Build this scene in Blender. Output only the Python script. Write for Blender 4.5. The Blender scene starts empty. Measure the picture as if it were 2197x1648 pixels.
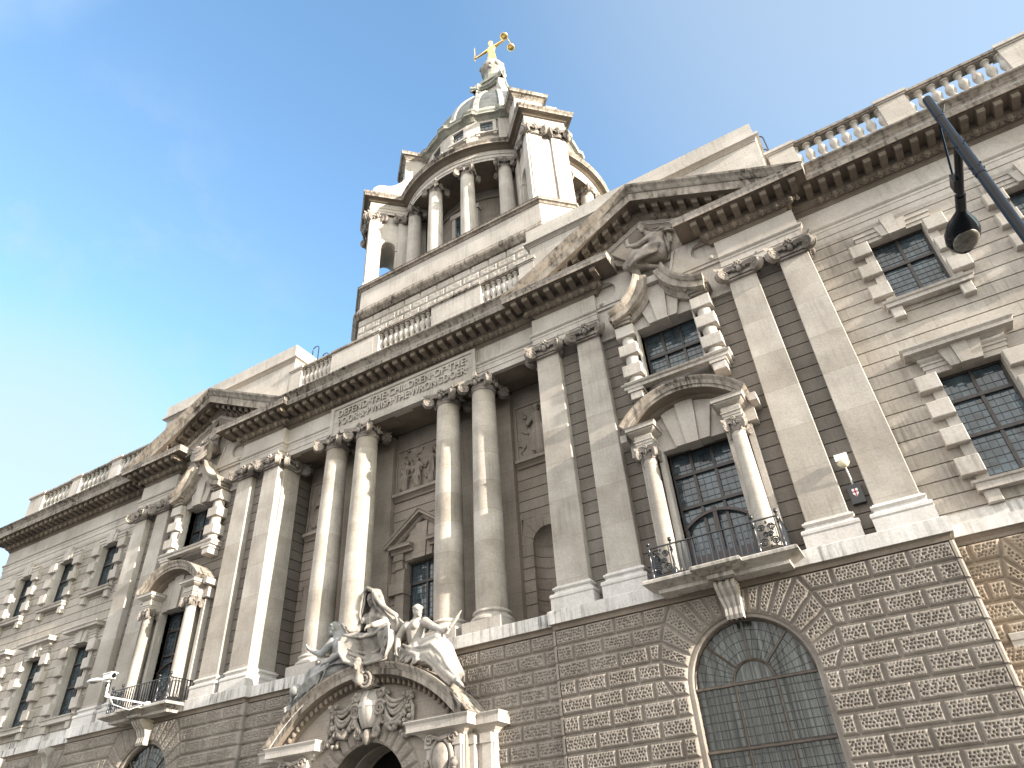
import bpy, math, random
import numpy as np
from mathutils import Vector, Matrix
random.seed(7); RNG = np.random.default_rng(11)
sc = bpy.context.scene
COL = sc.collection
PI = math.pi
R = math.radians

# ------------------------------------------------------------------ camera
cam = bpy.data.objects.new("camera", bpy.data.cameras.new("camera"))
COL.objects.link(cam)
RM = ((0.85843613, 0.50963639, -0.05794961), (-0.34032578, 0.4814025, -0.80773139), (-0.38375222, 0.71310756, 0.5866957))
CP = (16.14878807, -19.30225996, 1.69422457)
m = Matrix.Identity(4)
for i in range(3):
    m[i][0] = RM[0][i]; m[i][1] = -RM[1][i]; m[i][2] = -RM[2][i]; m[i][3] = CP[i]
cam.matrix_world = m
cam.data.sensor_width = 36.0
cam.data.lens = 1480.0959 / 2197 * 36.0
cam.data.clip_start = 0.1; cam.data.clip_end = 6000
sc.camera = cam

# ------------------------------------------------------------------ light
SUN = Vector((1.0, -0.10, 0.26)).normalized()
SUN_EL = math.asin(SUN.z); SUN_ROT = math.atan2(SUN.x, SUN.y)
sl = bpy.data.lights.new("sun", 'SUN'); sl.energy = 4.6; sl.angle = R(0.5); sl.color = (1.0, 0.90, 0.77)
so = bpy.data.objects.new("sun", sl); COL.objects.link(so)
so.rotation_euler = (-SUN).to_track_quat('-Z', 'Y').to_euler()
so.location = (40, -30, 60)
sc.view_settings.view_transform = 'Standard'; sc.view_settings.look = 'None'
sc.view_settings.exposure = 1.62; sc.view_settings.gamma = 1.0

CLOUD = (1.66, 1.85, 1.98, 1); SKYTINT = (0.97, 1.13, 1.16, 1); FILL_BANK = (5.0, 4.85, 4.6, 1)
def build_world():
    w = bpy.data.worlds.new("World"); sc.world = w; w.use_nodes = True
    nt = w.node_tree; nt.nodes.clear()
    N = nt.nodes.new; L = nt.links.new
    out = N('ShaderNodeOutputWorld'); bg = N('ShaderNodeBackground')
    sky = N('ShaderNodeTexSky'); sky.sky_type = 'NISHITA'; sky.sun_disc = False
    sky.sun_elevation = SUN_EL; sky.sun_rotation = SUN_ROT
    sky.air_density = 1.0; sky.dust_density = 0.6; sky.ozone_density = 1.5; sky.altitude = 30
    tc = N('ShaderNodeTexCoord')
    # thin torn cloud low in the left of the view, milky air higher on the sun side
    mp = N('ShaderNodeMapping'); mp.inputs['Scale'].default_value = (2.0, 2.0, 2.6); mp.inputs['Location'].default_value = (0.2, 0.5, 0.3)
    n1 = N('ShaderNodeTexNoise'); n1.inputs['Scale'].default_value = 2.4; n1.inputs['Detail'].default_value = 10; n1.inputs['Roughness'].default_value = 0.6
    r1 = N('ShaderNodeValToRGB'); r1.color_ramp.elements[0].position = 0.50; r1.color_ramp.elements[1].position = 0.80
    dot = N('ShaderNodeVectorMath'); dot.operation = 'DOT_PRODUCT'; dot.inputs[1].default_value = (-0.78, 0.24, 0.58)
    mr = N('ShaderNodeMapRange'); mr.interpolation_type = 'SMOOTHSTEP'; mr.inputs[1].default_value = 0.93; mr.inputs[2].default_value = 0.995; mr.inputs[3].default_value = 0.0; mr.inputs[4].default_value = 0.55
    mu = N('ShaderNodeMath'); mu.operation = 'MULTIPLY'
    mu2 = N('ShaderNodeMath'); mu2.operation = 'MULTIPLY_ADD'; mu2.inputs[1].default_value = 0.04
    dot2 = N('ShaderNodeVectorMath'); dot2.operation = 'DOT_PRODUCT'; dot2.inputs[1].default_value = (0.45, 0.40, 0.80)
    mr2 = N('ShaderNodeMapRange'); mr2.interpolation_type = 'SMOOTHSTEP'; mr2.inputs[1].default_value = 0.72; mr2.inputs[2].default_value = 1.0; mr2.inputs[4].default_value = 0.48
    ad = N('ShaderNodeMath'); ad.operation = 'ADD'; ad.use_clamp = True
    mix = N('ShaderNodeMixRGB'); mix.inputs[2].default_value = CLOUD
    tint = N('ShaderNodeMixRGB'); tint.blend_type = 'MULTIPLY'; tint.inputs[0].default_value = 1.0; tint.inputs[2].default_value = SKYTINT
    L(tc.outputs['Generated'], mp.inputs[0]); L(mp.outputs[0], n1.inputs['Vector']); L(n1.outputs[0], r1.inputs[0])
    L(tc.outputs['Generated'], dot.inputs[0]); L(dot.outputs['Value'], mr.inputs[0])
    L(r1.outputs[0], mu.inputs[0]); L(mr.outputs[0], mu.inputs[1])
    L(mr.outputs[0], mu2.inputs[0]); L(mu.outputs[0], mu2.inputs[2])
    L(tc.outputs['Generated'], dot2.inputs[0]); L(dot2.outputs['Value'], mr2.inputs[0])
    dot4 = N('ShaderNodeVectorMath'); dot4.operation = 'DOT_PRODUCT'; dot4.inputs[1].default_value = (-0.86, 0.33, 0.38)
    mr4 = N('ShaderNodeMapRange'); mr4.interpolation_type = 'SMOOTHSTEP'; mr4.inputs[1].default_value = 0.955; mr4.inputs[2].default_value = 1.0; mr4.inputs[4].default_value = 0.75
    mxx = N('ShaderNodeMath'); mxx.operation = 'MAXIMUM'
    L(tc.outputs['Generated'], dot4.inputs[0]); L(dot4.outputs['Value'], mr4.inputs[0]); L(mr4.outputs[0], mxx.inputs[0]); L(mu2.outputs[0], mxx.inputs[1])
    L(mxx.outputs[0], ad.inputs[0]); L(mr2.outputs[0], ad.inputs[1])
    L(ad.outputs[0], mix.inputs[0]); L(sky.outputs[0], tint.inputs[1]); L(tint.outputs[0], mix.inputs[1])
    # unseen bright cloud bank added behind the camera to brighten the facade
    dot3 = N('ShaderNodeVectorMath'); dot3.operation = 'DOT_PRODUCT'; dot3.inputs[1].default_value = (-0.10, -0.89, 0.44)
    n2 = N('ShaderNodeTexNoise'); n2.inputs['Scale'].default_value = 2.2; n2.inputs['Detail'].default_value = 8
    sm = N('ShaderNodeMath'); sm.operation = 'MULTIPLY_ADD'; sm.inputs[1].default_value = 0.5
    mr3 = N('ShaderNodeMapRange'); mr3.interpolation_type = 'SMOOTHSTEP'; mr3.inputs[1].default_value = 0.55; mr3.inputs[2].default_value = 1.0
    mix3 = N('ShaderNodeMixRGB'); mix3.inputs[2].default_value = FILL_BANK
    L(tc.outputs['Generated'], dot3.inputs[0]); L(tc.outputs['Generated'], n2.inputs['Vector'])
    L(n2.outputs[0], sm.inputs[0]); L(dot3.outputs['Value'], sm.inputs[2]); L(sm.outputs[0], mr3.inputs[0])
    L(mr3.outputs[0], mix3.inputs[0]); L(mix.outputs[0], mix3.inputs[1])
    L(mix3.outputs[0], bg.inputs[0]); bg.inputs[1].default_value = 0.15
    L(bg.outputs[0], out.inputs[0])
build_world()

# ------------------------------------------------------------------ materials
def nodes(name):
    mt = bpy.data.materials.new(name); mt.use_nodes = True
    nt = mt.node_tree; b = nt.nodes['Principled BSDF']
    return mt, nt, b, nt.nodes.new, nt.links.new

def stone(name, ca, cb, grime=0.35, streak=0.3, streak_col=(0.06, 0.055, 0.05), rough=0.85, block=None, bump=0.25, sxy=9.0, sz=0.55, scale=0.5, mmin=0.0):
    """weathered Portland stone: patchy tone, fine grain, rain streaks with shapes of their own, optional ashlar blocks (width,height,offz)"""
    mt, nt, b, N, L = nodes(name)
    ca, cb = [tuple(c * k for c, k in zip(q, (0.985, 1.0, 1.055))) for q in (ca, cb)]
    g = N('ShaderNodeNewGeometry')
    n1 = N('ShaderNodeTexNoise'); n1.inputs['Scale'].default_value = scale; n1.inputs['Detail'].default_value = 8; n1.inputs['Roughness'].default_value = 0.62
    L(g.outputs['Position'], n1.inputs['Vector'])
    r1 = N('ShaderNodeValToRGB'); e = r1.color_ramp.elements
    e[0].position = 0.33; e[0].color = (*cb, 1); e[1].position = 0.66; e[1].color = (*ca, 1)
    L(n1.outputs[0], r1.inputs[0]); colr = r1.outputs[0]
    if block:
        bw, bh, oz, var = block
        sx = N('ShaderNodeSeparateXYZ'); L(g.outputs['Position'], sx.inputs[0])
        a = N('ShaderNodeMath'); a.operation = 'ADD'; L(sx.outputs[0], a.inputs[0]); L(sx.outputs[1], a.inputs[1])
        z = N('ShaderNodeMath'); z.operation = 'SUBTRACT'; L(sx.outputs[2], z.inputs[0]); z.inputs[1].default_value = oz
        cx = N('ShaderNodeCombineXYZ'); L(a.outputs[0], cx.inputs[0]); L(z.outputs[0], cx.inputs[1])
        br = N('ShaderNodeTexBrick'); L(cx.outputs[0], br.inputs['Vector'])
        br.inputs['Scale'].default_value = 1.0; br.inputs['Brick Width'].default_value = bw; br.inputs['Row Height'].default_value = bh
        br.inputs['Mortar Size'].default_value = 0.006; br.inputs['Mortar Smooth'].default_value = 0.3
        br.inputs['Color1'].default_value = (1 - var, 1 - var * 1.05, 1 - var * 1.15, 1); br.inputs['Color2'].default_value = (1.0, 1.0, 1.0, 1)
        br.inputs['Mortar'].default_value = (0.62, 0.58, 0.54, 1)
        mm = N('ShaderNodeMixRGB'); mm.blend_type = 'MULTIPLY'; mm.inputs[0].default_value = 1.0
        L(colr, mm.inputs[1]); L(br.outputs[0], mm.inputs[2]); colr = mm.outputs[0]
    # grain
    n2 = N('ShaderNodeTexNoise'); n2.inputs['Scale'].default_value = 14; n2.inputs['Detail'].default_value = 6; n2.inputs['Roughness'].default_value = 0.7
    L(g.outputs['Position'], n2.inputs['Vector'])
    r2 = N('ShaderNodeValToRGB'); r2.color_ramp.elements[0].position = 0.3; r2.color_ramp.elements[0].color = (0.74, 0.73, 0.72, 1); r2.color_ramp.elements[1].position = 0.62
    L(n2.outputs[0], r2.inputs[0])
    m2 = N('ShaderNodeMixRGB'); m2.blend_type = 'MULTIPLY'; m2.inputs[0].default_value = 0.8
    L(colr, m2.inputs[1]); L(r2.outputs[0], m2.inputs[2]); colr = m2.outputs[0]
    # soot / rain streaks
    mp = N('ShaderNodeMapping'); mp.inputs['Scale'].default_value = (sxy, sxy, sz); L(g.outputs['Position'], mp.inputs[0])
    n3 = N('ShaderNodeTexNoise'); n3.inputs['Scale'].default_value = 1.0; n3.inputs['Detail'].default_value = 7; n3.inputs['Roughness'].default_value = 0.65
    L(mp.outputs[0], n3.inputs['Vector'])
    r3 = N('ShaderNodeValToRGB'); r3.color_ramp.elements[0].position = 0.46; r3.color_ramp.elements[1].position = 0.66
    L(n3.outputs[0], r3.inputs[0])
    n4 = N('ShaderNodeTexNoise'); n4.inputs['Scale'].default_value = 0.55; n4.inputs['Detail'].default_value = 5
    mp4 = N('ShaderNodeMapping'); mp4.inputs['Location'].default_value = (37.1, 5.3, 11.7); L(g.outputs['Position'], mp4.inputs[0]); L(mp4.outputs[0], n4.inputs['Vector'])
    r4 = N('ShaderNodeValToRGB'); r4.color_ramp.elements[0].position = 0.40; r4.color_ramp.elements[1].position = 0.68
    L(n4.outputs[0], r4.inputs[0])
    mx_ = N('ShaderNodeMath'); mx_.operation = 'MAXIMUM'; L(r4.outputs[0], mx_.inputs[0]); mx_.inputs[1].default_value = mmin
    mk = N('ShaderNodeMath'); mk.operation = 'MULTIPLY'; L(r3.outputs[0], mk.inputs[0]); L(mx_.outputs[0], mk.inputs[1])
    mk2 = N('ShaderNodeMath'); mk2.operation = 'MULTIPLY'; L(mk.outputs[0], mk2.inputs[0]); mk2.inputs[1].default_value = streak
    mg = N('ShaderNodeMath'); mg.operation = 'MULTIPLY'; L(r4.outputs[0], mg.inputs[0]); mg.inputs[1].default_value = grime * 0.4
    ma = N('ShaderNodeMath'); ma.operation = 'ADD'; ma.use_clamp = True; mk2.use_clamp = True; L(mk2.outputs[0], ma.inputs[0]); L(mg.outputs[0], ma.inputs[1])
    m3 = N('ShaderNodeMixRGB'); L(ma.outputs[0], m3.inputs[0]); L(colr, m3.inputs[1]); m3.inputs[2].default_value = (*streak_col, 1)
    L(m3.outputs[0], b.inputs['Base Color'])
    b.inputs['Roughness'].default_value = rough; b.inputs['Specular IOR Level'].default_value = 0.25
    bp = N('ShaderNodeBump'); bp.inputs['Strength'].default_value = bump; bp.inputs['Distance'].default_value = 0.02
    L(n2.outputs[0], bp.inputs['Height']); L(bp.outputs[0], b.inputs['Normal'])
    return mt

M = {}
M['pil'] = stone('smooth_limestone', (0.56, 0.515, 0.45), (0.37, 0.33, 0.28), grime=0.35, streak=0.28, block=(40, 1.38, 9.35, 0.20), scale=0.6)
M['col'] = stone('column_limestone', (0.54, 0.49, 0.42), (0.35, 0.31, 0.26), grime=0.45, streak=0.35, block=(40, 1.2, 9.2, 0.20), scale=0.7)
M['wall'] = stone('channelled_limestone', (0.52, 0.475, 0.41), (0.39, 0.35, 0.295), grime=0.45, streak=0.4, block=(1.35, 0.447, 9.184, 0.16))
M['pwall'] = stone('shaded_channelled_limestone', (0.235, 0.21, 0.18), (0.165, 0.145, 0.12), grime=0.5, streak=0.4, block=(1.2, 0.447, 9.184, 0.14))  # pavilion walls: shadow between the pilasters deepened in the base colour
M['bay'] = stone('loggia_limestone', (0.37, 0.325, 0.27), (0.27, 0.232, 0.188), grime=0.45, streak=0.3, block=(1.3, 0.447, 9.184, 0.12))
M['trim'] = stone('dressed_limestone', (0.56, 0.515, 0.455), (0.41, 0.37, 0.315), grime=0.4, streak=0.4)
M['white'] = stone('rain_washed_limestone', (0.70, 0.675, 0.63), (0.56, 0.53, 0.48), grime=0.2, streak=1.4, sxy=7.5, sz=0.45, streak_col=(0.10, 0.093, 0.085), scale=0.8, mmin=0.2)
M['sill'] = stone('stained_sill_limestone', (0.54, 0.50, 0.44), (0.38, 0.345, 0.295), grime=0.6, streak=1.0, sxy=7, sz=0.6, streak_col=(0.07, 0.062, 0.054), scale=1.2, mmin=0.2)
M['basewhite'] = stone('pale_base_limestone', (0.66, 0.63, 0.58), (0.54, 0.505, 0.455), grime=0.2, streak=0.3, sxy=6, sz=0.5, scale=0.8)
M['tower'] = stone('pale_tower_limestone', (0.61, 0.565, 0.50), (0.47, 0.428, 0.368), grime=0.3, streak=0.45, block=(1.6, 0.6, 0, 0.07))
M['sooty'] = stone('streaked_cornice_limestone', (0.44, 0.39, 0.325), (0.26, 0.215, 0.172), grime=0.8, streak=1.3, sxy=7, sz=0.6, streak_col=(0.05, 0.044, 0.038), scale=1.4, mmin=0.55)
M['rake'] = stone('marbled_cornice_limestone', (0.46, 0.405, 0.335), (0.27, 0.23, 0.185), grime=0.9, streak=1.2, sxy=5, sz=1.6, streak_col=(0.06, 0.052, 0.044), scale=2.0, mmin=0.45)
M['dark'] = stone('soot_black_limestone', (0.20, 0.18, 0.155), (0.10, 0.09, 0.075), grime=1.0, streak=1.0, sxy=9, sz=1.0, streak_col=(0.03, 0.028, 0.025), scale=1.5)
M['soffit'] = stone('shaded_brown_limestone', (0.25, 0.205, 0.158), (0.14, 0.112, 0.085), grime=0.6, streak=0.3)  # brown stone, its base darkened further for the shade under cornices
M['carve'] = stone('carved_limestone', (0.42, 0.37, 0.315), (0.20, 0.175, 0.15), grime=1.0, streak=0.6, sxy=4, sz=2.5, streak_col=(0.05, 0.045, 0.04), scale=2.2)
M['rust'] = stone('vermiculated_limestone', (0.33, 0.292, 0.248), (0.235, 0.205, 0.17), grime=0.55, streak=0.5, sxy=2.2, sz=0.5, streak_col=(0.10, 0.085, 0.07), scale=0.9)
M['rustw'] = stone('vermiculated_sunlit_limestone', (0.40, 0.325, 0.24), (0.30, 0.235, 0.17), grime=0.3, streak=0.3, sxy=2.2, sz=0.5, scale=0.9)  # right wing's copy of the vermiculated stone, sunlit warmth put into the colour
M['statue'] = stone('statue_limestone', (0.50, 0.46, 0.405), (0.30, 0.275, 0.24), grime=0.8, streak=0.8, sxy=3.0, sz=1.3, streak_col=(0.085, 0.078, 0.07), scale=1.6)
M['statue2'] = stone('lichened_statue_limestone', (0.50, 0.48, 0.45), (0.26, 0.255, 0.245), grime=0.9, streak=0.8, sxy=3.0, sz=1.3, streak_col=(0.09, 0.10, 0.10), scale=1.6)
M['green'] = stone('mossy_limestone', (0.44, 0.42, 0.365), (0.27, 0.275, 0.23), grime=0.8, streak=0.8, sxy=7, sz=1.0, streak_col=(0.05, 0.075, 0.045), scale=1.5)

def simple(name, col, rough=0.5, metal=0.0, var=0.15, nscale=6.0, spec=0.5, coat=0.0):
    mt, nt, b, N, L = nodes(name)
    g = N('ShaderNodeNewGeometry'); n = N('ShaderNodeTexNoise'); n.inputs['Scale'].default_value = nscale; n.inputs['Detail'].default_value = 5
    L(g.outputs['Position'], n.inputs['Vector'])
    r = N('ShaderNodeValToRGB'); r.color_ramp.elements[0].position = 0.35; r.color_ramp.elements[1].position = 0.65
    r.color_ramp.elements[0].color = (*[c * (1 - var) for c in col], 1); r.color_ramp.elements[1].color = (*[min(1, c * (1 + var)) for c in col], 1)
    L(n.outputs[0], r.inputs[0]); L(r.outputs[0], b.inputs['Base Color'])
    b.inputs['Roughness'].default_value = rough; b.inputs['Metallic'].default_value = metal; b.inputs['Specular IOR Level'].default_value = spec
    b.inputs['Coat Weight'].default_value = coat
    return mt

M['iron'] = simple('black_wrought_iron', (0.012, 0.013, 0.016), 0.28, 0.0, 0.3, 20, 0.6)
M['lampblack'] = simple('black_gloss_paint', (0.006, 0.008, 0.012), 0.14, 0.0, 0.2, 9, 0.25, 0.0)
M['frame'] = simple('dark_bronze_frame', (0.035, 0.03, 0.028), 0.42, 0.0, 0.3, 8)
M['frame2'] = simple('weathered_bronze_frame', (0.06, 0.046, 0.036), 0.45, 0.0, 0.3, 8)
M['lead'] = simple('lead_came', (0.05, 0.05, 0.055), 0.5, 0.0, 0.3, 9)
M['lead2'] = simple('pale_lead_came', (0.028, 0.028, 0.028), 0.5, 0.0, 0.3, 9)
M['gold'] = simple('gilded_bronze', (0.82, 0.59, 0.25), 0.40, 1.0, 0.12, 3)
M['copper'] = simple('patinated_lead_roof', (0.085, 0.09, 0.085), 0.55, 0.0, 0.35, 1.3)
M['copperrib'] = simple('pale_roof_rib', (0.26, 0.27, 0.245), 0.6, 0.0, 0.3, 1.5)
M['lens'] = simple('lamp_glass', (0.20, 0.185, 0.155), 0.35, 0.0, 0.45, 14, 0.4, 0.0)
M['whitepaint'] = simple('white_painted_metal', (0.78, 0.78, 0.76), 0.35, 0.0, 0.06, 5)
M['creamlens'] = simple('yellowed_lamp_lens', (0.60, 0.52, 0.38), 0.3, 0.0, 0.2, 9)
M['red'] = simple('red_paint', (0.45, 0.03, 0.06), 0.4, 0.0, 0.1, 5)
M['void'] = simple('unlit_interior', (0.008, 0.008, 0.008), 0.9, 0.0, 0.2, 3, 0.1)
M['curtain'] = simple('pale_net_curtain', (0.42, 0.44, 0.43), 0.85, 0.0, 0.7, 1.0)
_n = M['curtain'].node_tree; _t = [q for q in _n.nodes if q.type == 'TEX_NOISE'][0]; _p = _n.nodes.new('ShaderNodeMapping'); _p.inputs['Scale'].default_value = (9.0, 9.0, 0.25)  # tall noise streaks put fold shading into the curtain colour
_n.links.new([q for q in _n.nodes if q.type == 'NEW_GEOMETRY'][0].outputs['Position'], _p.inputs[0]); _n.links.new(_p.outputs[0], _t.inputs['Vector'])
M['blind'] = simple('amber_blind', (0.42, 0.36, 0.24), 0.85, 0.0, 0.2, 1.0)
M['asphalt'] = simple('asphalt', (0.05, 0.05, 0.052), 0.9, 0.0, 0.3, 5)
M['paving'] = simple('paving', (0.22, 0.21, 0.19), 0.9, 0.0, 0.2, 3)
M['brown'] = simple('varnished_door', (0.035, 0.022, 0.02), 0.35, 0.0, 0.3, 4)

def glassmat(name, col, rough=0.05, alpha=0.0):
    mt, nt, b, N, L = nodes(name)
    g = N('ShaderNodeNewGeometry')
    # every leaded pane sits at a slightly different angle
    mp = N('ShaderNodeMapping'); mp.inputs['Scale'].default_value = (4.2, 4.2, 4.2); L(g.outputs['Position'], mp.inputs[0])
    v = N('ShaderNodeTexVoronoi'); v.distance = 'CHEBYCHEV'; v.inputs['Scale'].default_value = 1.0; v.inputs['Randomness'].default_value = 0.25; L(mp.outputs[0], v.inputs['Vector'])
    n = N('ShaderNodeTexNoise'); n.inputs['Scale'].default_value = 1.6; n.inputs['Detail'].default_value = 4; L(g.outputs['Position'], n.inputs['Vector'])
    sb = N('ShaderNodeVectorMath'); sb.operation = 'SUBTRACT'; sb.inputs[1].default_value = (0.5, 0.5, 0.5); L(v.outputs['Color'], sb.inputs[0])
    ml = N('ShaderNodeVectorMath'); ml.operation = 'SCALE'; ml.inputs['Scale'].default_value = 0.09; L(sb.outputs[0], ml.inputs[0])
    ad = N('ShaderNodeVectorMath'); ad.operation = 'ADD'; L(g.outputs['Normal'], ad.inputs[0]); L(ml.outputs[0], ad.inputs[1])
    nr = N('ShaderNodeVectorMath'); nr.operation = 'NORMALIZE'; L(ad.outputs[0], nr.inputs[0])
    r = N('ShaderNodeValToRGB'); r.color_ramp.elements[0].position = 0.3; r.color_ramp.elements[1].position = 0.7
    r.color_ramp.elements[0].color = (*[c * 0.55 for c in col], 1); r.color_ramp.elements[1].color = (*[c * 1.5 for c in col], 1)
    L(n.outputs[0], r.inputs[0])
    if alpha > 0:
        out = nt.nodes['Material Output']; nt.nodes.remove(b)
        tr = N('ShaderNodeBsdfTransparent'); tr.inputs[0].default_value = (0.75, 0.77, 0.76, 1)
        gl = N('ShaderNodeBsdfGlossy'); gl.inputs['Roughness'].default_value = 0.04; L(nr.outputs[0], gl.inputs['Normal'])
        fr = N('ShaderNodeFresnel'); fr.inputs['IOR'].default_value = 1.5
        mx = N('ShaderNodeMixShader'); L(fr.outputs[0], mx.inputs[0]); L(tr.outputs[0], mx.inputs[1]); L(gl.outputs[0], mx.inputs[2]); L(mx.outputs[0], out.inputs[0])
        return mt
    vr = N('ShaderNodeValToRGB'); vr.color_ramp.elements[0].color = (0.55, 0.55, 0.55, 1); vr.color_ramp.elements[1].color = (1.7, 1.75, 1.8, 1); vr.color_ramp.elements[1].position = 0.95  # sky reflection painted into the base colour, varying pane by pane
    L(v.outputs['Color'], vr.inputs[0]); mm = N('ShaderNodeMixRGB'); mm.blend_type = 'MULTIPLY'; mm.inputs[0].default_value = 1.0; L(r.outputs[0], mm.inputs[1]); L(vr.outputs[0], mm.inputs[2])
    L(mm.outputs[0], b.inputs['Base Color']); L(nr.outputs[0], b.inputs['Normal'])
    b.inputs['Roughness'].default_value = rough; b.inputs['Specular IOR Level'].default_value = 0.75
    return mt
M['glass'] = glassmat('dark_leaded_glass', (0.040, 0.060, 0.072))
M['glassclear'] = glassmat('clear_leaded_glass', (0.02, 0.02, 0.02), alpha=0.5)

# ------------------------------------------------------------------ mesh builder
class MB:
    def __init__(s): s.v = []; s.f = []; s.mi = []; s.T = None; s.m = 0
    def add(s, vs, fs, m=None):
        o = len(s.v)
        if s.T is not None: vs = [s.T(*p) for p in vs]
        s.v.extend(vs); s.f.extend([tuple(i + o for i in f) for f in fs]); s.mi.extend([s.m if m is None else m] * len(fs)); return s
    def box(s, x0, x1, y0, y1, z0, z1, c=0.0, m=None):
        if x1 < x0: x0, x1 = x1, x0
        if c <= 0:
            vs = [(x0, y0, z0), (x1, y0, z0), (x1, y1, z0), (x0, y1, z0), (x0, y0, z1), (x1, y0, z1), (x1, y1, z1), (x0, y1, z1)]
            return s.add(vs, [(0, 3, 2, 1), (4, 5, 6, 7), (0, 1, 5, 4), (1, 2, 6, 5), (2, 3, 7, 6), (3, 0, 4, 7)], m)
        # front (-y) chamfered block
        vs = [(x0, y1, z0), (x1, y1, z0), (x1, y1, z1), (x0, y1, z1), (x0, y0 + c, z0), (x1, y0 + c, z0), (x1, y0 + c, z1), (x0, y0 + c, z1),
              (x0 + c, y0, z0 + c), (x1 - c, y0, z0 + c), (x1 - c, y0, z1 - c), (x0 + c, y0, z1 - c)]
        return s.add(vs, [(0, 1, 5, 4)[::-1], (1, 2, 6, 5)[::-1], (2, 3, 7, 6)[::-1], (3, 0, 4, 7)[::-1], (4, 5, 9, 8), (5, 6, 10, 9), (6, 7, 11, 10), (7, 4, 8, 11), (8, 9, 10, 11), (0, 3, 2, 1)], m)
    def poly(s, pts, y0, y1, m=None):
        """prism from (x,z) outline, y0 front to y1 back"""
        n = len(pts)
        vs = [(p[0], y0, p[1]) for p in pts] + [(p[0], y1, p[1]) for p in pts]
        fs = [tuple(range(n)), tuple(range(2 * n - 1, n - 1, -1))] + [(i, i + n, (i + 1) % n + n, (i + 1) % n) for i in range(n)]
        return s.add(vs, fs, m)
    def sweep(s, P, A, B, prof, closed=False, cap=True, mats=None):
        """P points, A outward vectors, B up vectors; prof closed outline of (o,h)"""
        n = len(prof); k = len(P); vs = []
        for p, a, b in zip(P, A, B):
            for o, h in prof: vs.append((p[0] + a[0] * o + b[0] * h, p[1] + a[1] * o + b[1] * h, p[2] + a[2] * o + b[2] * h))
        rng = range(k if closed else k - 1)
        if mats is None:
            fs = [(i * n + j, ((i + 1) % k) * n + j, ((i + 1) % k) * n + (j + 1) % n, i * n + (j + 1) % n) for i in rng for j in range(n)]
            if cap and not closed: fs += [tuple(range(n)), tuple(range((k - 1) * n + n - 1, (k - 1) * n - 1, -1))]
            return s.add(vs, fs)
        base = len(s.v); s.add(vs, [])
        for j in range(n):
            fs = [(base + i * n + j, base + ((i + 1) % k) * n + j, base + ((i + 1) % k) * n + (j + 1) % n, base + i * n + (j + 1) % n) for i in rng]
            s.f.extend(fs); s.mi.extend([mats[j]] * len(fs))
        if cap and not closed:
            s.f += [tuple(base + q for q in range(n)), tuple(base + q for q in range((k - 1) * n + n - 1, (k - 1) * n - 1, -1))]; s.mi += [mats[0]] * 2
        return s
    def hsweep(s, path, prof, closed=False, mats=None, z=0.0):
        """horizontal moulding along (x,y) path; outward is to the right of travel"""
        k = len(path); P = []; A = []; B = []
        for i in range(k):
            nn = []
            for a, b in (((i - 1), i), (i, i + 1)):
                if not closed and (a < 0 or b >= k): continue
                p, q = path[a % k], path[b % k]; dx, dy = q[0] - p[0], q[1] - p[1]; l = math.hypot(dx, dy)
                if l > 1e-9: nn.append((dy / l, -dx / l))
            if len(nn) == 2:
                mx, my = nn[0][0] + nn[1][0], nn[0][1] + nn[1][1]; d = (mx * nn[0][0] + my * nn[0][1])
                a = (mx / d, my / d, 0)
            else: a = (nn[0][0], nn[0][1], 0)
            P.append((path[i][0], path[i][1], z)); A.append(a); B.append((0, 0, 1))
        return s.sweep(P, A, B, prof, closed, True, mats)
    def lathe(s, prof, c=(0, 0, 0), n=24, a0=0.0, a1=2 * PI, m=None, axis='z'):
        full = abs(a1 - a0 - 2 * PI) < 1e-6; k = n if full else n + 1; vs = []
        for i in range(k):
            a = a0 + (a1 - a0) * i / n; ca, sa = math.cos(a), math.sin(a)
            for r, z in prof:
                if axis == 'z': vs.append((c[0] + r * ca, c[1] + r * sa, c[2] + z))
                elif axis == 'y': vs.append((c[0] + r * ca, c[1] + z, c[2] + r * sa))
                else: vs.append((c[0] + z, c[1] + r * ca, c[2] + r * sa))
        q = len(prof); fs = []
        for i in range(n):
            j = (i + 1) % k
            for t in range(q - 1): fs.append((i * q + t, j * q + t, j * q + t + 1, i * q + t + 1))
        if full:
            if prof[-1][0] > 1e-6: fs.append(tuple(i * q + q - 1 for i in range(k)))
            if prof[0][0] > 1e-6: fs.append(tuple(i * q for i in range(k))[::-1])
        return s.add(vs, fs, m)
    def tube(s, pts, r, n=8, m=None):
        k = len(pts); vs = []; pts = [Vector(p) for p in pts]
        rr = r if isinstance(r, (list, tuple)) else [r] * k
        up = Vector((0.13, 0.21, 0.97))
        for i in range(k):
            d = (pts[min(i + 1, k - 1)] - pts[max(i - 1, 0)]); d = d.normalized() if d.length > 1e-9 else Vector((0, 0, 1))
            u = d.cross(up)
            if u.length < 1e-3: u = d.cross(Vector((1, 0, 0)))
            u.normalize(); w = d.cross(u)
            for j in range(n):
                a = 2 * PI * j / n; p = pts[i] + (u * math.cos(a) + w * math.sin(a)) * rr[i]; vs.append(tuple(p))
        fs = [(i * n + j, i * n + (j + 1) % n, (i + 1) * n + (j + 1) % n, (i + 1) * n + j) for i in range(k - 1) for j in range(n)]
        fs += [tuple(range(n))[::-1], tuple((k - 1) * n + j for j in range(n))]
        return s.add(vs, fs, m)
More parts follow.
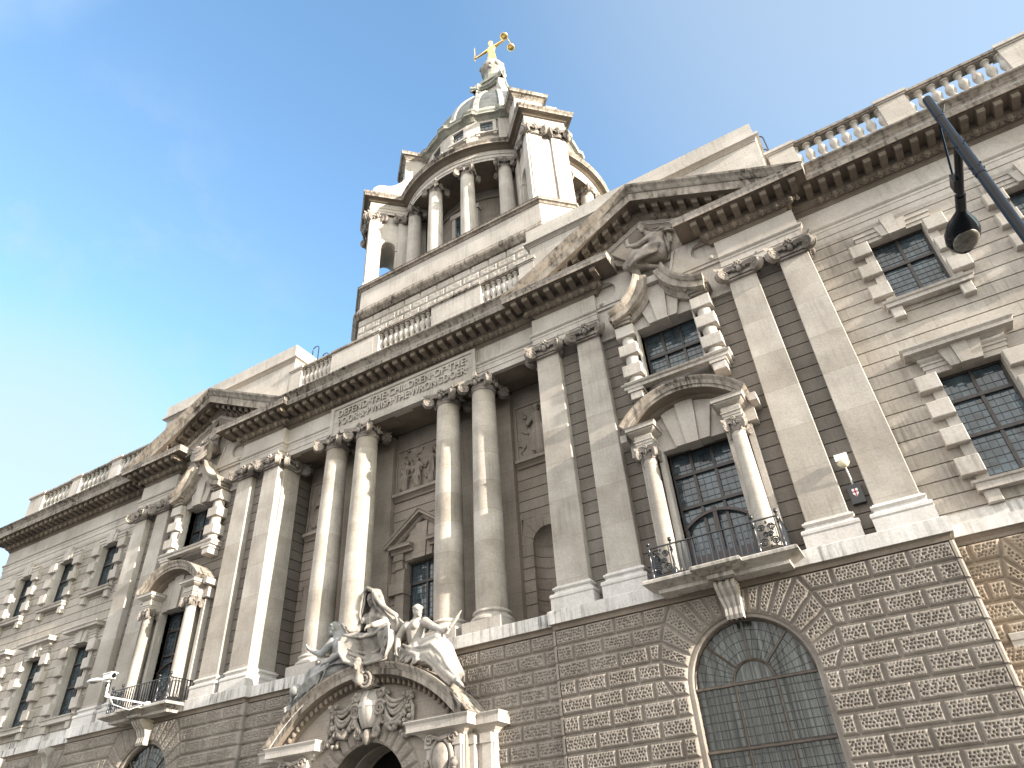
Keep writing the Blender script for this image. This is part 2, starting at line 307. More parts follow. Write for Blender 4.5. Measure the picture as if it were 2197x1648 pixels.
    def ball(s, c, r, n=10, m=None, sz=None):
        sx = sz or (1, 1, 1); vs = []; q = max(4, n // 2)
        for i in range(q + 1):
            t = PI * i / q
            for j in range(n):
                a = 2 * PI * j / n; vs.append((c[0] + r * sx[0] * math.sin(t) * math.cos(a), c[1] + r * sx[1] * math.sin(t) * math.sin(a), c[2] - r * sx[2] * math.cos(t)))
        fs = [(i * n + j, i * n + (j + 1) % n, (i + 1) * n + (j + 1) % n, (i + 1) * n + j) for i in range(q) for j in range(n)]
        return s.add(vs, fs, m)
    def mesh(s, name, mats, smooth=None):
        me = bpy.data.meshes.new(name); me.from_pydata(s.v, [], s.f)
        for k in (mats if isinstance(mats, (list, tuple)) else [mats]): me.materials.append(M[k])
        if any(s.mi): me.polygons.foreach_set('material_index', s.mi)
        if smooth is not None:
            me.polygons.foreach_set('use_smooth', [True] * len(me.polygons))
            if smooth < 180: me.set_sharp_from_angle(angle=R(smooth))
        me.validate(); me.update(); return me
    def obj(s, name, mats, parent=None, smooth=None):
        o = bpy.data.objects.new(name, s.mesh(name, mats, smooth)); COL.objects.link(o)
        if parent is not None: o.parent = parent
        return o

def empty(name, loc=(0, 0, 0), parent=None):
    o = bpy.data.objects.new(name, None); COL.objects.link(o); o.location = loc; o.empty_display_size = 0.3
    if parent is not None: o.parent = parent
    return o
def tag(o, label=None, cat=None, group=None, kind=None):
    if label: o['label'] = label
    if cat: o['category'] = cat
    if group: o['group'] = group
    if kind: o['kind'] = kind
    return o
def inst(src, parent, loc, rz=0.0, scale=None):
    """copy of a part with copies of its sub-parts, sharing meshes"""
    c = src.copy(); COL.objects.link(c); c.parent = parent; c.location = loc; c.rotation_euler = (0, 0, rz)
    if scale: c.scale = scale
    for ch in src.children:
        d = ch.copy(); COL.objects.link(d); d.parent = c
    return c
def seg(a, b, n): return [a + (b - a) * i / n for i in range(n + 1)]

# ------------------------------------------------------------------ ground (out of frame, bounces light)
g = MB(); g.add([(-900, -900, 0), (900, -900, 0), (900, 900, 0), (-900, 900, 0)], [(0, 1, 2, 3)])
tag(g.obj('ground', 'asphalt'), kind='structure')
g = MB(); g.box(-60, 60, -4.5, 0.6, 0.0, 0.13); g.obj('pavement', 'paving')['kind'] = 'structure'

BLD = empty('courthouse', (0, 0, 0))
tag(BLD, 'pale stone courthouse with columns, two pediments and a domed tower', 'courthouse')
XC = 12.113
W = 0.6      # wing wall plane
YC = 0.27    # centre entablature plane
XL, XR = -31.05, 33.0
ROWS = [7.87, 7.385, 6.905, 6.425, 5.945, 5.46, 4.97, 4.485, 4.0, 3.515, 3.03, 2.545, 2.06, 1.575, 1.09]

# ------------------------------------------------------------------ vermiculated masonry
def rust_wall(name, cells, y, mat, res=0.028, depth=0.062, h=0.105, inset=0.055, gap=0.02, pit=0.082, parent=BLD):
    """cells: quads (BL,BR,TR,TL) of (x,z); each becomes a bevelled block with a pecked face"""
    V = []; F = []; off = 0
    for q in cells:
        q = np.array(q, float)
        ctr = q.mean(0)
        # backing
        V.append(np.c_[q[:, 0], np.full(4, y), q[:, 1]]); F.append(np.array([[0, 1, 2, 3]]) + off); off += 4
        def shrink(q, d):
            out = []
            for i in range(4):
                p, a, b = q[i], q[(i - 1) % 4], q[(i + 1) % 4]
                e1 = (p - a) / (np.linalg.norm(p - a) + 1e-9); e2 = (b - p) / (np.linalg.norm(b - p) + 1e-9)
                n1 = np.array([-e1[1], e1[0]]); n2 = np.array([-e2[1], e2[0]])
                dn = 1 + n1 @ n2
                out.append(p + d * (n1 + n2) / max(dn, 0.35))
            return np.array(out)
        o = shrink(q, gap); f = shrink(q, gap + inset)
        wx = max(np.linalg.norm(f[1] - f[0]), np.linalg.norm(f[2] - f[3])); wz = max(np.linalg.norm(f[3] - f[0]), np.linalg.norm(f[2] - f[1]))
        nx = max(2, int(wx / res)); nz = max(2, int(wz / res))
        s, t = np.meshgrid(np.linspace(0, 1, nx + 1), np.linspace(0, 1, nz + 1))
        def bil(c): return ((1 - s) * (1 - t))[..., None] * c[0] + (s * (1 - t))[..., None] * c[1] + (s * t)[..., None] * c[2] + ((1 - s) * t)[..., None] * c[3]
        P = bil(f)
        edge = np.minimum(np.minimum(s, 1 - s) * wx, np.minimum(t, 1 - t) * wz)
        # jittered pits
        i0 = np.floor(P[..., 0] / pit).astype(int); j0 = np.floor(P[..., 1] / pit).astype(int)
        best = np.full(s.shape, 9.0)
        for di in (-1, 0, 1):
            for dj in (-1, 0, 1):
                I = i0 + di; J = j0 + dj
                hh = np.sin(I * 127.1 + J * 311.7) * 43758.5453; hx = hh - np.floor(hh)
                hh = np.sin(I * 269.5 + J * 183.3) * 43758.5453; hz = hh - np.floor(hh)
                px = (I + 0.5 + 0.5 * (J % 2) - 0.25 + (hx - 0.5) * 0.42) * pit; pz = (J + 0.5 + (hz - 0.5) * 0.42) * pit
                best = np.minimum(best, np.hypot(P[..., 0] - px, (P[..., 1] - pz) * 1.05) / (pit * (0.34 + 0.11 * hx)))
        d = np.clip(1 - best, 0, 1); d = d * d * (3 - 2 * d)
        d *= np.clip((edge - 0.012) / 0.03, 0, 1)
        Y = y - h + depth * np.clip(d * 2.6, 0, 1) + RNG.uniform(-0.003, 0.003, s.shape)
        vs = np.stack([P[..., 0], Y, P[..., 1]], -1).reshape(-1, 3)
        V.append(vs); w = nx + 1
        a = (np.arange(nz)[:, None] * w + np.arange(nx)[None, :]).reshape(-1)
        F.append(np.stack([a, a + 1, a + w + 1, a + w], 1) + off)
        b = np.concatenate([np.arange(nx), np.arange(nz) * w + nx, nz * w + nx - np.arange(nx), (nz - np.arange(nz)) * w])
        Q = bil(o).reshape(-1, 2)[b]
        nb = len(b); ob = off + len(vs)
        V.append(np.c_[Q[:, 0], np.full(nb, y), Q[:, 1]])
        k = np.arange(nb); k2 = (k + 1) % nb
        F.append(np.stack([ob + k, ob + k2, off + b[k2], off + b[k]], 1))
        off = ob + nb
    V = np.concatenate(V); F = np.concatenate(F)
    me = bpy.data.meshes.new(name); me.vertices.add(len(V)); me.vertices.foreach_set('co', V.ravel())
    me.loops.add(F.size); me.loops.foreach_set('vertex_index', F.ravel().astype(np.int32))
    me.polygons.add(len(F)); me.polygons.foreach_set('loop_start', np.arange(0, F.size, 4, dtype=np.int32))
    me.materials.append(M[mat]); me.update(calc_edges=True); me.validate()
    ob = bpy.data.objects.new(name, me); COL.objects.link(ob); ob.parent = parent
    return ob

def row_cells(z0, z1, xs0, xs1):
    """cells between matching joint lists (bottom xs0, top xs1)"""
    return [((xs0[i], z0), (xs0[i + 1], z0), (xs1[i + 1], z1), (xs1[i], z1)) for i in range(len(xs0) - 1)]

def arch_cells(xc, zs, r, O, thetas, half, JA, JB, zbot, side, first_row=0):
    """one half of an arched bay. O: outer voussoir points (u,w); side +1/-1"""
    cells = []
    def fix(q): return q if side > 0 else (q[1], q[0], q[3], q[2])
    def put(q): cells.append(fix([(xc + side * u, w) for u, w in q]) if side > 0 else [(xc + side * u, w) for u, w in (q[1], q[0], q[3], q[2])])
    for i in range(len(O) - 1):
        t0, t1 = thetas[i], thetas[i + 1]
        i0 = (r * math.cos(R(t0)), zs + r * math.sin(R(t0))); i1 = (r * math.cos(R(t1)), zs + r * math.sin(R(t1)))
        o0 = (O[i][0], zs + O[i][1]); o1 = (O[i + 1][0], zs + O[i + 1][1])
        put((i0, i1, o1, o0) if False else (i1, o1, o0, i0))
    pts = [(u, zs + w) for u, w in O]
    for k in range(len(ROWS) - 1):
        zt, zb = ROWS[k], ROWS[k + 1]
        if zb < zbot - 0.01: break
        def lim(z):
            best = r
            for a, b in zip(pts[:-1], pts[1:]):
                if (a[1] - z) * (b[1] - z) <= 0.0004 and abs(a[1] - b[1]) > 1e-6:
                    tt = (z - a[1]) / (b[1] - a[1]); best = max(best, a[0] + (b[0] - a[0]) * tt)
            return best
        ut, ub = lim(zt - 0.02), lim(zb + 0.02)
        J = [j for j in (JA if k % 2 == 0 else JB) if max(ut, ub) + 0.25 < j < half - 0.2]
        xs1 = [ut] + J + [half]; xs0 = [ub] + J + [half]
        for i in range(len(xs0) - 1): put(((xs0[i], zb), (xs0[i + 1], zb), (xs1[i + 1], zt), (xs1[i], zt)))
    return cells

PO = [(0.0, 2.32), (0.40, 2.32), (0.82, 2.32), (1.29, 2.32), (1.76, 2.32), (2.03, 1.835), (2.22, 1.355), (2.32, 0.875), (2.32, 0.395), (2.05, -0.09)]
PT = [90, 79, 70.5, 61, 52, 41, 30.5, 20, 9.5, -3]
JA = [2.61, 3.51, 4.45]; JB = [2.1, 3.03, 3.95, 4.89]
for xc, rs in ((XC, 0.018), (-XC, 0.03)):
    cells = []
    for sd in (1, -1): cells += arch_cells(xc, 5.55, 1.69, PO, PT, 5.46, JA, JB, 1.0, sd)
    rust_wall('rusticated_wall', cells, -0.02, 'rust', res=rs)
    # right-hand and left-hand returns of the pavilion base
    for sd in (1, -1):
        e = MB()
        x = xc + sd * 5.46
        for k in range(len(ROWS) - 1):
            x2 = x + sd * 0.05
            e.box(min(x - sd * 0.03, x2), max(x - sd * 0.03, x2), -0.06, 0.75, ROWS[k + 1], ROWS[k])
            x3 = x + sd * 0.075; n0 = len(e.v)
            e.v += [(x - sd * 0.035, -0.118, ROWS[k + 1] + 0.035), (x + sd * 0.03, -0.112, ROWS[k + 1] + 0.03), (x3, -0.06, ROWS[k + 1] + 0.02), (x3, 0.75, ROWS[k + 1] + 0.02)]
            e.v += [(a_[0], a_[1], z_) for a_, z_ in zip(e.v[n0:n0 + 4], [ROWS[k] - 0.03, ROWS[k] - 0.03, ROWS[k] - 0.02, ROWS[k] - 0.02])]
            for f_ in ((0, 1, 5, 4), (1, 2, 6, 5), (2, 3, 7, 6), (0, 4, 7, 3), (4, 5, 6, 7), (0, 3, 2, 1)): e.f.append(tuple(n0 + q for q in f_)); e.mi.append(0)
        e.obj('quoin', 'rust', BLD)
# centre
cells = []
for k in range(len(ROWS) - 1):
    zt, zb = ROWS[k], ROWS[k + 1]
    xs = [x for x in seg(-6.65, 6.65, 14)]
    if k % 2: xs = [-6.65] + [x + 0.475 for x in xs[:-1]] + [6.65]
    for a, b in zip(xs[:-1], xs[1:]): cells.append(((a, zb), (b, zb), (b, zt), (a, zt)))
cells = [c for c in cells if abs((c[0][0] + c[1][0]) / 2) > 1.55 or c[0][1] > 6.0]
rust_wall('rusticated_wall', cells, 0.16, 'rust', res=0.024)
# wings
WO = [(0.0, 1.87), (0.35, 1.87), (0.75, 1.87), (1.2, 1.87), (1.38, 1.385), (1.5, 0.905), (1.55, 0.425), (1.4, -0.055)]
WT = [90, 76, 63, 50, 37, 25, 12, -2]
for sgn in (1, -1):
    for n in range(3):
        cells = []; xc = sgn * (19.85 + 3.9 * n)
        for sd in (1, -1):
            h = 1.95 if not (n == 0 and sd * sgn < 0) else 2.4
            cells += arch_cells(xc, 6.0, 1.1, WO, WT, h, [1.95 if h > 2 else 9], [1.5 if h > 2 else 9], 1.0, sd)
        rust_wall('rusticated_wall', cells, W, 'rustw' if sgn > 0 else 'rust', res=0.024 if sgn > 0 else 0.05)
e = MB()
e.box(XL, -29.5, W + 0.002, W + 1.0, 0.1, 7.87); e.box(29.5, XR, W + 0.002, W + 1.0, 0.1, 7.87); e.obj('corner_wall', 'rust', BLD)

# ------------------------------------------------------------------ channelled ashlar walls with openings
def channelled(mb, x0, x1, y, z0, z1, openings, pitch=0.447, z_ref=9.184, groove=0.034, depth=0.045, back=0.5):
    zc = [z_ref + pitch * k for k in range(-10, 60)]
    zc = [z for z in zc if z0 + 0.05 < z < z1 - 0.05]; zc = [z0] + zc + [z1]
    for k in range(len(zc) - 1):
        a, b = zc[k] + (groove / 2 if k else 0), zc[k + 1] - (groove / 2 if k < len(zc) - 2 else 0)
        br = sorted({a, b} | {z for o in openings for z in (o[2], o[3]) if a < z < b})
        for p, q in zip(br[:-1], br[1:]):
            xs = [(x0, x1)]
            for o in openings:
                if o[2] < (p + q) / 2 < o[3]:
                    nx = []
                    for u, v in xs:
                        if o[1] <= u or o[0] >= v: nx.append((u, v)); continue
                        if u < o[0]: nx.append((u, o[0]))
                        if v > o[1]: nx.append((o[1], v))
                    xs = nx
            for u, v in xs: mb.box(u, v, y, y + back, p, q)
        if k < len(zc) - 2:
            z = zc[k + 1]; xs = [(x0, x1)]
            for o in openings:
                if o[2] < z < o[3]:
                    nx = []
                    for u, v in xs:
                        if o[1] <= u or o[0] >= v: nx.append((u, v)); continue
                        if u < o[0]: nx.append((u, o[0]))
                        if v > o[1]: nx.append((o[1], v))
                    xs = nx
            for u, v in xs: mb.box(u, v, y + depth, y + back, z - groove / 2, z + groove / 2)

# ------------------------------------------------------------------ windows
def window(x0, x1, y, z0, z1, cols, trans, lat=(0.17, 0.2), frame='frame', lead='lead', fw=0.07, parent=BLD, glass='glass', lites=None):
    fr = MB()
    fr.box(x0, x1, y - 0.05, y + 0.06, z1 - fw, z1); fr.box(x0, x1, y - 0.05, y + 0.06, z0, z0 + fw)
    fr.box(x0, x0 + fw, y - 0.052, y + 0.06, z0 + fw, z1 - fw); fr.box(x1 - fw, x1, y - 0.052, y + 0.06, z0 + fw, z1 - fw)
    zs = [z0] + list(trans) + [z1]
    for t in trans: fr.box(x0 + fw, x1 - fw, y - 0.07, y + 0.05, t - 0.05, t + 0.05)
    xs = seg(x0, x1, cols)
    for x in xs[1:-1]:
        for a, b in zip(zs[:-1], zs[1:]): fr.box(x - 0.045, x + 0.045, y - 0.045, y + 0.05, a + 0.05, b - 0.05)
    w = fr.obj('window', frame, parent)
    gl = MB(); gl.add([(x0, y + 0.03, z0), (x1, y + 0.03, z0), (x1, y + 0.03, z1), (x0, y + 0.03, z1)], [(0, 1, 2, 3)]); gl.obj('glass', glass, w)
    ld = MB(); n = max(2, round((x1 - x0) / cols / lat[0]))
    for i in range(cols):
        for x in seg(xs[i], xs[i + 1], n)[1:-1]: ld.box(x - 0.006, x + 0.006, y + 0.016, y + 0.032, z0, z1)
    for a, b in zip(zs[:-1], zs[1:]):
        for z in seg(a, b, max(2, round((b - a) / lat[1])))[1:-1]: ld.box(x0, x1, y + 0.013, y + 0.032, z - 0.007, z + 0.007)
    ld.obj('leading', lead, w)
    return w

def room(mb, x0, x1, y, z0, z1, d=1.6):
    for a in ([(x0, y + d, z0), (x1, y + d, z0), (x1, y + d, z1), (x0, y + d, z1)], [(x0, y, z0), (x0, y + d, z0), (x0, y + d, z1), (x0, y, z1)],
              [(x1, y, z0), (x1, y + d, z0), (x1, y + d, z1), (x1, y, z1)], [(x0, y, z1), (x1, y, z1), (x1, y + d, z1), (x0, y + d, z1)], [(x0, y, z0), (x1, y, z0), (x1, y + d, z0), (x0, y + d, z0)]):
        mb.add(a, [(0, 1, 2, 3)])

# ------------------------------------------------------------------ mouldings
def arch_prof():   # architrave 18.72-19.45 with fasciae and fillet
    return [(-0.3, 18.72), (0.0, 18.72), (0.0, 18.97), (0.03, 18.985), (0.03, 19.22), (0.05, 19.235), (0.05, 19.33), (0.09, 19.36), (0.12, 19.40), (0.12, 19.455), (-0.3, 19.47)]
def frieze_prof(): return [(-0.3, 19.46), (0.0, 19.46), (0.0, 20.27), (-0.3, 20.27)]
def bed_prof():    # bed mould and corona, no cyma
    return [(-0.3, 20.26), (0.03, 20.26), (0.03, 20.30), (0.09, 20.36), (0.09, 20.41), (0.15, 20.43), (0.26, 20.54), (0.27, 20.60), (0.30, 20.62), (0.30, 20.90), (0.96, 20.90), (0.96, 20.875), (1.0, 20.875), (1.0, 21.06), (1.04, 21.10), (1.06, 21.17), (-0.3, 21.20)]
def cyma_prof():
    return [(0.2, 21.171), (1.04, 21.171), (1.07, 21.20), (1.10, 21.26), (1.17, 21.33), (1.24, 21.37), (1.26, 21.42), (1.24, 21.46), (0.2, 21.60)]
BEDM = [2, 2, 2, 2, 2, 2, 2, 2, 2, 2, 2, 2, 1, 0, 1, 1, 1]

def modillion(mb, x, y, face=(0, -1), z=20.89, zs=None):
    """scrolled bracket under the corona; y is the frieze plane"""
    w = 0.115
    prof = [(0.30, 0.0), (0.86, 0.0), (0.86, -0.15), (0.83, -0.21), (0.78, -0.225), (0.66, -0.20), (0.52, -0.235), (0.30, -0.25)]
    fx, fy = face; sx, sy = -fy, fx
    vs = []
    for s in (-w, w):
        for o, h in prof: vs.append((x + fx * o + sx * s, y + fy * o + sy * s, z + h))
    n = len(prof)
    fs = [tuple(range(n)), tuple(range(2 * n - 1, n - 1, -1))] + [(i, i + n, (i + 1) % n + n, (i + 1) % n) for i in range(n)]
    mb.add(vs, fs)
    vs = []; 
    for s in (-w - 0.03, w + 0.03):
        for o, h in ((0.30, -0.001), (0.91, -0.001), (0.91, -0.045), (0.30, -0.045)): vs.append((x + fx * o + sx * s, y + fy * o + sy * s, z + h))
    mb.add(vs, [(0, 1, 2, 3), (7, 6, 5, 4), (0, 4, 5, 1), (1, 5, 6, 2), (2, 6, 7, 3), (3, 7, 4, 0)])

def egg(mb, x, y, z, s=1.0, dz=0.0):
    mb.ball((x, y - 0.25, z + 0.01), 0.118 * s, 10, sz=(0.88, 0.9, 1.12))
    a = 0.235
    mb.add([(x + a - 0.075, y - 0.19, z - 0.08 + dz), (x + a, y - 0.29, z + 0.12 + dz), (x + a + 0.075, y - 0.19, z - 0.08 + dz), (x + a, y - 0.16, z - 0.10 + dz), (x + a, y - 0.25, z - 0.02 + dz)], [(0, 4, 1), (1, 4, 2), (0, 3, 4), (4, 3, 2)])
    mb.tube([(x - 0.145, y - 0.21, z + 0.10), (x - 0.13, y - 0.25, z - 0.02), (x, y - 0.22, z - 0.135), (x + 0.13, y - 0.25, z - 0.02), (x + 0.145, y - 0.21, z + 0.10)], 0.028, 5)

# straight entablature runs
runs_arch = [[(XL, 4.0), (XL, W), (-XC - 5.24, W), (-XC - 5.24, 0.0), (-XC - 2.43, 0.0)], [(-XC + 2.43, 0.0), (-XC + 5.24, 0.0), (-XC + 5.24, YC), (XC - 5.24, YC), (XC - 5.24, 0.0), (XC - 2.43, 0.0)],
             [(XC + 2.43, 0.0), (XC + 5.24, 0.0), (XC + 5.24, W), (XR, W)]]
for r_ in runs_arch: MB().hsweep(r_, arch_prof()).obj('architrave', 'trim', BLD)
for r_ in runs_arch: MB().hsweep(r_, frieze_prof()).obj('frieze', 'trim', BLD)
PG = 2.34
runs_bed = [[(XL, 4.0), (XL, W), (-XC - 5.03, W), (-XC - 5.03, 0.0), (-XC - PG, 0.0), (-XC - PG, 0.25)], [(-XC + PG, 0.25), (-XC + PG, 0.0), (-XC + 5.03, 0.0), (-XC + 5.03, YC), (XC - 5.03, YC), (XC - 5.03, 0.0), (XC - PG, 0.0), (XC - PG, 0.25)],
            [(XC + PG, 0.25), (XC + PG, 0.0), (XC + 5.03, 0.0), (XC + 5.03, W), (XR, W)]]
def mod_row(mb, xa, xb, y, pitch=0.485):
    n = max(1, round((xb - xa) / pitch))
    for i in range(n + 1):
        x = xa + (xb - xa) * i / n
        modillion(mb, x, y)
        if i < n: egg(mb, x + (xb - xa) / n / 2, y, 20.49)
mods = [[(XL + 0.1, -XC - 5.03 - 0.95, W), (-XC - 5.03 - 0.55, -XC - PG + 0.3, 0.0)], [(-XC + PG - 0.3, -XC + 5.03 + 0.55, 0.0), (-XC + 5.03 + 0.95, XC - 5.03 - 0.95, YC), (XC - 5.03 - 0.55, XC - PG + 0.3, 0.0)],
        [(XC + PG - 0.3, XC + 5.03 + 0.55, 0.0), (XC + 5.03 + 0.95, XR - 0.2, W)]]
for r_, ms in zip(runs_bed, mods):
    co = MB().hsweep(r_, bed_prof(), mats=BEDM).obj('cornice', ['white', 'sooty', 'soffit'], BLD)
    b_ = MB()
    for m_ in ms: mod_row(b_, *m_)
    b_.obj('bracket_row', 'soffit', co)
for r_ in ([(XL, 4.0), (XL, W), (-XC - 5.6, W)], [(-XC + 5.6, YC), (XC - 5.6, YC)], [(XC + 5.6, W), (XR, W)]): MB().hsweep(r_, cyma_prof()).obj('cornice_cyma', 'sooty', BLD)

# ------------------------------------------------------------------ pediments
SLOPE = (24.22 - 21.17) / 6.09
def raking(parent, xc):
    ped = MB()
    # cyma + corona + bed, in plumb-sheared section; h measured down from the top edge
    prof = [(1.06, 0.0), (1.05, -0.10), (0.97, -0.20), (0.92, -0.30), (0.88, -0.36), (0.84, -0.37), (0.84, -0.78), (0.80, -0.78), (0.80, -0.74), (0.16, -0.74), (0.16, -1.02), (0.13, -1.04), (0.02, -1.18), (0.02, -1.22), (-0.05, -1.3), (-0.05, -1.36), (-0.4, -1.36), (-0.4, 0.12)]
    mats = [1, 1, 1, 1, 0, 0, 2, 2, 2, 2, 2, 2, 2, 3, 3, 3, 3, 1]
    st = [-6.09, -5.2, -4.55, -3.9, -3.4, 0.0, 3.4, 3.9, 4.55, 5.2, 6.09]
    n = len(prof); base = len(ped.v); vs = []
    for u in st:
        top = 24.22 - abs(u) * SLOPE
        for o, h in prof: vs.append((xc + u, -o, max(top + h, 21.172 if abs(u) > PG + 0.8 else -1)))
    ped.add(vs, [])
    for i in range(len(st) - 1):
        for j in range(n):
            ped.f.append((i * n + j, (i + 1) * n + j, (i + 1) * n + (j + 1) % n, i * n + (j + 1) % n)); ped.mi.append(mats[j])
    ped.f += [tuple(range(n)), tuple(range(len(vs) - 1, len(vs) - n - 1, -1))]; ped.mi += [1, 1]
    p = ped.obj('pediment', ['rake', 'rake', 'soffit', 'trim'], parent)
    md = MB(); md.T = None
    for sd in (1, -1):
        u = 0.36
        while u < 4.3:
            top = 24.22 - u * SLOPE
            mm = MB(); modillion(mm, 0, 0, z=0)
            # shear the bracket along the slope
            md.add([(xc + sd * (u + x), y * 0.84 / 1.0 + 0.14, top - 0.745 + z - x * SLOPE * 1.0) for x, y, z in mm.v], mm.f)
            if u < 4.0:
                mm = MB(); egg(mm, 0.2425, 0, 0)
                md.add([(xc + sd * (u + x), y + 0.14, top - 1.10 + z - x * SLOPE) for x, y, z in mm.v], mm.f)
            u += 0.485
    md.obj('bracket_row', 'soffit', p)
    ty = MB()
    ty.poly([(xc - 5.0, 20.5), (xc + 5.0, 20.5), (xc + 5.0, 21.0), (xc, 23.5), (xc - 5.0, 21.0)], 0.08, 0.5)
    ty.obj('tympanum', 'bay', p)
    # strapwork behind the broken entablature
    s = MB()
    s.box(xc - 2.55, xc + 2.55, 0.18, 0.6, 18.0, 20.6)
    s.box(xc - 2.43, xc + 2.43, 0.10, 0.2, 19.42, 19.56); s.box(xc - 2.43, xc - 1.0, 0.06, 0.2, 20.72, 20.82); s.box(xc + 1.0, xc + 2.43, 0.06, 0.2, 20.72, 20.82)
    for sd in (1, -1):
        out = [(xc + sd * 0.62, 19.55), (xc + sd * 2.42, 19.55), (xc + sd * 2.42, 19.72)]
        for k in range(9):
            t = R(270 - k * 22.5); out.append((xc + sd * (1.95 - 0.45 * 0 + 0.42 * math.cos(t)), 20.22 + 0.42 * math.sin(t)))
        out += [(xc + sd * 1.9, 20.72), (xc + sd * 1.0, 20.72)]
        s.poly(out if sd < 0 else out[::-1], 0.05, 0.2)
        s.poly([(xc + sd * 1.0, 20.72), (xc + sd * 0.9, 20.72), (xc + sd * 0.52, 19.55), (xc + sd * 0.62, 19.55)][::sd], 0.0, 0.2)
        s.lathe([(0.001, -0.16), (0.07, -0.14), (0.11, -0.05), (0.11, 0.12)], (xc + sd * 2.2, 0.1, 19.66), 12, axis='y')
    s.obj('strapwork', 'trim', p)
    return p

# swan-neck broken pediment over the upper window
def swan_neck(parent, xc):
    prof = [(0.74, 0.0), (0.72, -0.08), (0.63, -0.17), (0.56, -0.20), (0.55, -0.42), (0.26, -0.48), (0.18, -0.66), (-0.15, -0.66), (-0.15, 0.0)]
    for sd in (1, -1):
        nk = MB()
        P = []; A = []; B = []
        for k in range(15):
            t = k / 14
            # quarter-like curve from the outer abutment up to the keystone
            a = R(-88 + 74 * t); cx, cz, rr_x, rr_z = 2.02, 20.36, 1.5, 1.86
            u = cx - rr_x * math.sin(R(8 + 68 * t)) ; z = 20.42 - 1.92 * math.cos(R(8 + 62 * t))
            P.append((xc + sd * u, 0.0, z)); A.append((0, -1, 0))
            B.append((0, 0, 1))
        # normals
        B = []
        for k in range(15):
            p0 = P[max(0, k - 1)]; p1 = P[min(14, k + 1)]; tx, tz = p1[0] - p0[0], p1[2] - p0[2]; l = math.hypot(tx, tz); nx, nz = -tz / l, tx / l
            if nz < 0: nx, nz = -nx, -nz
            B.append((nx, 0, nz))
        nk.sweep(P, A, B, prof)
        nk.box(xc + sd * 1.02, xc + sd * 1.88, -0.45, 0.3, 18.28, 18.47)
        nk.box(xc + sd * 1.09, xc + sd * 1.81, -0.36, 0.3, 18.14, 18.28); nk.box(xc + sd * 1.14, xc + sd * 1.76, -0.30, 0.3, 18.02, 18.14)
        nk.obj('swan_neck', 'rake', parent)
    k = MB()
    k.box(xc - 0.42, xc + 0.42, -0.40, 0.3, 19.32, 19.62)
    k.poly([(xc - 0.19, 17.66), (xc + 0.19, 17.66), (xc + 0.36, 19.31), (xc - 0.36, 19.31)], -0.22, 0.3)
    for sd in (1, -1):
        pts = [(xc + sd * 0.20, 17.74), (xc + sd * 0.52, 17.74), (xc + sd * 0.88, 19.1), (xc + sd * 0.37, 19.31)]
        k.poly(pts if sd > 0 else pts[::-1], -0.12, 0.3)
        pts = [(xc + sd * 0.53, 17.76), (xc + sd * 1.2, 17.76), (xc + sd * 1.2, 18.2), (xc + sd * 1.2, 18.75), (xc + sd * 0.9, 19.1)]
        k.poly(pts if sd > 0 else pts[::-1], 0.02, 0.3)
    k.obj('keystone', 'trim', parent)

# ------------------------------------------------------------------ Ionic capital (angular volutes, flower, beads)
def volute(mb, c, ax, r=0.2, th=0.16):
    """scroll in the plane spanned by ax (horizontal unit vector) and z, thick along the perpendicular"""
    px, py = -ax[1], ax[0]
    pts = []; rr = []
    for k in range(30):
        t = k / 29; a = PI / 2 - t * 2 * PI * 2.2; q = r * (1 - 0.82 * t)
        pts.append((c[0] + ax[0] * q * math.cos(a), c[1] + ax[1] * q * math.cos(a), c[2] + q * math.sin(a))); rr.append(0.046 * (1 - 0.5 * t))
    for s in (-1, 1):
        o = s * th * 0.5
        mb.tube([(p[0] + px * o, p[1] + py * o, p[2]) for p in pts], rr, 5)
        mb.ball((c[0] + px * o, c[1] + py * o, c[2]), 0.045, 6)
    n = 14; vs = []
    for s in (-1, 1):
        for k in range(n):
            a = 2 * PI * k / n; w = s * (th * 0.5)
            vs.append((c[0] + ax[0] * r * 0.96 * math.cos(a) + px * w, c[1] + ax[1] * r * 0.96 * math.cos(a) + py * w, c[2] + r * 0.96 * math.sin(a)))
    mb.add(vs, [tuple(range(n)), tuple(range(2 * n - 1, n - 1, -1))] + [(i, (i + 1) % n, (i + 1) % n + n, i + n) for i in range(n)])

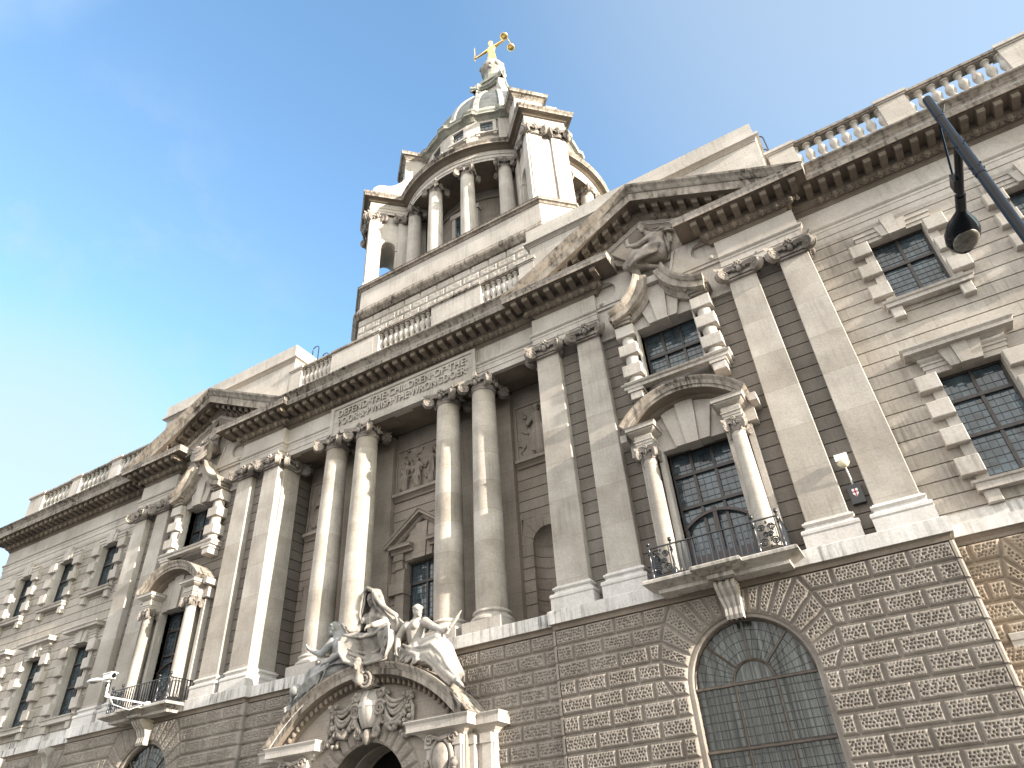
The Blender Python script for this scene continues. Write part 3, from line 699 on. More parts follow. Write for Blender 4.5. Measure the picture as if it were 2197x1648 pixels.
def capital_mesh(h=0.475, s=1.0, square=False):
    mb = MB(); q = h + 0.06
    # necking + echinus
    if square:
        for a_, z0, z1 in ((h + 0.03, 0.0, 0.045), (h + 0.005, 0.045, 0.10), (h + 0.05, 0.10, 0.22), (h, 0.22, 0.42)): mb.box(-a_, a_, -a_, a_, z0, z1)
    else: mb.lathe([(h, 0.0), (h + 0.035, 0.0), (h + 0.035, 0.045), (h + 0.005, 0.055), (h + 0.01, 0.10), (h + 0.06, 0.16), (h + 0.05, 0.22), (h - 0.02, 0.42)], n=28)
    for i in range(4):       # beads
        for k in range(9):
            t = -h + 2 * h * (k + 0.5) / 9; x, y = [(t, -q), (q, t), (t, q), (-q, t)][i]
            if square: mb.ball((x, y, 0.10), 0.035, 6)
    # abacus, concave on plan
    n = 9; ring = []
    for sdx in range(4):
        for k in range(n):
            t = -0.80 + 1.6 * k / n; d = 0.54 + 0.20 * (t / 0.8) ** 2
            x, y = [(t, -d), (d, t), (-t, d), (-d, -t)][sdx]; ring.append((x, y))
    m_ = len(ring)
    vs = [(x * 0.93, y * 0.93, 0.44) for x, y in ring] + [(x, y, 0.50) for x, y in ring] + [(x, y, 0.57) for x, y in ring]
    fs = [tuple(range(m_))[::-1], tuple(range(2 * m_, 3 * m_))] + [(r_ * m_ + i, r_ * m_ + (i + 1) % m_, (r_ + 1) * m_ + (i + 1) % m_, (r_ + 1) * m_ + i) for r_ in range(2) for i in range(m_)]
    mb.add(vs, fs)
    r2 = math.sqrt(.5)
    for sx, sy in ((1, -1), (-1, -1), (1, 1), (-1, 1)):
        volute(mb, (sx * 0.60, sy * 0.60, 0.185), (sx * r2, sy * r2), 0.235, 0.19)
        for k in range(2):   # channel sweeping from the centre into the volute
            off = [(0, 1), (1, 0)][k]
            p0 = (sx * 0.60 * off[1] * 0.25, sy * 0.56, 0.40) if k == 0 else (sx * 0.56, sy * 0.60 * 0.25, 0.40)
            mb.tube([p0, (sx * 0.45, sy * 0.57, 0.37) if k == 0 else (sx * 0.57, sy * 0.45, 0.37), (sx * 0.62, sy * 0.62, 0.41)], 0.05, 6)
    for x, y in ((0, -0.56), (0.56, 0), (0, 0.56), (-0.56, 0)):      # flower over each face
        nx, ny = (x / 0.56, y / 0.56)
        for k in range(7):
            a = 2 * PI * k / 7 + 0.2; u = 0.115 * math.cos(a); v = 0.115 * math.sin(a)
            mb.ball((x + nx * 0.06 - ny * u, y + ny * 0.06 + nx * u, 0.50 + v), 0.062, 6)
        mb.ball((x + nx * 0.12, y + ny * 0.12, 0.50), 0.055, 6)
        mb.ball((x + nx * 0.07, y + ny * 0.07, 0.27), 0.10, 6, sz=(1, 1, 1.3))
        for k in (-1, 1): mb.ball((x + nx * 0.04 - ny * 0.17 * k, y + ny * 0.04 + nx * 0.17 * k, 0.31), 0.07, 6)
    return mb
capC = capital_mesh().mesh('capital', 'carve', smooth=45)
capP = capital_mesh(square=True).mesh('capital', 'carve', smooth=45)

def base_mesh_square(h=0.56):
    mb = MB()
    mb.box(-h - 0.17, h + 0.17, -0.17, 0.6, -0.77, -0.42)
    prof = [(-0.2, -0.42), (0.16, -0.42), (0.19, -0.38), (0.19, -0.31), (0.16, -0.27), (0.10, -0.255), (0.06, -0.21), (0.055, -0.16), (0.09, -0.14), (0.115, -0.10), (0.10, -0.05), (0.045, -0.035), (0.04, 0.0), (-0.2, 0.0)]
    mb.hsweep([(-h, 0.6), (-h, 0.0), (h, 0.0), (h, 0.6)], prof)
    return mb
baseP = base_mesh_square().mesh('base', 'basewhite', smooth=35)
bm_ = MB(); bm_.box(-0.75, 0.75, -0.75, 0.75, -0.77, -0.42)
bm_.lathe([(0.3, -0.42), (0.72, -0.42), (0.755, -0.38), (0.755, -0.31), (0.72, -0.27), (0.66, -0.255), (0.62, -0.21), (0.615, -0.16), (0.65, -0.14), (0.675, -0.10), (0.66, -0.05), (0.60, -0.035), (0.585, 0.0), (0.3, 0.0)], n=40)
baseC = bm_.mesh('base', 'trim', smooth=40)

def child(name, me, parent, loc=(0, 0, 0), rz=0):
    o = bpy.data.objects.new(name, me); COL.objects.link(o); o.parent = parent; o.location = loc; o.rotation_euler = (0, 0, rz); return o

# pilaster, built facing -y with face at y=0, foot of the shaft at z=9.2
p = MB(); hb, ht = 0.559, 0.474
zz = seg(9.2, 18.2, 10)
def pw(z): t = (z - 9.2) / 9.0; return hb - (hb - ht) * (t ** 1.4)
vs = []; 
for z in zz:
    w = pw(z); vs += [(-w, 0.5, z), (-w, 0.02, z), (-w + 0.02, 0, z), (w - 0.02, 0, z), (w, 0.02, z), (w, 0.5, z)]
fs = [(i * 6 + j, i * 6 + j + 1, (i + 1) * 6 + j + 1, (i + 1) * 6 + j) for i in range(10) for j in range(5)]
p.add(vs, fs); pil_me = p.mesh('pilaster', 'pil')
def pilaster(x, y, rz=0.0):
    o = child('pilaster', pil_me, BLD, (x, y, 0), rz)
    child('base', baseP, o, (0, 0, 9.2)); child('capital', capP, o, (0, 0.40, 18.2)); return o
for xc in (XC, -XC):
    for u in (-4.716, -2.965, 2.965, 4.716): pilaster(xc + u, 0.0)
pilaster(-XC + 5.30, 0.80, PI / 2); pilaster(XC - 5.30, 0.80, -PI / 2)

cp = [(0.559 - (0.559 - 0.474) * (max(0, t - 0.15) / 0.85) ** 1.5 if t > 0.15 else 0.559, 9.2 + 9.0 * t) for t in seg(0, 1, 14)]
cm = MB(); cm.lathe(cp, n=40); col_me = cm.mesh('column', 'col', smooth=60)
for x in (-3.98, -2.217, 2.217, 3.98):
    o = child('column', col_me, BLD, (x, 0.74, 0)); child('base', baseC, o, (0, 0, 9.2)); child('capital', capC, o, (0, 0, 18.2))

# ------------------------------------------------------------------ pavilion upper storey
def surround_blocks(mb, xc, half0, half1, y, tops, h=0.47, c=0.0, yb=0.4):
    for sd in (1, -1):
        for t in tops: mb.box(xc + sd * half0, xc + sd * half1, y, yb, t - h, t, c=0.02)

# aedicule capital & column (shared)
ac = MB(); ac.lathe([(0.255, 8.6), (0.30, 8.6), (0.30, 8.70), (0.25, 8.74)] + [(0.255 - 0.045 * (t ** 1.6), 8.74 + 3.56 * t) for t in seg(0, 1, 10)], n=24)
aed_col = ac.mesh('column', 'pil', smooth=50)
cc = MB(); cc.T = lambda x, y, z: (x * 0.45, y * 0.45, z * 0.72)
for src in (capital_mesh(),): cc.add(src.v, src.f)
aed_cap = cc.mesh('capital', 'carve', smooth=45)

def curtain(name, x0, x1, y, z0, z1, mat, parent, amp=0.05, waves=9):
    mb = MB(); n = 90; vs = []
    for i in range(n + 1):
        t = i / n; x = x0 + (x1 - x0) * t
        for z, k in ((z0, 1.0), (z1, 0.6)):
            vs.append((x, y + amp * k * (math.sin(t * waves * 2 * PI) + 0.5 * math.sin(t * waves * 5.3 + 1)), z))
    mb.add(vs, [(2 * i, 2 * i + 2, 2 * i + 3, 2 * i + 1) for i in range(n)])
    return mb.obj(name, mat, parent, smooth=180)

def pavilion(xc):
    YW = 0.30
    w = MB()
    ops = [(xc - 1.03, xc + 1.03, 8.3, 12.66), (xc - 1.03, xc + 1.03, 15.4, 17.78)]
    channelled(w, xc - 5.18, xc + 5.18, YW, 8.0, 18.73, ops, back=0.5)
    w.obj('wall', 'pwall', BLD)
    s = MB()   # returns and soffits joining the wall planes
    s.box(xc - 5.2, xc - 2.46, 0.02, 0.75, 18.73, 20.25); s.box(xc + 2.46, xc + 5.2, 0.02, 0.75, 18.73, 20.25)
    s.box(xc - 5.17, xc - 1.05, 0.76, 1.4, 0.2, 20.2); s.box(xc + 1.05, xc + 5.17, 0.76, 1.4, 0.2, 20.2)
    s.box(xc - 1.7, xc + 1.7, 0.45, 1.4, 12.9, 15.3); 
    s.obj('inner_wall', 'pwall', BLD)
    # plinth band with brown moulding below
    b = MB(); b.hsweep([(xc - 5.6, 0.9), (xc - 5.6, -0.20), (xc + 5.6, -0.20), (xc + 5.6, 0.9)], [(-0.3, 8.03), (0.0, 8.03), (0.0, 8.415), (-0.02, 8.43), (-0.3, 8.44)])
    b.obj('plinth_band', 'white', BLD)
    b = MB(); b.hsweep([(xc - 5.5, 0.9), (xc - 5.5, -0.1), (xc + 5.5, -0.1), (xc + 5.5, 0.9)], [(-0.3, 7.86), (0.0, 7.86), (0.0, 7.97), (0.04, 8.028), (-0.3, 8.028)])
    b.obj('band_moulding', 'soffit', BLD)
    # ---- upper window
    window(xc - 1.02, xc + 1.02, 0.62, 15.42, 17.82, 3, (16.72,), (0.165, 0.2))
    u = MB()
    surround_blocks(u, xc, 1.08, 1.77, -0.30, (17.93, 17.09, 16.20))
    for sd in (1, -1):
        x = xc + sd * 1.42
        u.lathe([(0.24, 15.42), (0.30, 15.42), (0.30, 15.52), (0.24, 15.56), (0.24, 18.02)], (x, 0.02, 0), 20)
        u.box(xc + sd * 1.03, xc + sd * 1.09, -0.05, 0.62, 15.4, 17.8)
        u.box(x - 0.36, x + 0.36, -0.34, 0.3, 15.38, 15.45)
    u.box(xc - 1.03, xc + 1.03, 0.045, 0.62, 17.765, 17.9)
    sill = u
    sill.hsweep([(xc - 1.82, 0.3), (xc - 1.82, -0.32), (xc + 1.82, -0.32), (xc + 1.82, 0.3)], [(-0.25, 15.17), (0.0, 15.17), (0.0, 15.28), (0.06, 15.31), (0.09, 15.37), (0.0, 15.385), (-0.4, 15.41)])
    for sd in (1, -1): u.box(xc + sd * 1.22, xc + sd * 1.66, -0.26, 0.3, 14.76, 15.05, c=0.02); u.box(xc + sd * 1.16, xc + sd * 1.72, -0.30, 0.3, 15.05, 15.17)
    u.obj('window_surround', 'trim', BLD, smooth=35)
    ped = raking(BLD, xc); swan_neck(ped, xc)
    # ---- aedicule with segmental pediment
    A = empty('aedicule', (0, 0, 0), BLD)
    for sd in (1, -1):
        o = child('column', aed_col, A, (xc + sd * 1.42, -0.32, 0)); child('capital', aed_cap, A, (xc + sd * 1.42, -0.32, 12.29))
    for sd in (1, -1):
        e = MB()
        x = xc + sd * 1.42
        e.hsweep([(x - 0.27, 0.3), (x - 0.27, -0.60), (x + 0.27, -0.60), (x + 0.27, 0.3)], [(-0.27, 12.70), (0.0, 12.70), (0.0, 12.78), (0.02, 12.79), (0.02, 12.87), (0.05, 12.89), (0.05, 12.93), (0.0, 12.94), (0.02, 13.0), (0.02, 13.08), (0.0, 13.12), (0.04, 13.13), (0.16, 13.22), (0.16, 13.25), (0.22, 13.26), (0.22, 13.36), (0.26, 13.40), (-0.27, 13.41)])
        e.box(x + sd * 0.28, x + sd * 0.62, -0.10, 0.3, 12.70, 13.38); e.box(x + sd * 0.60, x + sd * 0.82, -0.42, 0.3, 13.18, 13.44)
        e.box(x + sd * 0.22, x + sd * 0.40, 0.02, 0.3, 8.5, 12.7)
        e.obj('entablature_block', 'trim', A, smooth=30)
    a_ = MB(); hw, top, bot = 2.07, 14.56, 13.55
    sag = top - bot; Rr = (hw * hw + sag * sag) / (2 * sag); zc = top - Rr; th = math.asin(hw / Rr)
    P = [(xc + Rr * math.sin(t), 0.0, zc + Rr * math.cos(t)) for t in seg(-th, th, 36)]; B = [(math.sin(t), 0, math.cos(t)) for t in seg(-th, th, 36)]
    a_.sweep(P, [(0, -1, 0)] * 37, B, [(0.86, 0.0), (0.85, -0.05), (0.78, -0.14), (0.76, -0.26), (0.72, -0.27), (0.72, -0.37), (0.30, -0.39), (0.25, -0.46), (0.12, -0.52), (-0.3, -0.52), (-0.3, 0.0)], mats=[0, 0, 0, 0, 0, 1, 1, 1, 1, 1, 0])
    a_.obj('segmental_pediment', ['sooty', 'soffit'], A, smooth=25)
    k = MB()
    k.poly([(xc - 0.20, 12.55), (xc + 0.20, 12.55), (xc + 0.32, 14.28), (xc - 0.32, 14.28)], -0.22, 0.3)
    for sd in (1, -1):
        pts = [(xc + sd * 0.21, 12.60), (xc + sd * 0.54, 12.60), (xc + sd * 0.90, 14.15), (xc + sd * 0.33, 14.26)]; k.poly(pts if sd > 0 else pts[::-1], -0.14, 0.3)
        pts = [(xc + sd * 0.55, 12.62), (xc + sd * 1.06, 12.62), (xc + sd * 1.66, 13.42), (xc + sd * 1.5, 13.75), (xc + sd * 0.92, 14.15)]; k.poly(pts if sd > 0 else pts[::-1], -0.03, 0.3)
        k.box(xc + sd * 1.03, xc + sd * 1.2, -0.06, 0.58, 8.45, 12.62)
    k.obj('keystone', 'trim', A)
    # ---- french window behind the balcony
    wn = window(xc - 1.03, xc + 1.03, 0.55, 8.5, 12.68, 3, (10.78, 11.86), (0.2, 0.22))
    d = MB()
    for sd in (1, -1): d.box(xc + sd * 0.06, xc + sd * 0.9, 0.44, 0.5, 8.5, 9.2); d.box(xc + sd * 0.88, xc + sd * 1.0, 0.42, 0.5, 8.5, 10.05)
    d.box(xc - 0.06, xc + 0.06, 0.42, 0.5, 8.5, 10.6)
    dP = [(xc + 1.36 * math.sin(t), 0.5, 9.06 + 1.36 * math.cos(t)) for t in seg(-0.80, 0.80, 16)]
    d.sweep(dP, [(0, -1, 0)] * 17, [(math.sin(t), 0, math.cos(t)) for t in seg(-0.80, 0.80, 16)], [(0.09, 0.0), (0.09, 0.09), (0.0, 0.09), (0.0, 0.0)])
    d.obj('balcony_door', 'brown', wn)
    # ---- balcony
    bl = MB()
    pr = [(-0.4, 8.0), (0.0, 8.0), (0.0, 8.10), (0.08, 8.12), (0.30, 8.22), (0.33, 8.23), (0.33, 8.30), (0.30, 8.34), (-0.4, 8.345)]
    bl.hsweep([(xc - 1.80, -0.1), (xc - 1.80, -0.72), (xc + 1.80, -0.72), (xc + 1.80, -0.1)], pr)
    bl.hsweep([(xc - 0.36, -0.3), (xc - 0.36, -0.93), (xc + 0.36, -0.93), (xc + 0.36, -0.3)], [(o, z + 0.003) for o, z in pr])
    bal = bl.obj('balcony', 'sill', BLD, smooth=30)
    br = MB()   # console carrying it, doubling as the arch keystone
    pts = [(-0.1, 7.98), (-0.66, 7.98), (-0.70, 7.9), (-0.62, 7.78), (-0.42, 7.62), (-0.30, 7.35), (-0.34, 7.15), (-0.30, 7.05), (-0.1, 7.05)]
    for k_, (x0, x1) in enumerate(((-0.28, -0.2), (-0.14, -0.05), (0.05, 0.14), (0.2, 0.28))):
        f = 1.0; vs = [(xc + x * (1 if z > 7.6 else 0.8), y, z) for x in (x0, x1) for y, z in pts]; n = len(pts)
        br.add(vs, [tuple(range(n))[::-1], tuple(range(n, 2 * n))] + [(i, (i + 1) % n, (i + 1) % n + n, i + n) for i in range(n)])
    vs = [(xc + x * (1 if z > 7.6 else 0.8), y + 0.05 if y < -0.15 else y, z) for x in (-0.27, 0.27) for y, z in pts]; n = len(pts)
    br.add(vs, [tuple(range(n))[::-1], tuple(range(n, 2 * n))] + [(i, (i + 1) % n, (i + 1) % n + n, i + n) for i in range(n)])
    br.obj('console', 'trim', bal)
    rl = MB()
    y = -0.86; z0, z1 = 8.35, 9.28
    def post(x, yy):
        rl.lathe([(0.001, 8.34), (0.07, 8.34), (0.07, 8.39), (0.045, 8.42), (0.055, 8.5), (0.04, 8.56), (0.03, 8.6), (0.045, 8.66), (0.026, 8.7), (0.034, 8.9), (0.03, 9.05), (0.05, 9.09), (0.03, 9.13), (0.048, 9.18), (0.04, 9.26), (0.03, 9.3), (0.025, 9.33), (0.055, 9.37), (0.06, 9.41), (0.04, 9.46), (0.001, 9.475)], (x, yy, 0), 10)
    for x in (-1.83, -1.17, 1.17, 1.83): post(xc + x, y)
    rl.box(xc - 1.83, xc + 1.83, y - 0.03, y + 0.03, z1 - 0.03, z1); rl.box(xc - 1.83, xc + 1.83, y - 0.02, y + 0.02, z0 + 0.06, z0 + 0.085)
    for sd in (1, -1):
        rl.box(xc + sd * 1.83 - 0.03, xc + sd * 1.83 + 0.03, y, 0.25, z1 - 0.03, z1); rl.box(xc + sd * 1.83 - 0.02, xc + sd * 1.83 + 0.02, y, 0.25, z0 + 0.06, z0 + 0.085)
        for q in seg(y, 0.25, 8)[1:]: rl.tube([(xc + sd * 1.83, q, z0), (xc + sd * 1.83, q, z1)], 0.024, 6)
        # scrollwork panel
        for (cx, cz, r, dr) in ((1.34, 8.62, 0.12, 1), (1.64, 8.62, 0.12, -1), (1.36, 9.02, 0.10, 1), (1.62, 9.02, 0.10, -1), (1.44, 8.82, 0.08, -1), (1.56, 8.82, 0.08, 1)):
            pts = []
            for k_ in range(22):
                t = k_ / 21; a = t * 2 * PI * 1.8 * dr + (0 if dr > 0 else PI); q = r * (1 - 0.8 * t); pts.append((xc + sd * (cx + q * math.cos(a)), y, cz + q * math.sin(a)))
            rl.tube(pts, 0.018, 5)
        for k_ in range(7): rl.ball((xc + sd * (1.5 + 0.16 * math.sin(k_ * 2.1)), y, 8.5 + 0.11 * k_), 0.035, 6, sz=(1, 0.4, 1.4))
        for x in (1.25, 1.75): rl.box(xc + sd * x - 0.012, xc + sd * x + 0.012, y - 0.012, y + 0.012, z0, z1)
    for x in seg(-1.17, 1.17, 15)[1:-1]: rl.tube([(xc + x, y, z0), (xc + x, y, 8.5), (xc + x, y, 8.75), (xc + x, y, 9.0), (xc + x, y, z1)], [0.018, 0.028, 0.034, 0.028, 0.018], 6)
    rl.obj('railing', 'iron', bal, smooth=40)
    # ---- big arched window
    zs, r = 5.55, 1.69
    iv = MB()
    P = [(xc + r * math.cos(t), 0, zs + r * math.sin(t)) for t in seg(0, PI, 40)]
    P = [(xc + r, 0, 0.9)] + P + [(xc - r, 0, 0.9)]; Bv = [(1, 0, 0)] + [(math.cos(t), 0, math.sin(t)) for t in seg(0, PI, 40)] + [(-1, 0, 0)]
    iv.sweep(P, [(0, -1, 0)] * 43, Bv, [(-0.03, 0.03), (-0.035, -0.10), (-0.30, -0.125), (-0.30, 0.03)])
    iv.obj('window_reveal', 'rust', BLD, smooth=30)
    r = 1.56; y = 0.20
    f = MB(); tb = lambda pts, rr=0.035: f.tube(pts, rr, 6)
    tb([(xc + r * math.cos(t), y, zs + r * math.sin(t)) for t in seg(0, PI, 40)], 0.05)
    for z in (5.56, 4.08, 2.6): tb([(xc - r, y - 0.02, z), (xc + r, y - 0.02, z)], 0.045)
    for x in (-0.53, 0.53): tb([(xc + x, y, 1.0), (xc + x, y, 5.56)], 0.042)
    tb([(xc + 0.53 * math.cos(t), y, 5.56 + 0.53 * math.sin(t)) for t in seg(0, PI, 20)], 0.042)
    for t in (45, 90, 135): tb([(xc + 0.53 * math.cos(R(t)), y, zs + 0.53 * math.sin(R(t))), (xc + r * math.cos(R(t)), y, zs + r * math.sin(R(t)))], 0.036)
    w2 = f.obj('window', 'frame2', BLD, smooth=60)
    gl = MB(); q_ = r + 0.14; gl.add([(xc - q_, y + 0.02, 0.9), (xc + q_, y + 0.02, 0.9)] + [(xc + q_ * math.cos(t), y + 0.02, zs + q_ * math.sin(t)) for t in seg(0, PI, 40)], [tuple(range(43))]); gl.obj('glass', 'glassclear', w2)
    ld = MB()
    for x in seg(-r, r, 15)[1:-1]:
        zt = zs + (0 if abs(x) < 0.53 else 0); ld.box(xc + x - 0.010, xc + x + 0.010, y - 0.005, y + 0.015, 0.95, 5.56)
    for z in seg(1.1, 5.56, 22): ld.box(xc - r, xc + r, y - 0.006, y + 0.014, z - 0.011, z + 0.011)
    for q in (0.8, 1.05, 1.3): ld.tube([(xc + q * math.cos(t), y, zs + q * math.sin(t)) for t in seg(0, PI, 30)], 0.008, 4)
    for t in seg(0, 180, 20)[1:-1]: ld.tube([(xc + 0.55 * math.cos(R(t)), y, zs + 0.55 * math.sin(R(t))), (xc + r * math.cos(R(t)), y, zs + r * math.sin(R(t)))], 0.008, 4)
    ld.obj('leading', 'lead2', w2)
    curtain('curtain', xc - 1.68, xc + 1.68, y + 0.3, 0.9, 7.3, 'curtain', w2, 0.15, 13)
    rm = MB(); room(rm, xc - 1.78, xc + 1.78, y + 0.1, 0.8, 7.4, 1.2); rm.obj('room', 'void', w2)
for xc in (XC, -XC): pavilion(xc)

# ------------------------------------------------------------------ wings
def wing_bay(xc, visible_lower=True):
    u = MB()
    # upper window
    surround_blocks(u, xc, 0.82, 1.40, W - 0.25, (17.97, 17.08, 16.19), h=0.50, yb=W + 0.1)
    for sd in (1, -1): u.box(xc + sd * 0.80, xc + sd * 1.08, W - 0.08, W + 0.35, 15.45, 17.98)
    u.box(xc - 1.12, xc + 1.12, W - 0.06, W + 0.2, 17.985, 18.12); u.box(xc - 1.12, xc + 1.12, W - 0.10, W + 0.2, 18.12, 18.28); u.box(xc - 1.14, xc + 1.14, W - 0.14, W + 0.2, 18.28, 18.37)
    u.poly([(xc - 0.16, 17.95), (xc + 0.16, 17.95), (xc + 0.22, 18.73), (xc - 0.22, 18.73)], W - 0.2, W + 0.2)
    for sd in (1, -1):
        pts = [(xc + sd * 0.17, 17.98), (xc + sd * 0.36, 17.98), (xc + sd * 0.46, 18.45), (xc + sd * 0.21, 18.45)]; u.poly(pts if sd > 0 else pts[::-1], W - 0.17, W + 0.2)
    u.hsweep([(xc - 1.18, W), (xc - 1.18, W - 0.30), (xc + 1.18, W - 0.30), (xc + 1.18, W)], [(-0.28, 15.17), (0.0, 15.17), (0.0, 15.29), (0.05, 15.31), (0.08, 15.38), (0.0, 15.40), (-0.4, 15.45)])
    for sd in (1, -1): u.box(xc + sd * 0.78, xc + sd * 1.10, W - 0.22, W + 0.1, 14.78, 15.17, c=0.02)
    u.obj('window_surround', 'trim', BLD); u = MB()
    # lower window
    surround_blocks(u, xc, 0.82, 1.40, W - 0.28, (12.62, 11.765, 10.90, 10.0), h=0.50, yb=W + 0.1)
    for sd in (1, -1): u.box(xc + sd * 0.80, xc + sd * 1.10, W - 0.08, W + 0.35, 9.3, 12.65)
    u.hsweep([(xc - 1.02, W), (xc - 1.02, W - 0.10), (xc + 1.02, W - 0.10), (xc + 1.02, W)], [(-0.1, 12.64), (0.0, 12.64), (0.0, 12.80), (0.03, 12.81), (0.03, 12.93), (0.07, 12.95), (0.07, 13.0), (0.03, 13.03), (0.09, 13.10), (0.09, 13.17), (0.05, 13.19), (0.16, 13.27), (0.18, 13.28), (0.36, 13.29), (0.36, 13.39), (0.42, 13.46), (0.42, 13.50), (-0.1, 13.53)])
    u.poly([(xc - 0.155, 12.63), (xc + 0.155, 12.63), (xc + 0.20, 13.34), (xc - 0.20, 13.34)], W - 0.32, W + 0.1)
    for sd in (1, -1):
        pts = [(xc + sd * 0.165, 12.65), (xc + sd * 0.40, 12.65), (xc + sd * 0.55, 13.30), (xc + sd * 0.21, 13.32)]; u.poly(pts if sd > 0 else pts[::-1], W - 0.26, W + 0.1)
    u.hsweep([(xc - 1.20, W), (xc - 1.20, W - 0.28), (xc + 1.20, W - 0.28), (xc + 1.20, W)], [(-0.28, 9.02), (0.0, 9.02), (0.0, 9.20), (0.05, 9.22), (0.07, 9.28), (0.0, 9.30), (-0.4, 9.34)])
    for sd in (1, -1): u.box(xc + sd * 0.76, xc + sd * 1.10, W - 0.20, W + 0.1, 8.68, 9.02, c=0.02)
    u.obj('window_surround', 'trim', BLD)
    window(xc - 0.81, xc + 0.81, W + 0.32, 15.45, 18.0, 2, (16.95,), (0.17, 0.2))
    window(xc - 0.81, xc + 0.81, W + 0.32, 9.33, 12.66, 2, (10.72, 11.83), (0.2, 0.24))
for sgn in (1, -1):
    ops = []
    for n in range(3):
        xc = sgn * (19.85 + 3.9 * n); wing_bay(xc)
        ops += [(xc - 0.81, xc + 0.81, 15.45, 18.0), (xc - 0.81, xc + 0.81, 9.33, 12.66)]
    w = MB(); x0, x1 = (XL, -XC - 5.17) if sgn < 0 else (XC + 5.17, XR)
    channelled(w, x0, x1, W, 8.40, 18.73, ops, back=0.6)
    w.obj('wall', 'wall', BLD)
    w = MB(); w.box(x0, x1, W + 0.62, W + 4.0, 0.2, 20.25); w.box(x0, x1, W + 0.3, W + 0.7, 18.74, 20.25); w.obj('inner_wall', 'pwall', BLD)
    b = MB(); b.hsweep([(x0, W), (x1, W)], [(-0.1, 8.07), (0.12, 8.07), (0.12, 8.37), (0.05, 8.385), (0.05, 8.66), (0.0, 8.68), (-0.1, 8.69)]); b.obj('plinth_band', 'white', BLD)
    b = MB(); b.hsweep([(x0, W), (x1, W)], [(-0.1, 7.84), (0.0, 7.84), (0.0, 7.96), (0.07, 8.068), (-0.1, 8.068)]); b.obj('band_moulding', 'soffit', BLD)
    for n in range(3):
        br = MB()
        xc = sgn * (19.85 + 3.9 * n)
        pts = [(W, 7.98), (W - 0.42, 7.98), (W - 0.48, 7.9), (W - 0.45, 7.78), (W - 0.26, 7.62), (W - 0.14, 7.35), (W - 0.10, 7.0), (W, 7.0)]
        for x0_, x1_ in ((-0.25, -0.16), (-0.11, -0.03), (0.03, 0.11), (0.16, 0.25)):
            vs = [(xc + x * (1 if z > 7.6 else 0.75), y, z) for x in (x0_, x1_) for y, z in pts]; q = len(pts)
            br.add(vs, [tuple(range(q))[::-1], tuple(range(q, 2 * q))] + [(i, (i + 1) % q, (i + 1) % q + q, i + q) for i in range(q)])
        br.box(xc - 0.2, xc + 0.2, W - 0.09, W, 7.0, 7.95)
        br.obj('console', 'trim', BLD)
    # arched ground-floor windows
    for n in range(3):
        xc = sgn * (19.85 + 3.9 * n)
        f = MB(); f.tube([(xc + 1.05 * math.cos(t), W + 0.3, 6.0 + 1.05 * math.sin(t)) for t in seg(0, PI, 24)], 0.05, 6)
        for x in (-0.35, 0.35): f.box(xc + x - 0.04, xc + x + 0.04, W + 0.26, W + 0.34, 1.0, 6.9)
        w_ = f.obj('window', 'frame', BLD)
        gl = MB(); gl.add([(xc - 1.1, W + 0.33, 0.9), (xc + 1.1, W + 0.33, 0.9)] + [(xc + 1.1 * math.cos(t), W + 0.33, 6.0 + 1.1 * math.sin(t)) for t in seg(0, PI, 24)], [tuple(range(27))]); gl.obj('glass', 'glass', w_)
    # impost band
    for n in range(3):
        xc = sgn * (19.85 + 3.9 * n)
        for sd in (1, -1):
            x0_, x1_ = sorted((xc + sd * 1.1, xc + sd * 1.96)); b = MB(); b.hsweep([(x0_, W - 0.02), (x1_, W - 0.02)], [(-0.1, 5.38), (0.08, 5.38), (0.08, 5.5), (0.12, 5.53), (0.14, 5.66), (0.05, 5.70), (-0.1, 5.72)]); b.obj('impost_band', 'trim', BLD)

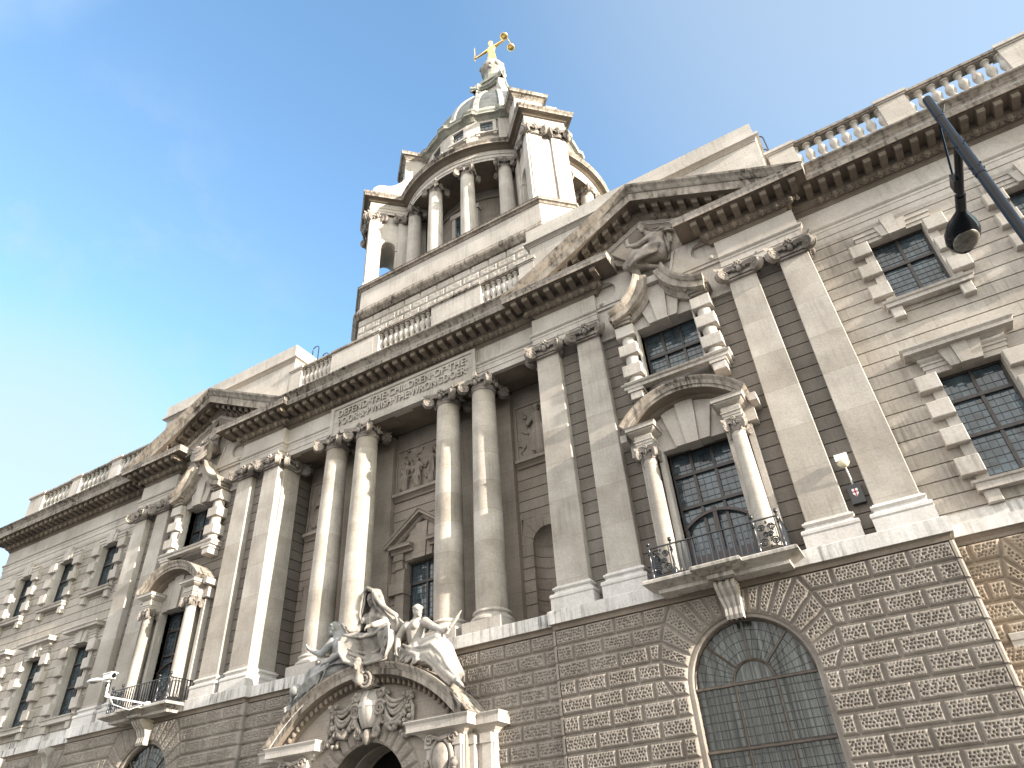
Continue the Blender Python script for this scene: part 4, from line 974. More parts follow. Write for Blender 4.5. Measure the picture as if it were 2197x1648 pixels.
# ------------------------------------------------------------------ centre: loggia
YB = 2.15
w = MB()
channelled(w, -1.62, 1.62, YB, 8.2, 15.1, [(-0.85, 0.85, 8.2, 12.6)], back=0.6)
for sd in (1, -1):
    x0, x1 = sorted((sd * 4.55, sd * 6.9)); nc = sd * 5.62; nr = 0.62
    # niche bay: channelled wall with an arched niche cut through it
    channelled(w, x0, x1, YB, 8.2, 15.0, [(nc - nr, nc + nr, 8.55, 11.83), (nc - 1.02, nc + 1.02, 11.83, 12.9)], back=0.25)
    ring = [(nc + nr * math.cos(t), 11.83 + nr * math.sin(t)) for t in seg(PI, 0, 18)]
    up = [(nc - 1.02, 11.83), (nc - 1.02, 12.28), (nc - 0.95, 12.9), (nc - 0.42, 12.9), (nc - 0.14, 12.9), (nc + 0.14, 12.9), (nc + 0.42, 12.9), (nc + 0.95, 12.9), (nc + 1.02, 12.28), (nc + 1.02, 11.83)]
    # voussoirs round the niche head
    for k in range(len(up) - 1):
        t0, t1 = PI - PI * k / 9 + (0 if k == 0 else -0.012), PI - PI * (k + 1) / 9 + (0 if k == 8 else 0.012)
        w.poly([(nc + nr * math.cos(t0), 11.83 + nr * math.sin(t0)), (nc + nr * math.cos(t1), 11.83 + nr * math.sin(t1)), up[k + 1], up[k]][::-1], YB + (0.0 if k % 2 else 0.012), YB + 0.25)
    nm = MB(); zz = seg(8.55, 11.83, 8); n = 16
    for a, b in zip(zz[:-1], zz[1:]):
        vs = []
        for z in (a + 0.012, b - 0.012): vs += [(nc + nr * math.cos(t), YB + 0.02 + nr * math.sin(t), z) for t in seg(0, PI, n)]
        nm.add(vs, [(i, i + 1, i + n + 2, i + n + 1) for i in range(n)])
        vs = []
        for z in (b - 0.014, b + 0.014): vs += [(nc + (nr + 0.03) * math.cos(t), YB + 0.02 + (nr + 0.03) * math.sin(t), z) for t in seg(0, PI, n)]
        nm.add(vs, [(i, i + 1, i + n + 2, i + n + 1) for i in range(n)])
    vs = []
    for ph in seg(0, PI / 2, 7): vs += [(nc + nr * math.cos(ph) * math.cos(t), YB + 0.02 + nr * math.cos(ph) * math.sin(t), 11.83 + nr * math.sin(ph)) for t in seg(0, PI, n)]
    nm.add(vs, [(j * (n + 1) + i, j * (n + 1) + i + 1, (j + 1) * (n + 1) + i + 1, (j + 1) * (n + 1) + i) for j in range(7) for i in range(n)])
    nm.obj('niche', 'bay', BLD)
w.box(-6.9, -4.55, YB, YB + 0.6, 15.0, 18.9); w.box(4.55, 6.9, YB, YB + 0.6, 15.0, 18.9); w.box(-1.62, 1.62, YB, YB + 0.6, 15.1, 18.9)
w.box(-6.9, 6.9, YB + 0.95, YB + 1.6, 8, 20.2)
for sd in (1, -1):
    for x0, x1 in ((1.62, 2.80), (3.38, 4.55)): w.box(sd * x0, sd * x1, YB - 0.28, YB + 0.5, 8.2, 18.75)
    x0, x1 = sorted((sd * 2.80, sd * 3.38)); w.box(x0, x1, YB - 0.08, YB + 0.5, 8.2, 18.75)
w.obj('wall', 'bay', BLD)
for sd in (1, -1):
    w = MB(); x = sd * 6.95; w2 = MB()
    channelled(w2, 0.28, YB + 0.2, 0.0, 8.2, 18.72, [], back=0.2)
    w.add([(x + sd * y, xx, z) for xx, y, z in w2.v], w2.f)
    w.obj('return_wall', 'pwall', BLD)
cl = MB(); cl.box(-6.9, 6.9, YC + 0.02, 1.24, 18.725, 19.5); cl.box(-6.9, 6.9, 1.24, YB + 0.3, 18.95, 19.5)
for x in (-5.4, -3.1, -1.2, 1.2, 3.1, 5.4): cl.box(x - 0.7, x + 0.7, 0.45, 1.05, 18.70, 18.73)
for x in (-4.8, -0.001, 4.8): cl.box(x - 1.3, x + 1.3, 1.3, YB - 0.05, 18.90, 18.955)
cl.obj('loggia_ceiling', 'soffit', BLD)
b = MB(); b.hsweep([(-6.6, -0.04), (6.6, -0.04)], [(-0.8, 8.02), (0.0, 8.02), (0.0, 8.40), (-0.02, 8.42), (-2.6, 8.425)]); b.obj('plinth_band', 'white', BLD)
b = MB(); b.hsweep([(-6.7, 0.07), (6.7, 0.07)], [(-0.8, 7.86), (0.0, 7.86), (0.0, 7.97), (0.04, 8.018), (-0.8, 8.018)]); b.obj('band_moulding', 'soffit', BLD)
# central pedimented window
window(-0.85, 0.85, YB + 0.3, 8.4, 12.6, 2, (10.2, 11.72), (0.2, 0.22))
u = MB()
for sd in (1, -1):
    u.box(sd * 0.86, sd * 1.30, YB - 0.14, YB + 0.35, 8.4, 12.3); u.box(sd * 0.82, sd * 1.58, YB - 0.24, YB + 0.3, 11.28, 11.77, c=0.02); u.box(sd * 0.82, sd * 1.58, YB - 0.24, YB + 0.3, 9.6, 10.1, c=0.02)
    u.box(sd * 0.92, sd * 1.34, YB - 0.2, YB, 12.3, 12.42); u.box(sd * 0.96, sd * 1.30, YB - 0.17, YB, 12.42, 12.68); u.box(sd * 0.92, sd * 1.38, YB - 0.22, YB, 12.68, 12.95)
    u.hsweep(sorted([(sd * 0.42, YB - 0.02), (sd * 1.52, YB - 0.02)]), [(-0.1, 12.96), (0.22, 12.96), (0.22, 13.05), (0.28, 13.10), (0.42, 13.13), (0.42, 13.22), (0.46, 13.28), (-0.1, 13.30)])
    pts = [(sd * 0.20, 12.62), (sd * 0.48, 12.62), (sd * 0.66, 13.82), (sd * 0.30, 14.05)]; u.poly(pts if sd > 0 else pts[::-1], YB - 0.14, YB)
    pts = [(sd * 0.49, 12.64), (sd * 0.92, 12.64), (sd * 1.1, 13.2), (sd * 0.67, 13.8)]; u.poly(pts if sd > 0 else pts[::-1], YB - 0.07, YB)
u.poly([(-0.19, 12.58), (0.19, 12.58), (0.29, 14.1), (-0.29, 14.1)], YB - 0.2, YB)
P = [(-1.75, YB, 13.42), (0, YB, 14.68), (1.75, YB, 13.42)]
u.sweep(P, [(0, -1, 0)] * 3, [(0, 0, 1)] * 3, [(0.5, 0.0), (0.48, -0.06), (0.42, -0.10), (0.42, -0.20), (0.2, -0.22), (0.18, -0.34), (0.1, -0.40), (-0.1, -0.40), (-0.1, 0.0)])
u.obj('window_surround', 'bay', BLD)
# inscription panel
FR = MB(); x0, x1 = -3.80, 3.80
FR.box(-4.02, 3.95 + 0.07, YC - 0.10, YC + 0.02, 18.74, 20.28)
ins = FR.obj('inscription_panel', 'trim', BLD)
fr = MB()
for a in ((-4.02, -3.84, 18.76, 20.27), (3.84, 4.02, 18.76, 20.27), (-3.84, 3.84, 20.12, 20.27)): fr.box(a[0], a[1], YC - 0.15, YC - 0.09, a[2], a[3])
fr.obj('panel_frame', 'trim', ins)
def lettering(txt, x0, x1, z0, cap, y, depth, mat, parent):
    cu = bpy.data.curves.new('lettering', 'FONT'); cu.body = txt; cu.extrude = 0.5; cu.size = 1.0; cu.space_character = 1.06
    tmp = bpy.data.objects.new('tmp', cu); COL.objects.link(tmp)
    bpy.context.view_layer.update()
    me = bpy.data.meshes.new_from_object(tmp.evaluated_get(bpy.context.evaluated_depsgraph_get()))
    bpy.data.objects.remove(tmp)
    n = len(me.vertices); co = np.empty(n * 3); me.vertices.foreach_get('co', co); co = co.reshape(-1, 3)
    mx, mn = co[:, 0].max(), co[:, 0].min(); H = 0.69
    out = np.empty_like(co); out[:, 0] = x0 + (co[:, 0] - mn) / (mx - mn) * (x1 - x0); out[:, 1] = y - (co[:, 2] + 0.5) * depth; out[:, 2] = z0 + co[:, 1] / H * cap
    me.vertices.foreach_set('co', out.ravel()); me.materials.clear(); me.materials.append(M[mat]); me.update()
    o = bpy.data.objects.new('lettering', me); COL.objects.link(o); o.parent = parent; return o
lettering("DEFEND·THE·CHILDREN·OF·THE·", -3.55, 3.62, 19.63, 0.36, YC - 0.10, 0.075, 'trim', ins)
lettering("POOR·&·PVNISH·THE·WRONGDOER·", -3.50, 3.62, 19.15, 0.36, YC - 0.10, 0.075, 'trim', ins)

# ------------------------------------------------------------------ parapets and attics
bp_ = MB(); bp_.T = lambda x, y, z: (x * 1.2, y * 1.2, z); bp_.lathe([(0.13, 0.0), (0.13, 0.10), (0.09, 0.12), (0.10, 0.16), (0.07, 0.20), (0.075, 0.27), (0.125, 0.42), (0.14, 0.52), (0.125, 0.62), (0.08, 0.76), (0.062, 0.88), (0.07, 0.95), (0.095, 0.98), (0.075, 1.02), (0.12, 1.05), (0.12, 1.13)], n=14)
bal_me = bp_.mesh('baluster', 'tower', smooth=50)
def balustrade(x0, x1, n, y, solid=False, z0=21.4):
    b = MB()
    b.box(x0, x1, y - 0.2, y + 0.2, z0, 22.54); b.box(x0, x1, y - 0.17, y + 0.17, 22.54, 22.60)
    if solid: b.box(x0, x1, y - 0.17, y + 0.15, 22.6, 23.72)
    o = b.obj('balustrade', 'tower', BLD)
    b = MB(); b.box(x0, x1, y - 0.20, y + 0.20, 23.71, 23.77); b.box(x0, x1, y - 0.25, y + 0.25, 23.77, 23.88); b.obj('handrail', 'sooty', o)
    if not solid:
        # first and last balusters are half-engaged with the pedestals
        for i in range(n + 2):
            x = x0 + (x1 - x0) * i / (n + 1); child('baluster', bal_me, o, (x, y, 22.59))
    return o
def pedestal(x0, x1, y, cap=True):
    b = MB(); b.box(x0 - 0.08, x1 + 0.08, y - 0.30, y + 0.30, 21.4, 22.45); b.box(x0, x1, y - 0.22, y + 0.25, 22.45, 23.74)
    b.box(x0 - 0.04, x1 + 0.04, y - 0.27, y + 0.3, 23.74, 23.80); b.box(x0 - 0.10, x1 + 0.10, y - 0.33, y + 0.36, 23.80, 23.93)
    return b.obj('pedestal', 'tower', BLD)
yp = W + 0.05
for sgn in (1, -1):
    P_ = [(17.38, 18.33), (21.33, 22.24), (25.2, 26.1), (29.05, 30.6)]
    for i, (a, b) in enumerate(P_):
        x0, x1 = sorted((sgn * a, sgn * b)); pedestal(x0, x1, yp)
        if i < 3: x0, x1 = sorted((sgn * (b + 0.0), sgn * P_[i + 1][0])); balustrade(x0, x1, 6, yp)
yq = YC + 0.05
for a, b in ((-7.2, -6.45), (-1.72, -1.42), (6.45, 7.2)): pedestal(a, b, yq)
balustrade(-6.4, -4.4, 6, yq); balustrade(-4.4, -1.74, 0, yq - 0.06, True); balustrade(-1.40, 1.72, 9, yq); balustrade(1.72, 4.45, 0, yq - 0.06, True); balustrade(4.45, 6.45, 6, yq)
for xc in (XC, -XC):
    b = MB(); b.box(xc - 5.05, xc + 5.05, 0.12, 2.6, 21.2, 24.6)
    b.box(xc - 5.11, xc + 5.11, 0.0, 2.66, 24.82, 25.54)
    b.hsweep([(xc - 5.05, 2.6), (xc - 5.05, 0.12), (xc + 5.05, 0.12), (xc + 5.05, 2.6)], [(-0.3, 24.55), (0.04, 24.55), (0.04, 24.60), (0.12, 24.66), (0.22, 24.68), (0.22, 24.80), (0.18, 24.83), (-0.3, 24.84)])
    b.obj('attic', 'tower', BLD)
rf = MB(); rf.box(XL + 0.2, XR, 1.0, 16.0, 20.2, 21.9); rf.obj('roof', 'copper', BLD); rf = MB(); rf.box(XL + 0.02, XL + 4, 1.3, 14, 0.2, 21.3); rf.obj('end_wall', 'wall', BLD)

# ------------------------------------------------------------------ tower
TY = 11.37
S2 = math.sqrt(.5)
def octo(h, c):   # square of half-size h with corners cut by c, clockwise seen so that outward is to the right of travel
    return [(-h + c, TY - h), (h - c, TY - h), (h, TY - h + c), (h, TY + h - c), (h - c, TY + h), (-h + c, TY + h), (-h, TY + h - c), (-h, TY - h + c)]
H0 = 7.72
def tower():
    T = empty('tower_base', (0, 0, 0), BLD)
    # vermiculated stage, front and chamfer faces
    cells = []
    zr = [29.4 - 0.54 * k for k in range(15)]
    for k in range(14):
        xs = seg(-6.3, 6.3, 11)
        if k % 2: xs = [-6.3] + [x + 0.573 for x in xs[:-1]] + [6.3]
        for a, b in zip(xs[:-1], xs[1:]): cells.append(((a, zr[k + 1]), (b, zr[k + 1]), (b, zr[k]), (a, zr[k])))
    rust_wall('rusticated_wall', cells, TY - H0 + 0.06, 'tower', res=0.07, depth=0.05, h=0.09, pit=0.15, parent=T)
    b = MB(); n = 8; o = octo(H0, 1.42)
    b.add([(x, y + (0.07 if i in (0, 1) else 0), z) for z in (20.0, 29.45) for i, (x, y) in enumerate(o)], [(i, (i + 1) % n, (i + 1) % n + n, i + n) for i in range(n)])
    b.hsweep(octo(H0, 1.42), [(-0.4, 30.35), (0.0, 30.35), (0.0, 31.82), (-0.4, 31.82)], closed=True)
    b.obj('tower_wall', 'tower', T)
    b = MB()
    b.hsweep(octo(H0, 1.42), [(-0.4, 29.4), (0.12, 29.4), (0.16, 29.45), (0.30, 29.62), (0.34, 29.75), (0.30, 29.92), (0.20, 30.02), (0.14, 30.06), (0.12, 30.2), (0.03, 30.36), (-0.4, 30.36)], closed=True)
    b.obj('tower_moulding', 'sooty', T)
    b = MB()
    b.hsweep(octo(H0, 1.42), [(-0.4, 31.81), (0.05, 31.81), (0.12, 31.92), (0.22, 31.95), (0.22, 32.08), (0.25, 32.12), (0.22, 32.16), (-2.5, 32.3)], closed=True)
    b.add([(x * 0.8, TY + (y - TY) * 0.8, 32.29) for x, y in o], [tuple(range(8))])
    b.obj('tower_cornice', 'sooty', T)
    D = empty('tower_drum', (0, 0, 0), BLD)
    cw = MB(); cw.lathe([(5.3, 32.2), (5.3, 39.2)], (0, TY, 0), 64); cw.lathe([(5.36, 38.1), (5.42, 38.1), (5.42, 38.25), (5.36, 38.25)], (0, TY, 0), 64); cw.obj('drum_wall', 'bay', D, smooth=60)
    for q in range(4):
        wn = MB(); a0 = -PI / 2 + q * PI / 2
        wn.T = lambda x, y, z, a0=a0: (x * math.cos(a0 + PI / 2) - y * math.sin(a0 + PI / 2), TY + x * math.sin(a0 + PI / 2) + y * math.cos(a0 + PI / 2), z)
        wn.box(-0.75, 0.75, -5.36, -5.2, 32.6, 37.2, m=0); wn.box(-1.0, -0.75, -5.5, -5.0, 32.5, 37.4, m=1); wn.box(0.75, 1.0, -5.5, -5.0, 32.5, 37.4, m=1); wn.box(-1.1, 1.1, -5.55, -5.0, 37.2, 37.6, m=1)
        for z in (33.6, 34.6, 35.6, 36.5): wn.box(-0.75, 0.75, -5.4, -5.3, z - 0.04, z + 0.04, m=2)
        for x in (-0.25, 0.25): wn.box(x - 0.03, x + 0.03, -5.4, -5.3, 32.6, 37.2, m=2)
        wn.T = None; wn.obj('drum_window', ['glass', 'tower', 'frame'], D)
    # peristyle columns: four to a side
    tc = MB(); tc.lathe([(0.55, 32.1), (0.62, 32.1), (0.62, 32.3), (0.52, 32.42)] + [(0.50 - 0.07 * t ** 1.5, 32.42 + 5.9 * t) for t in seg(0, 1, 8)], n=24); tcm = tc.mesh('column', 'tower', smooth=50)
    kc = MB(); src = capital_mesh(); kc.T = lambda x, y, z: (x * 0.86, y * 0.86, z * 1.3); kc.add(src.v, src.f); kcm = kc.mesh('capital', 'carve', smooth=45)
    for q in range(4):
        for k in (-30, -10, 10, 30):
            a = -PI / 2 + q * PI / 2 + R(k); x, y = 7.1 * math.cos(a), TY + 7.1 * math.sin(a)
            o = child('column', tcm, D, (x, y, 0), a + PI / 2)
            child('capital', kcm, D, (x, y, 38.32), a + PI / 2)
    # circular entablature
    e = MB(); prof = [(6.55, 39.05), (7.52, 39.05), (7.52, 39.25), (7.56, 39.27), (7.56, 39.5), (7.62, 39.55), (7.5, 39.6), (7.5, 40.05), (7.6, 40.08), (7.75, 40.2), (7.98, 40.22), (7.98, 40.38), (8.06, 40.48), (8.1, 40.56), (7.9, 40.62), (5.5, 41.1)]
    ml = [2, 0, 0, 0, 0, 0, 0, 2, 2, 2, 1, 1, 1, 1, 1]
    N = 96; vs = []
    for i in range(N):
        a = 2 * PI * i / N; vs += [(r * math.cos(a), TY + r * math.sin(a), z) for r, z in prof]
    n = len(prof); e.add(vs, [])
    for i in range(N):
        for j in range(n - 1): e.f.append((i * n + j, ((i + 1) % N) * n + j, ((i + 1) % N) * n + j + 1, i * n + j + 1)); e.mi.append(ml[j])
    e.lathe([(6.6, 39.04), (5.2, 39.0)], (0, TY, 0), 64, m=2)
    e.obj('drum_entablature', ['tower', 'sooty', 'soffit'], D, smooth=30)
    # diagonal piers
    def pier(q):
        a = PI / 4 + q * PI / 2; ca, sa = math.cos(a), math.sin(a)
        # local: r radial outward, s sideways
        fn = lambda r, s, z: (r * ca - s * sa, TY + r * sa + s * ca, z)
        p = MB(); p.T = fn; hw = 1.25; b0 = 5.6
        def rb(r0, r1, s0, s1, z0, z1, m=0): p.box(r0, r1, s0, s1, z0, z1, m=m)
        # body with an arched passage running sideways
        rb(8.95, 9.72, -hw + 0.1, hw - 0.1, 32.2, 39.0); rb(6.0, 8.02, -hw + 0.1, hw - 0.1, 32.2, 39.0)
        pts = [(8.02, 39.0), (8.95, 39.0), (8.95, 36.0)] + [(8.485 + 0.465 * math.cos(t), 36.0 + 0.465 * math.sin(t)) for t in seg(0, PI, 14)] + [(8.02, 36.0)]
        n = len(pts); vs = [(r, s, z) for s in (-hw + 0.1, hw - 0.1) for r, z in pts]
        p.add(vs, [tuple(range(n)), tuple(range(2 * n - 1, n - 1, -1))] + [(i, (i + 1) % n, (i + 1) % n + n, i + n) for i in range(n)])
        # keyed arch surround
        for k in range(9):
            t0, t1 = PI * k / 9 + 0.02, PI * (k + 1) / 9 - 0.02; r1 = 0.78 if k % 2 == 0 else 0.66
            for s0, s1 in ((-hw + 0.06, -hw + 0.12), (hw - 0.12, hw - 0.06)):
                q4 = [(8.485 + rr * math.cos(t), 36.0 + rr * math.sin(t)) for t, rr in ((t0, 0.47), (t1, 0.47), (t1, r1), (t0, r1))]
                vs = [(r, s, z) for s in (s0, s1) for r, z in q4]; p.add(vs, [(0, 1, 2, 3), (7, 6, 5, 4), (0, 4, 5, 1), (1, 5, 6, 2), (2, 6, 7, 3), (3, 7, 4, 0)])
        for z in (35.85,): 
            for r0, r1 in ((7.85, 8.04), (8.93, 9.1)): rb(r0, r1, -hw + 0.05, hw - 0.05, z - 0.12, z + 0.12)
        # pilasters on the outer face and on the flanks
        for s in (-0.72, 0.72): rb(9.72, 9.85, s - 0.42, s + 0.42, 32.35, 38.35)
        for sd in (1, -1):
            s0, s1 = sorted((sd * (hw - 0.1), sd * (hw + 0.02)))
            rb(9.02, 9.80, s0, s1, 32.35, 38.35); rb(7.2, 7.88, s0, s1, 32.35, 38.35)
        rb(5.8, 9.9, -hw - 0.06, hw + 0.06, 32.2, 32.36)
        pr = p.obj('pier', 'tower', D)
        # capitals
        for s in (-0.72, 0.72): child('capital', kcm, pr, fn(9.55, s, 38.3), a + PI / 2)
        for sd in (1, -1):
            child('capital', kcm, pr, fn(7.55, sd * 0.85, 38.3), a + (PI if sd > 0 else 0)) ; child('capital', kcm, pr, fn(9.32, sd * 0.85, 38.3), a + (PI if sd > 0 else 0))
        # broken-forward entablature
        e = MB(); path = [fn(7.0, hw + 0.06, 0)[:2], fn(9.86, hw + 0.06, 0)[:2], fn(9.86, -hw - 0.06, 0)[:2], fn(7.0, -hw - 0.06, 0)[:2]][::-1]
        prf = [(-0.5, 39.04), (0.0, 39.04), (0.0, 39.25), (0.03, 39.27), (0.03, 39.5), (0.08, 39.55), (0.0, 39.6), (0.0, 40.05), (0.1, 40.08), (0.22, 40.2), (0.44, 40.22), (0.44, 40.38), (0.52, 40.50), (0.54, 40.6), (-0.5, 40.75)]
        e.hsweep(path, prf, mats=[2, 0, 0, 0, 0, 0, 0, 2, 2, 2, 1, 1, 1, 1, 1]); 
        e.add([(x, y, z) for z in (39.05, 40.7) for x, y in path], [(0, 1, 2, 3), (7, 6, 5, 4)])
        e.obj('pier_entablature', ['tower', 'sooty', 'soffit'], pr)
        # twin scrolled buttresses above
        v = MB(); v.T = fn
        pts = []
        for k in range(20):
            t = k / 19; an = R(-100 + 200 * t); pts.append((8.98 + 0.82 * math.cos(an), 41.55 + 0.82 * math.sin(an)))
        pts += [(8.5, 42.45), (8.15, 42.7), (7.8, 43.1), (7.4, 43.8), (7.1, 44.8), (6.9, 46.0), (6.4, 46.0), (6.4, 40.7), (9.0, 40.7)]
        n = len(pts)
        for s0, s1 in ((-1.05, -0.35), (0.35, 1.05)):
            vs = [(r, s, z) for s in (s0, s1) for r, z in pts]
            v.add(vs, [tuple(range(n)), tuple(range(2 * n - 1, n - 1, -1))] + [(i, (i + 1) % n, (i + 1) % n + n, i + n) for i in range(n)])
            for s in (s0 - 0.01, s1 + 0.01):
                sp = []
                for k in range(40):
                    t = k / 39; an = PI / 2 - t * 2 * PI * 2.0; rr = 0.72 * (1 - 0.85 * t); sp.append((8.98 + rr * math.cos(an), s, 41.55 + rr * math.sin(an)))
                v.tube(sp, 0.04, 5)
        v.box(6.0, 7.6, -1.0, 1.0, 40.7, 45.9)
        v.obj('scroll_buttress', 'tower', pr, smooth=25)
        e = MB(); path = [fn(6.0, 1.05, 0)[:2], fn(7.62, 1.05, 0)[:2], fn(7.62, -1.05, 0)[:2], fn(6.0, -1.05, 0)[:2]][::-1]
        e.hsweep(path, [(-0.4, 45.75), (0.0, 45.75), (0.05, 45.85), (0.2, 46.0), (0.32, 46.03), (0.32, 46.2), (0.38, 46.32), (-0.4, 46.4)]); e.add([(x, y, 46.38) for x, y in path], [(0, 1, 2, 3)])
        e.obj('attic_cap', 'sooty', pr)
    for q in range(4): pier(q)
    # attic drum with windows and paired strips
    a_ = MB(); RA = 5.92
    a_.lathe([(RA, 40.8), (RA, 45.75)], (0, TY, 0), 72, m=0)
    for q in range(4):
        for k in (-20.5, 0, 20.5):
            an = -PI / 2 + q * PI / 2 + R(k)
            fn = lambda r, s, z, an=an: (r * math.cos(an) - s * math.sin(an), TY + r * math.sin(an) + s * math.cos(an), z)
            a_.T = fn
            # recessed opening with architrave and bracketed sill
            a_.box(RA - 0.05, RA + 0.02, -0.46, 0.46, 44.35, 45.45, m=2)
            for z in (44.7, 45.1): a_.box(RA, RA + 0.05, -0.46, 0.46, z - 0.03, z + 0.03, m=3)
            for s in (-0.15, 0.15): a_.box(RA, RA + 0.05, s - 0.025, s + 0.025, 44.35, 45.45, m=3)
            for s0, s1, z0, z1 in ((-0.70, -0.46, 44.2, 45.64), (0.46, 0.70, 44.2, 45.64), (-0.46, 0.46, 45.45, 45.64)): a_.box(RA - 0.3, RA + 0.17, s0, s1, z0, z1)
            a_.box(RA - 0.3, RA + 0.26, -0.80, 0.80, 44.14, 44.30)
            for s in (-0.6, 0.6): a_.box(RA - 0.3, RA + 0.2, s - 0.12, s + 0.12, 43.96, 44.14)
        for k in (-32.5, -10.2, 10.2, 32.5):
            an = -PI / 2 + q * PI / 2 + R(k)
            a_.T = lambda r, s, z, an=an: (r * math.cos(an) - s * math.sin(an), TY + r * math.sin(an) + s * math.cos(an), z)
            a_.box(RA - 0.3, RA + 0.18, -0.42, 0.42, 40.8, 45.76)
    a_.T = None
    a_.obj('attic_drum', ['tower', 'sooty', 'glass', 'frame'], D)
    e = MB(); N = 144; prof = [(RA - 0.2, 45.72), (RA + 0.08, 45.75), (RA + 0.16, 45.85), (RA + 0.34, 46.0), (RA + 0.54, 46.03), (RA + 0.54, 46.18), (RA + 0.62, 46.3), (RA + 0.5, 46.38), (RA - 0.3, 46.7), (RA - 0.3, 47.4), (RA - 0.12, 47.45), (RA - 0.12, 47.75), (RA - 0.7, 47.95)]
    vs = []
    for i in range(N):
        a = 2 * PI * i / N; deg = (math.degrees(a) + 90) % 90; deg = deg - 90 if deg > 45 else deg
        br = 0.2 if min(abs(abs(deg) - 10.2), abs(abs(deg) - 32.5)) < 4.2 else 0.0
        vs += [((r + br) * math.cos(a), TY + (r + br) * math.sin(a), z) for r, z in prof]
    n = len(prof); e.add(vs, [(i * n + j, ((i + 1) % N) * n + j, ((i + 1) % N) * n + j + 1, i * n + j + 1) for i in range(N) for j in range(n - 1)])
    e.obj('attic_cornice', 'green', D, smooth=30)
    # ribbed dome
    DM = [(5.72, 47.6), (5.60, 48.4), (5.42, 49.2), (5.14, 50.1), (4.74, 51.1), (4.28, 52.1), (3.76, 53.1), (3.2, 54.1), (2.6, 55.0), (2.1, 55.6), (1.5, 56.0)]
    d = MB(); d.lathe(DM, (0, TY, 0), 64); dm = d.obj('dome', 'copper', BLD, smooth=60)
    for k in range(18):
        for dlt in ((0,)):
            rb_ = MB()
            a = R(-77.5) + k * PI / 9 + dlt
            P = []; A = []; B = []
            for r, z in DM[:-1]:
                P.append((r * math.cos(a), TY + r * math.sin(a), z)); A.append((math.cos(a), math.sin(a), 0.45)); B.append((-math.sin(a), math.cos(a), 0))
            wd = [0.24 * (0.35 + 0.65 * r / 5.75) for r, z in DM[:-1]]
            B = [(b[0] * w / 0.34, b[1] * w / 0.34, 0) for b, w in zip(B, wd)]
            rb_.sweep(P, A, B, [(-0.1, -0.34), (0.10, -0.28), (0.10, 0.28), (-0.1, 0.34)])
            rb_.obj('dome_rib', 'copperrib', dm, smooth=30)
    # lantern: four concave corner buttresses round an arched core, curved cornice, globe
    LX = 0.12
    L_ = MB()
    L_.box(LX - 0.95, LX + 0.95, TY - 0.95, TY + 0.95, 55.2, 58.6)
    for q in range(4):
        a = PI / 4 + q * PI / 2
        L_.T = lambda r, s, z, a=a: (LX + r * math.cos(a) - s * math.sin(a), TY + r * math.sin(a) + s * math.cos(a), z)
        pts = [(1.0, 54.6), (2.55, 54.6), (2.5, 55.6), (2.25, 56.2), (2.02, 56.8), (1.9, 57.4), (1.86, 58.3), (1.0, 58.3)]; n = len(pts)
        vs = [(r, s, z) for s in (-0.27, 0.27) for r, z in pts]; L_.add(vs, [tuple(range(n)), tuple(range(2 * n - 1, n - 1, -1))] + [(i, (i + 1) % n, (i + 1) % n + n, i + n) for i in range(n)])
        L_.lathe([(0.30, 57.9), (0.34, 58.0), (0.34, 58.1), (0.28, 58.2)], (1.55, 0, 0), 12)
    L_.T = None
    ln = L_.obj('lantern', 'tower', BLD)
    c = MB()   # cornice, concave on plan between the four corners
    for q in range(4):
        a = q * PI / 2; P = []; A = []; B = []
        for t in seg(-1, 1, 16):
            d_ = 1.12 + 0.48 * t * t; s = t * 1.56
            P.append((LX + d_ * math.sin(a) + s * math.cos(a), TY - d_ * math.cos(a) + s * math.sin(a), 58.3)); A.append((math.sin(a), -math.cos(a), 0)); B.append((0, 0, 1))
        c.sweep(P, A, B, [(-0.6, -0.02), (0.0, -0.02), (0.10, 0.12), (0.20, 0.16), (0.20, 0.30), (0.25, 0.38), (-0.7, 0.75)])
    c.box(LX - 0.95, LX + 0.95, TY - 0.95, TY + 0.95, 58.6, 59.6); c.box(LX - 1.08, LX + 1.08, TY - 1.08, TY + 1.08, 59.6, 59.82); c.box(LX - 1.0, LX + 1.0, TY - 1.0, TY + 1.0, 59.82, 60.1)
    c.lathe([(1.0, 60.1), (0.95, 60.6), (0.85, 61.2), (0.9, 61.6), (0.7, 61.9)], (0, TY, 0), 20)
    c.obj('lantern_cornice', 'green', ln)
    w_ = MB()
    for q in range(4):
        a = q * PI / 2; w_.T = lambda x, y, z, a=a: (LX + x * math.cos(a) - y * math.sin(a), TY + x * math.sin(a) + y * math.cos(a), z)
        w_.poly([(-0.28, 56.2), (0.28, 56.2), (0.28, 57.4)] + [(0.28 * math.cos(t), 57.4 + 0.28 * math.sin(t)) for t in seg(0, PI, 8)] + [(-0.28, 57.4)], -0.98, -0.93)
    w_.T = None; w_.obj('lantern_opening', 'void', ln)
    gb = MB(); gb.ball((0, TY, 62.45), 1.15, 24, sz=(1, 1, 1.0))
    for k in range(26):
        a = RNG.uniform(0, 2 * PI); t = RNG.uniform(-1.0, 0.5); gb.ball((1.05 * math.cos(t) * math.cos(a), TY + 1.05 * math.cos(t) * math.sin(a), 62.45 + 1.05 * math.sin(t)), RNG.uniform(0.16, 0.30), 8)
    gb.obj('globe', 'statue', ln, smooth=180)
tower()

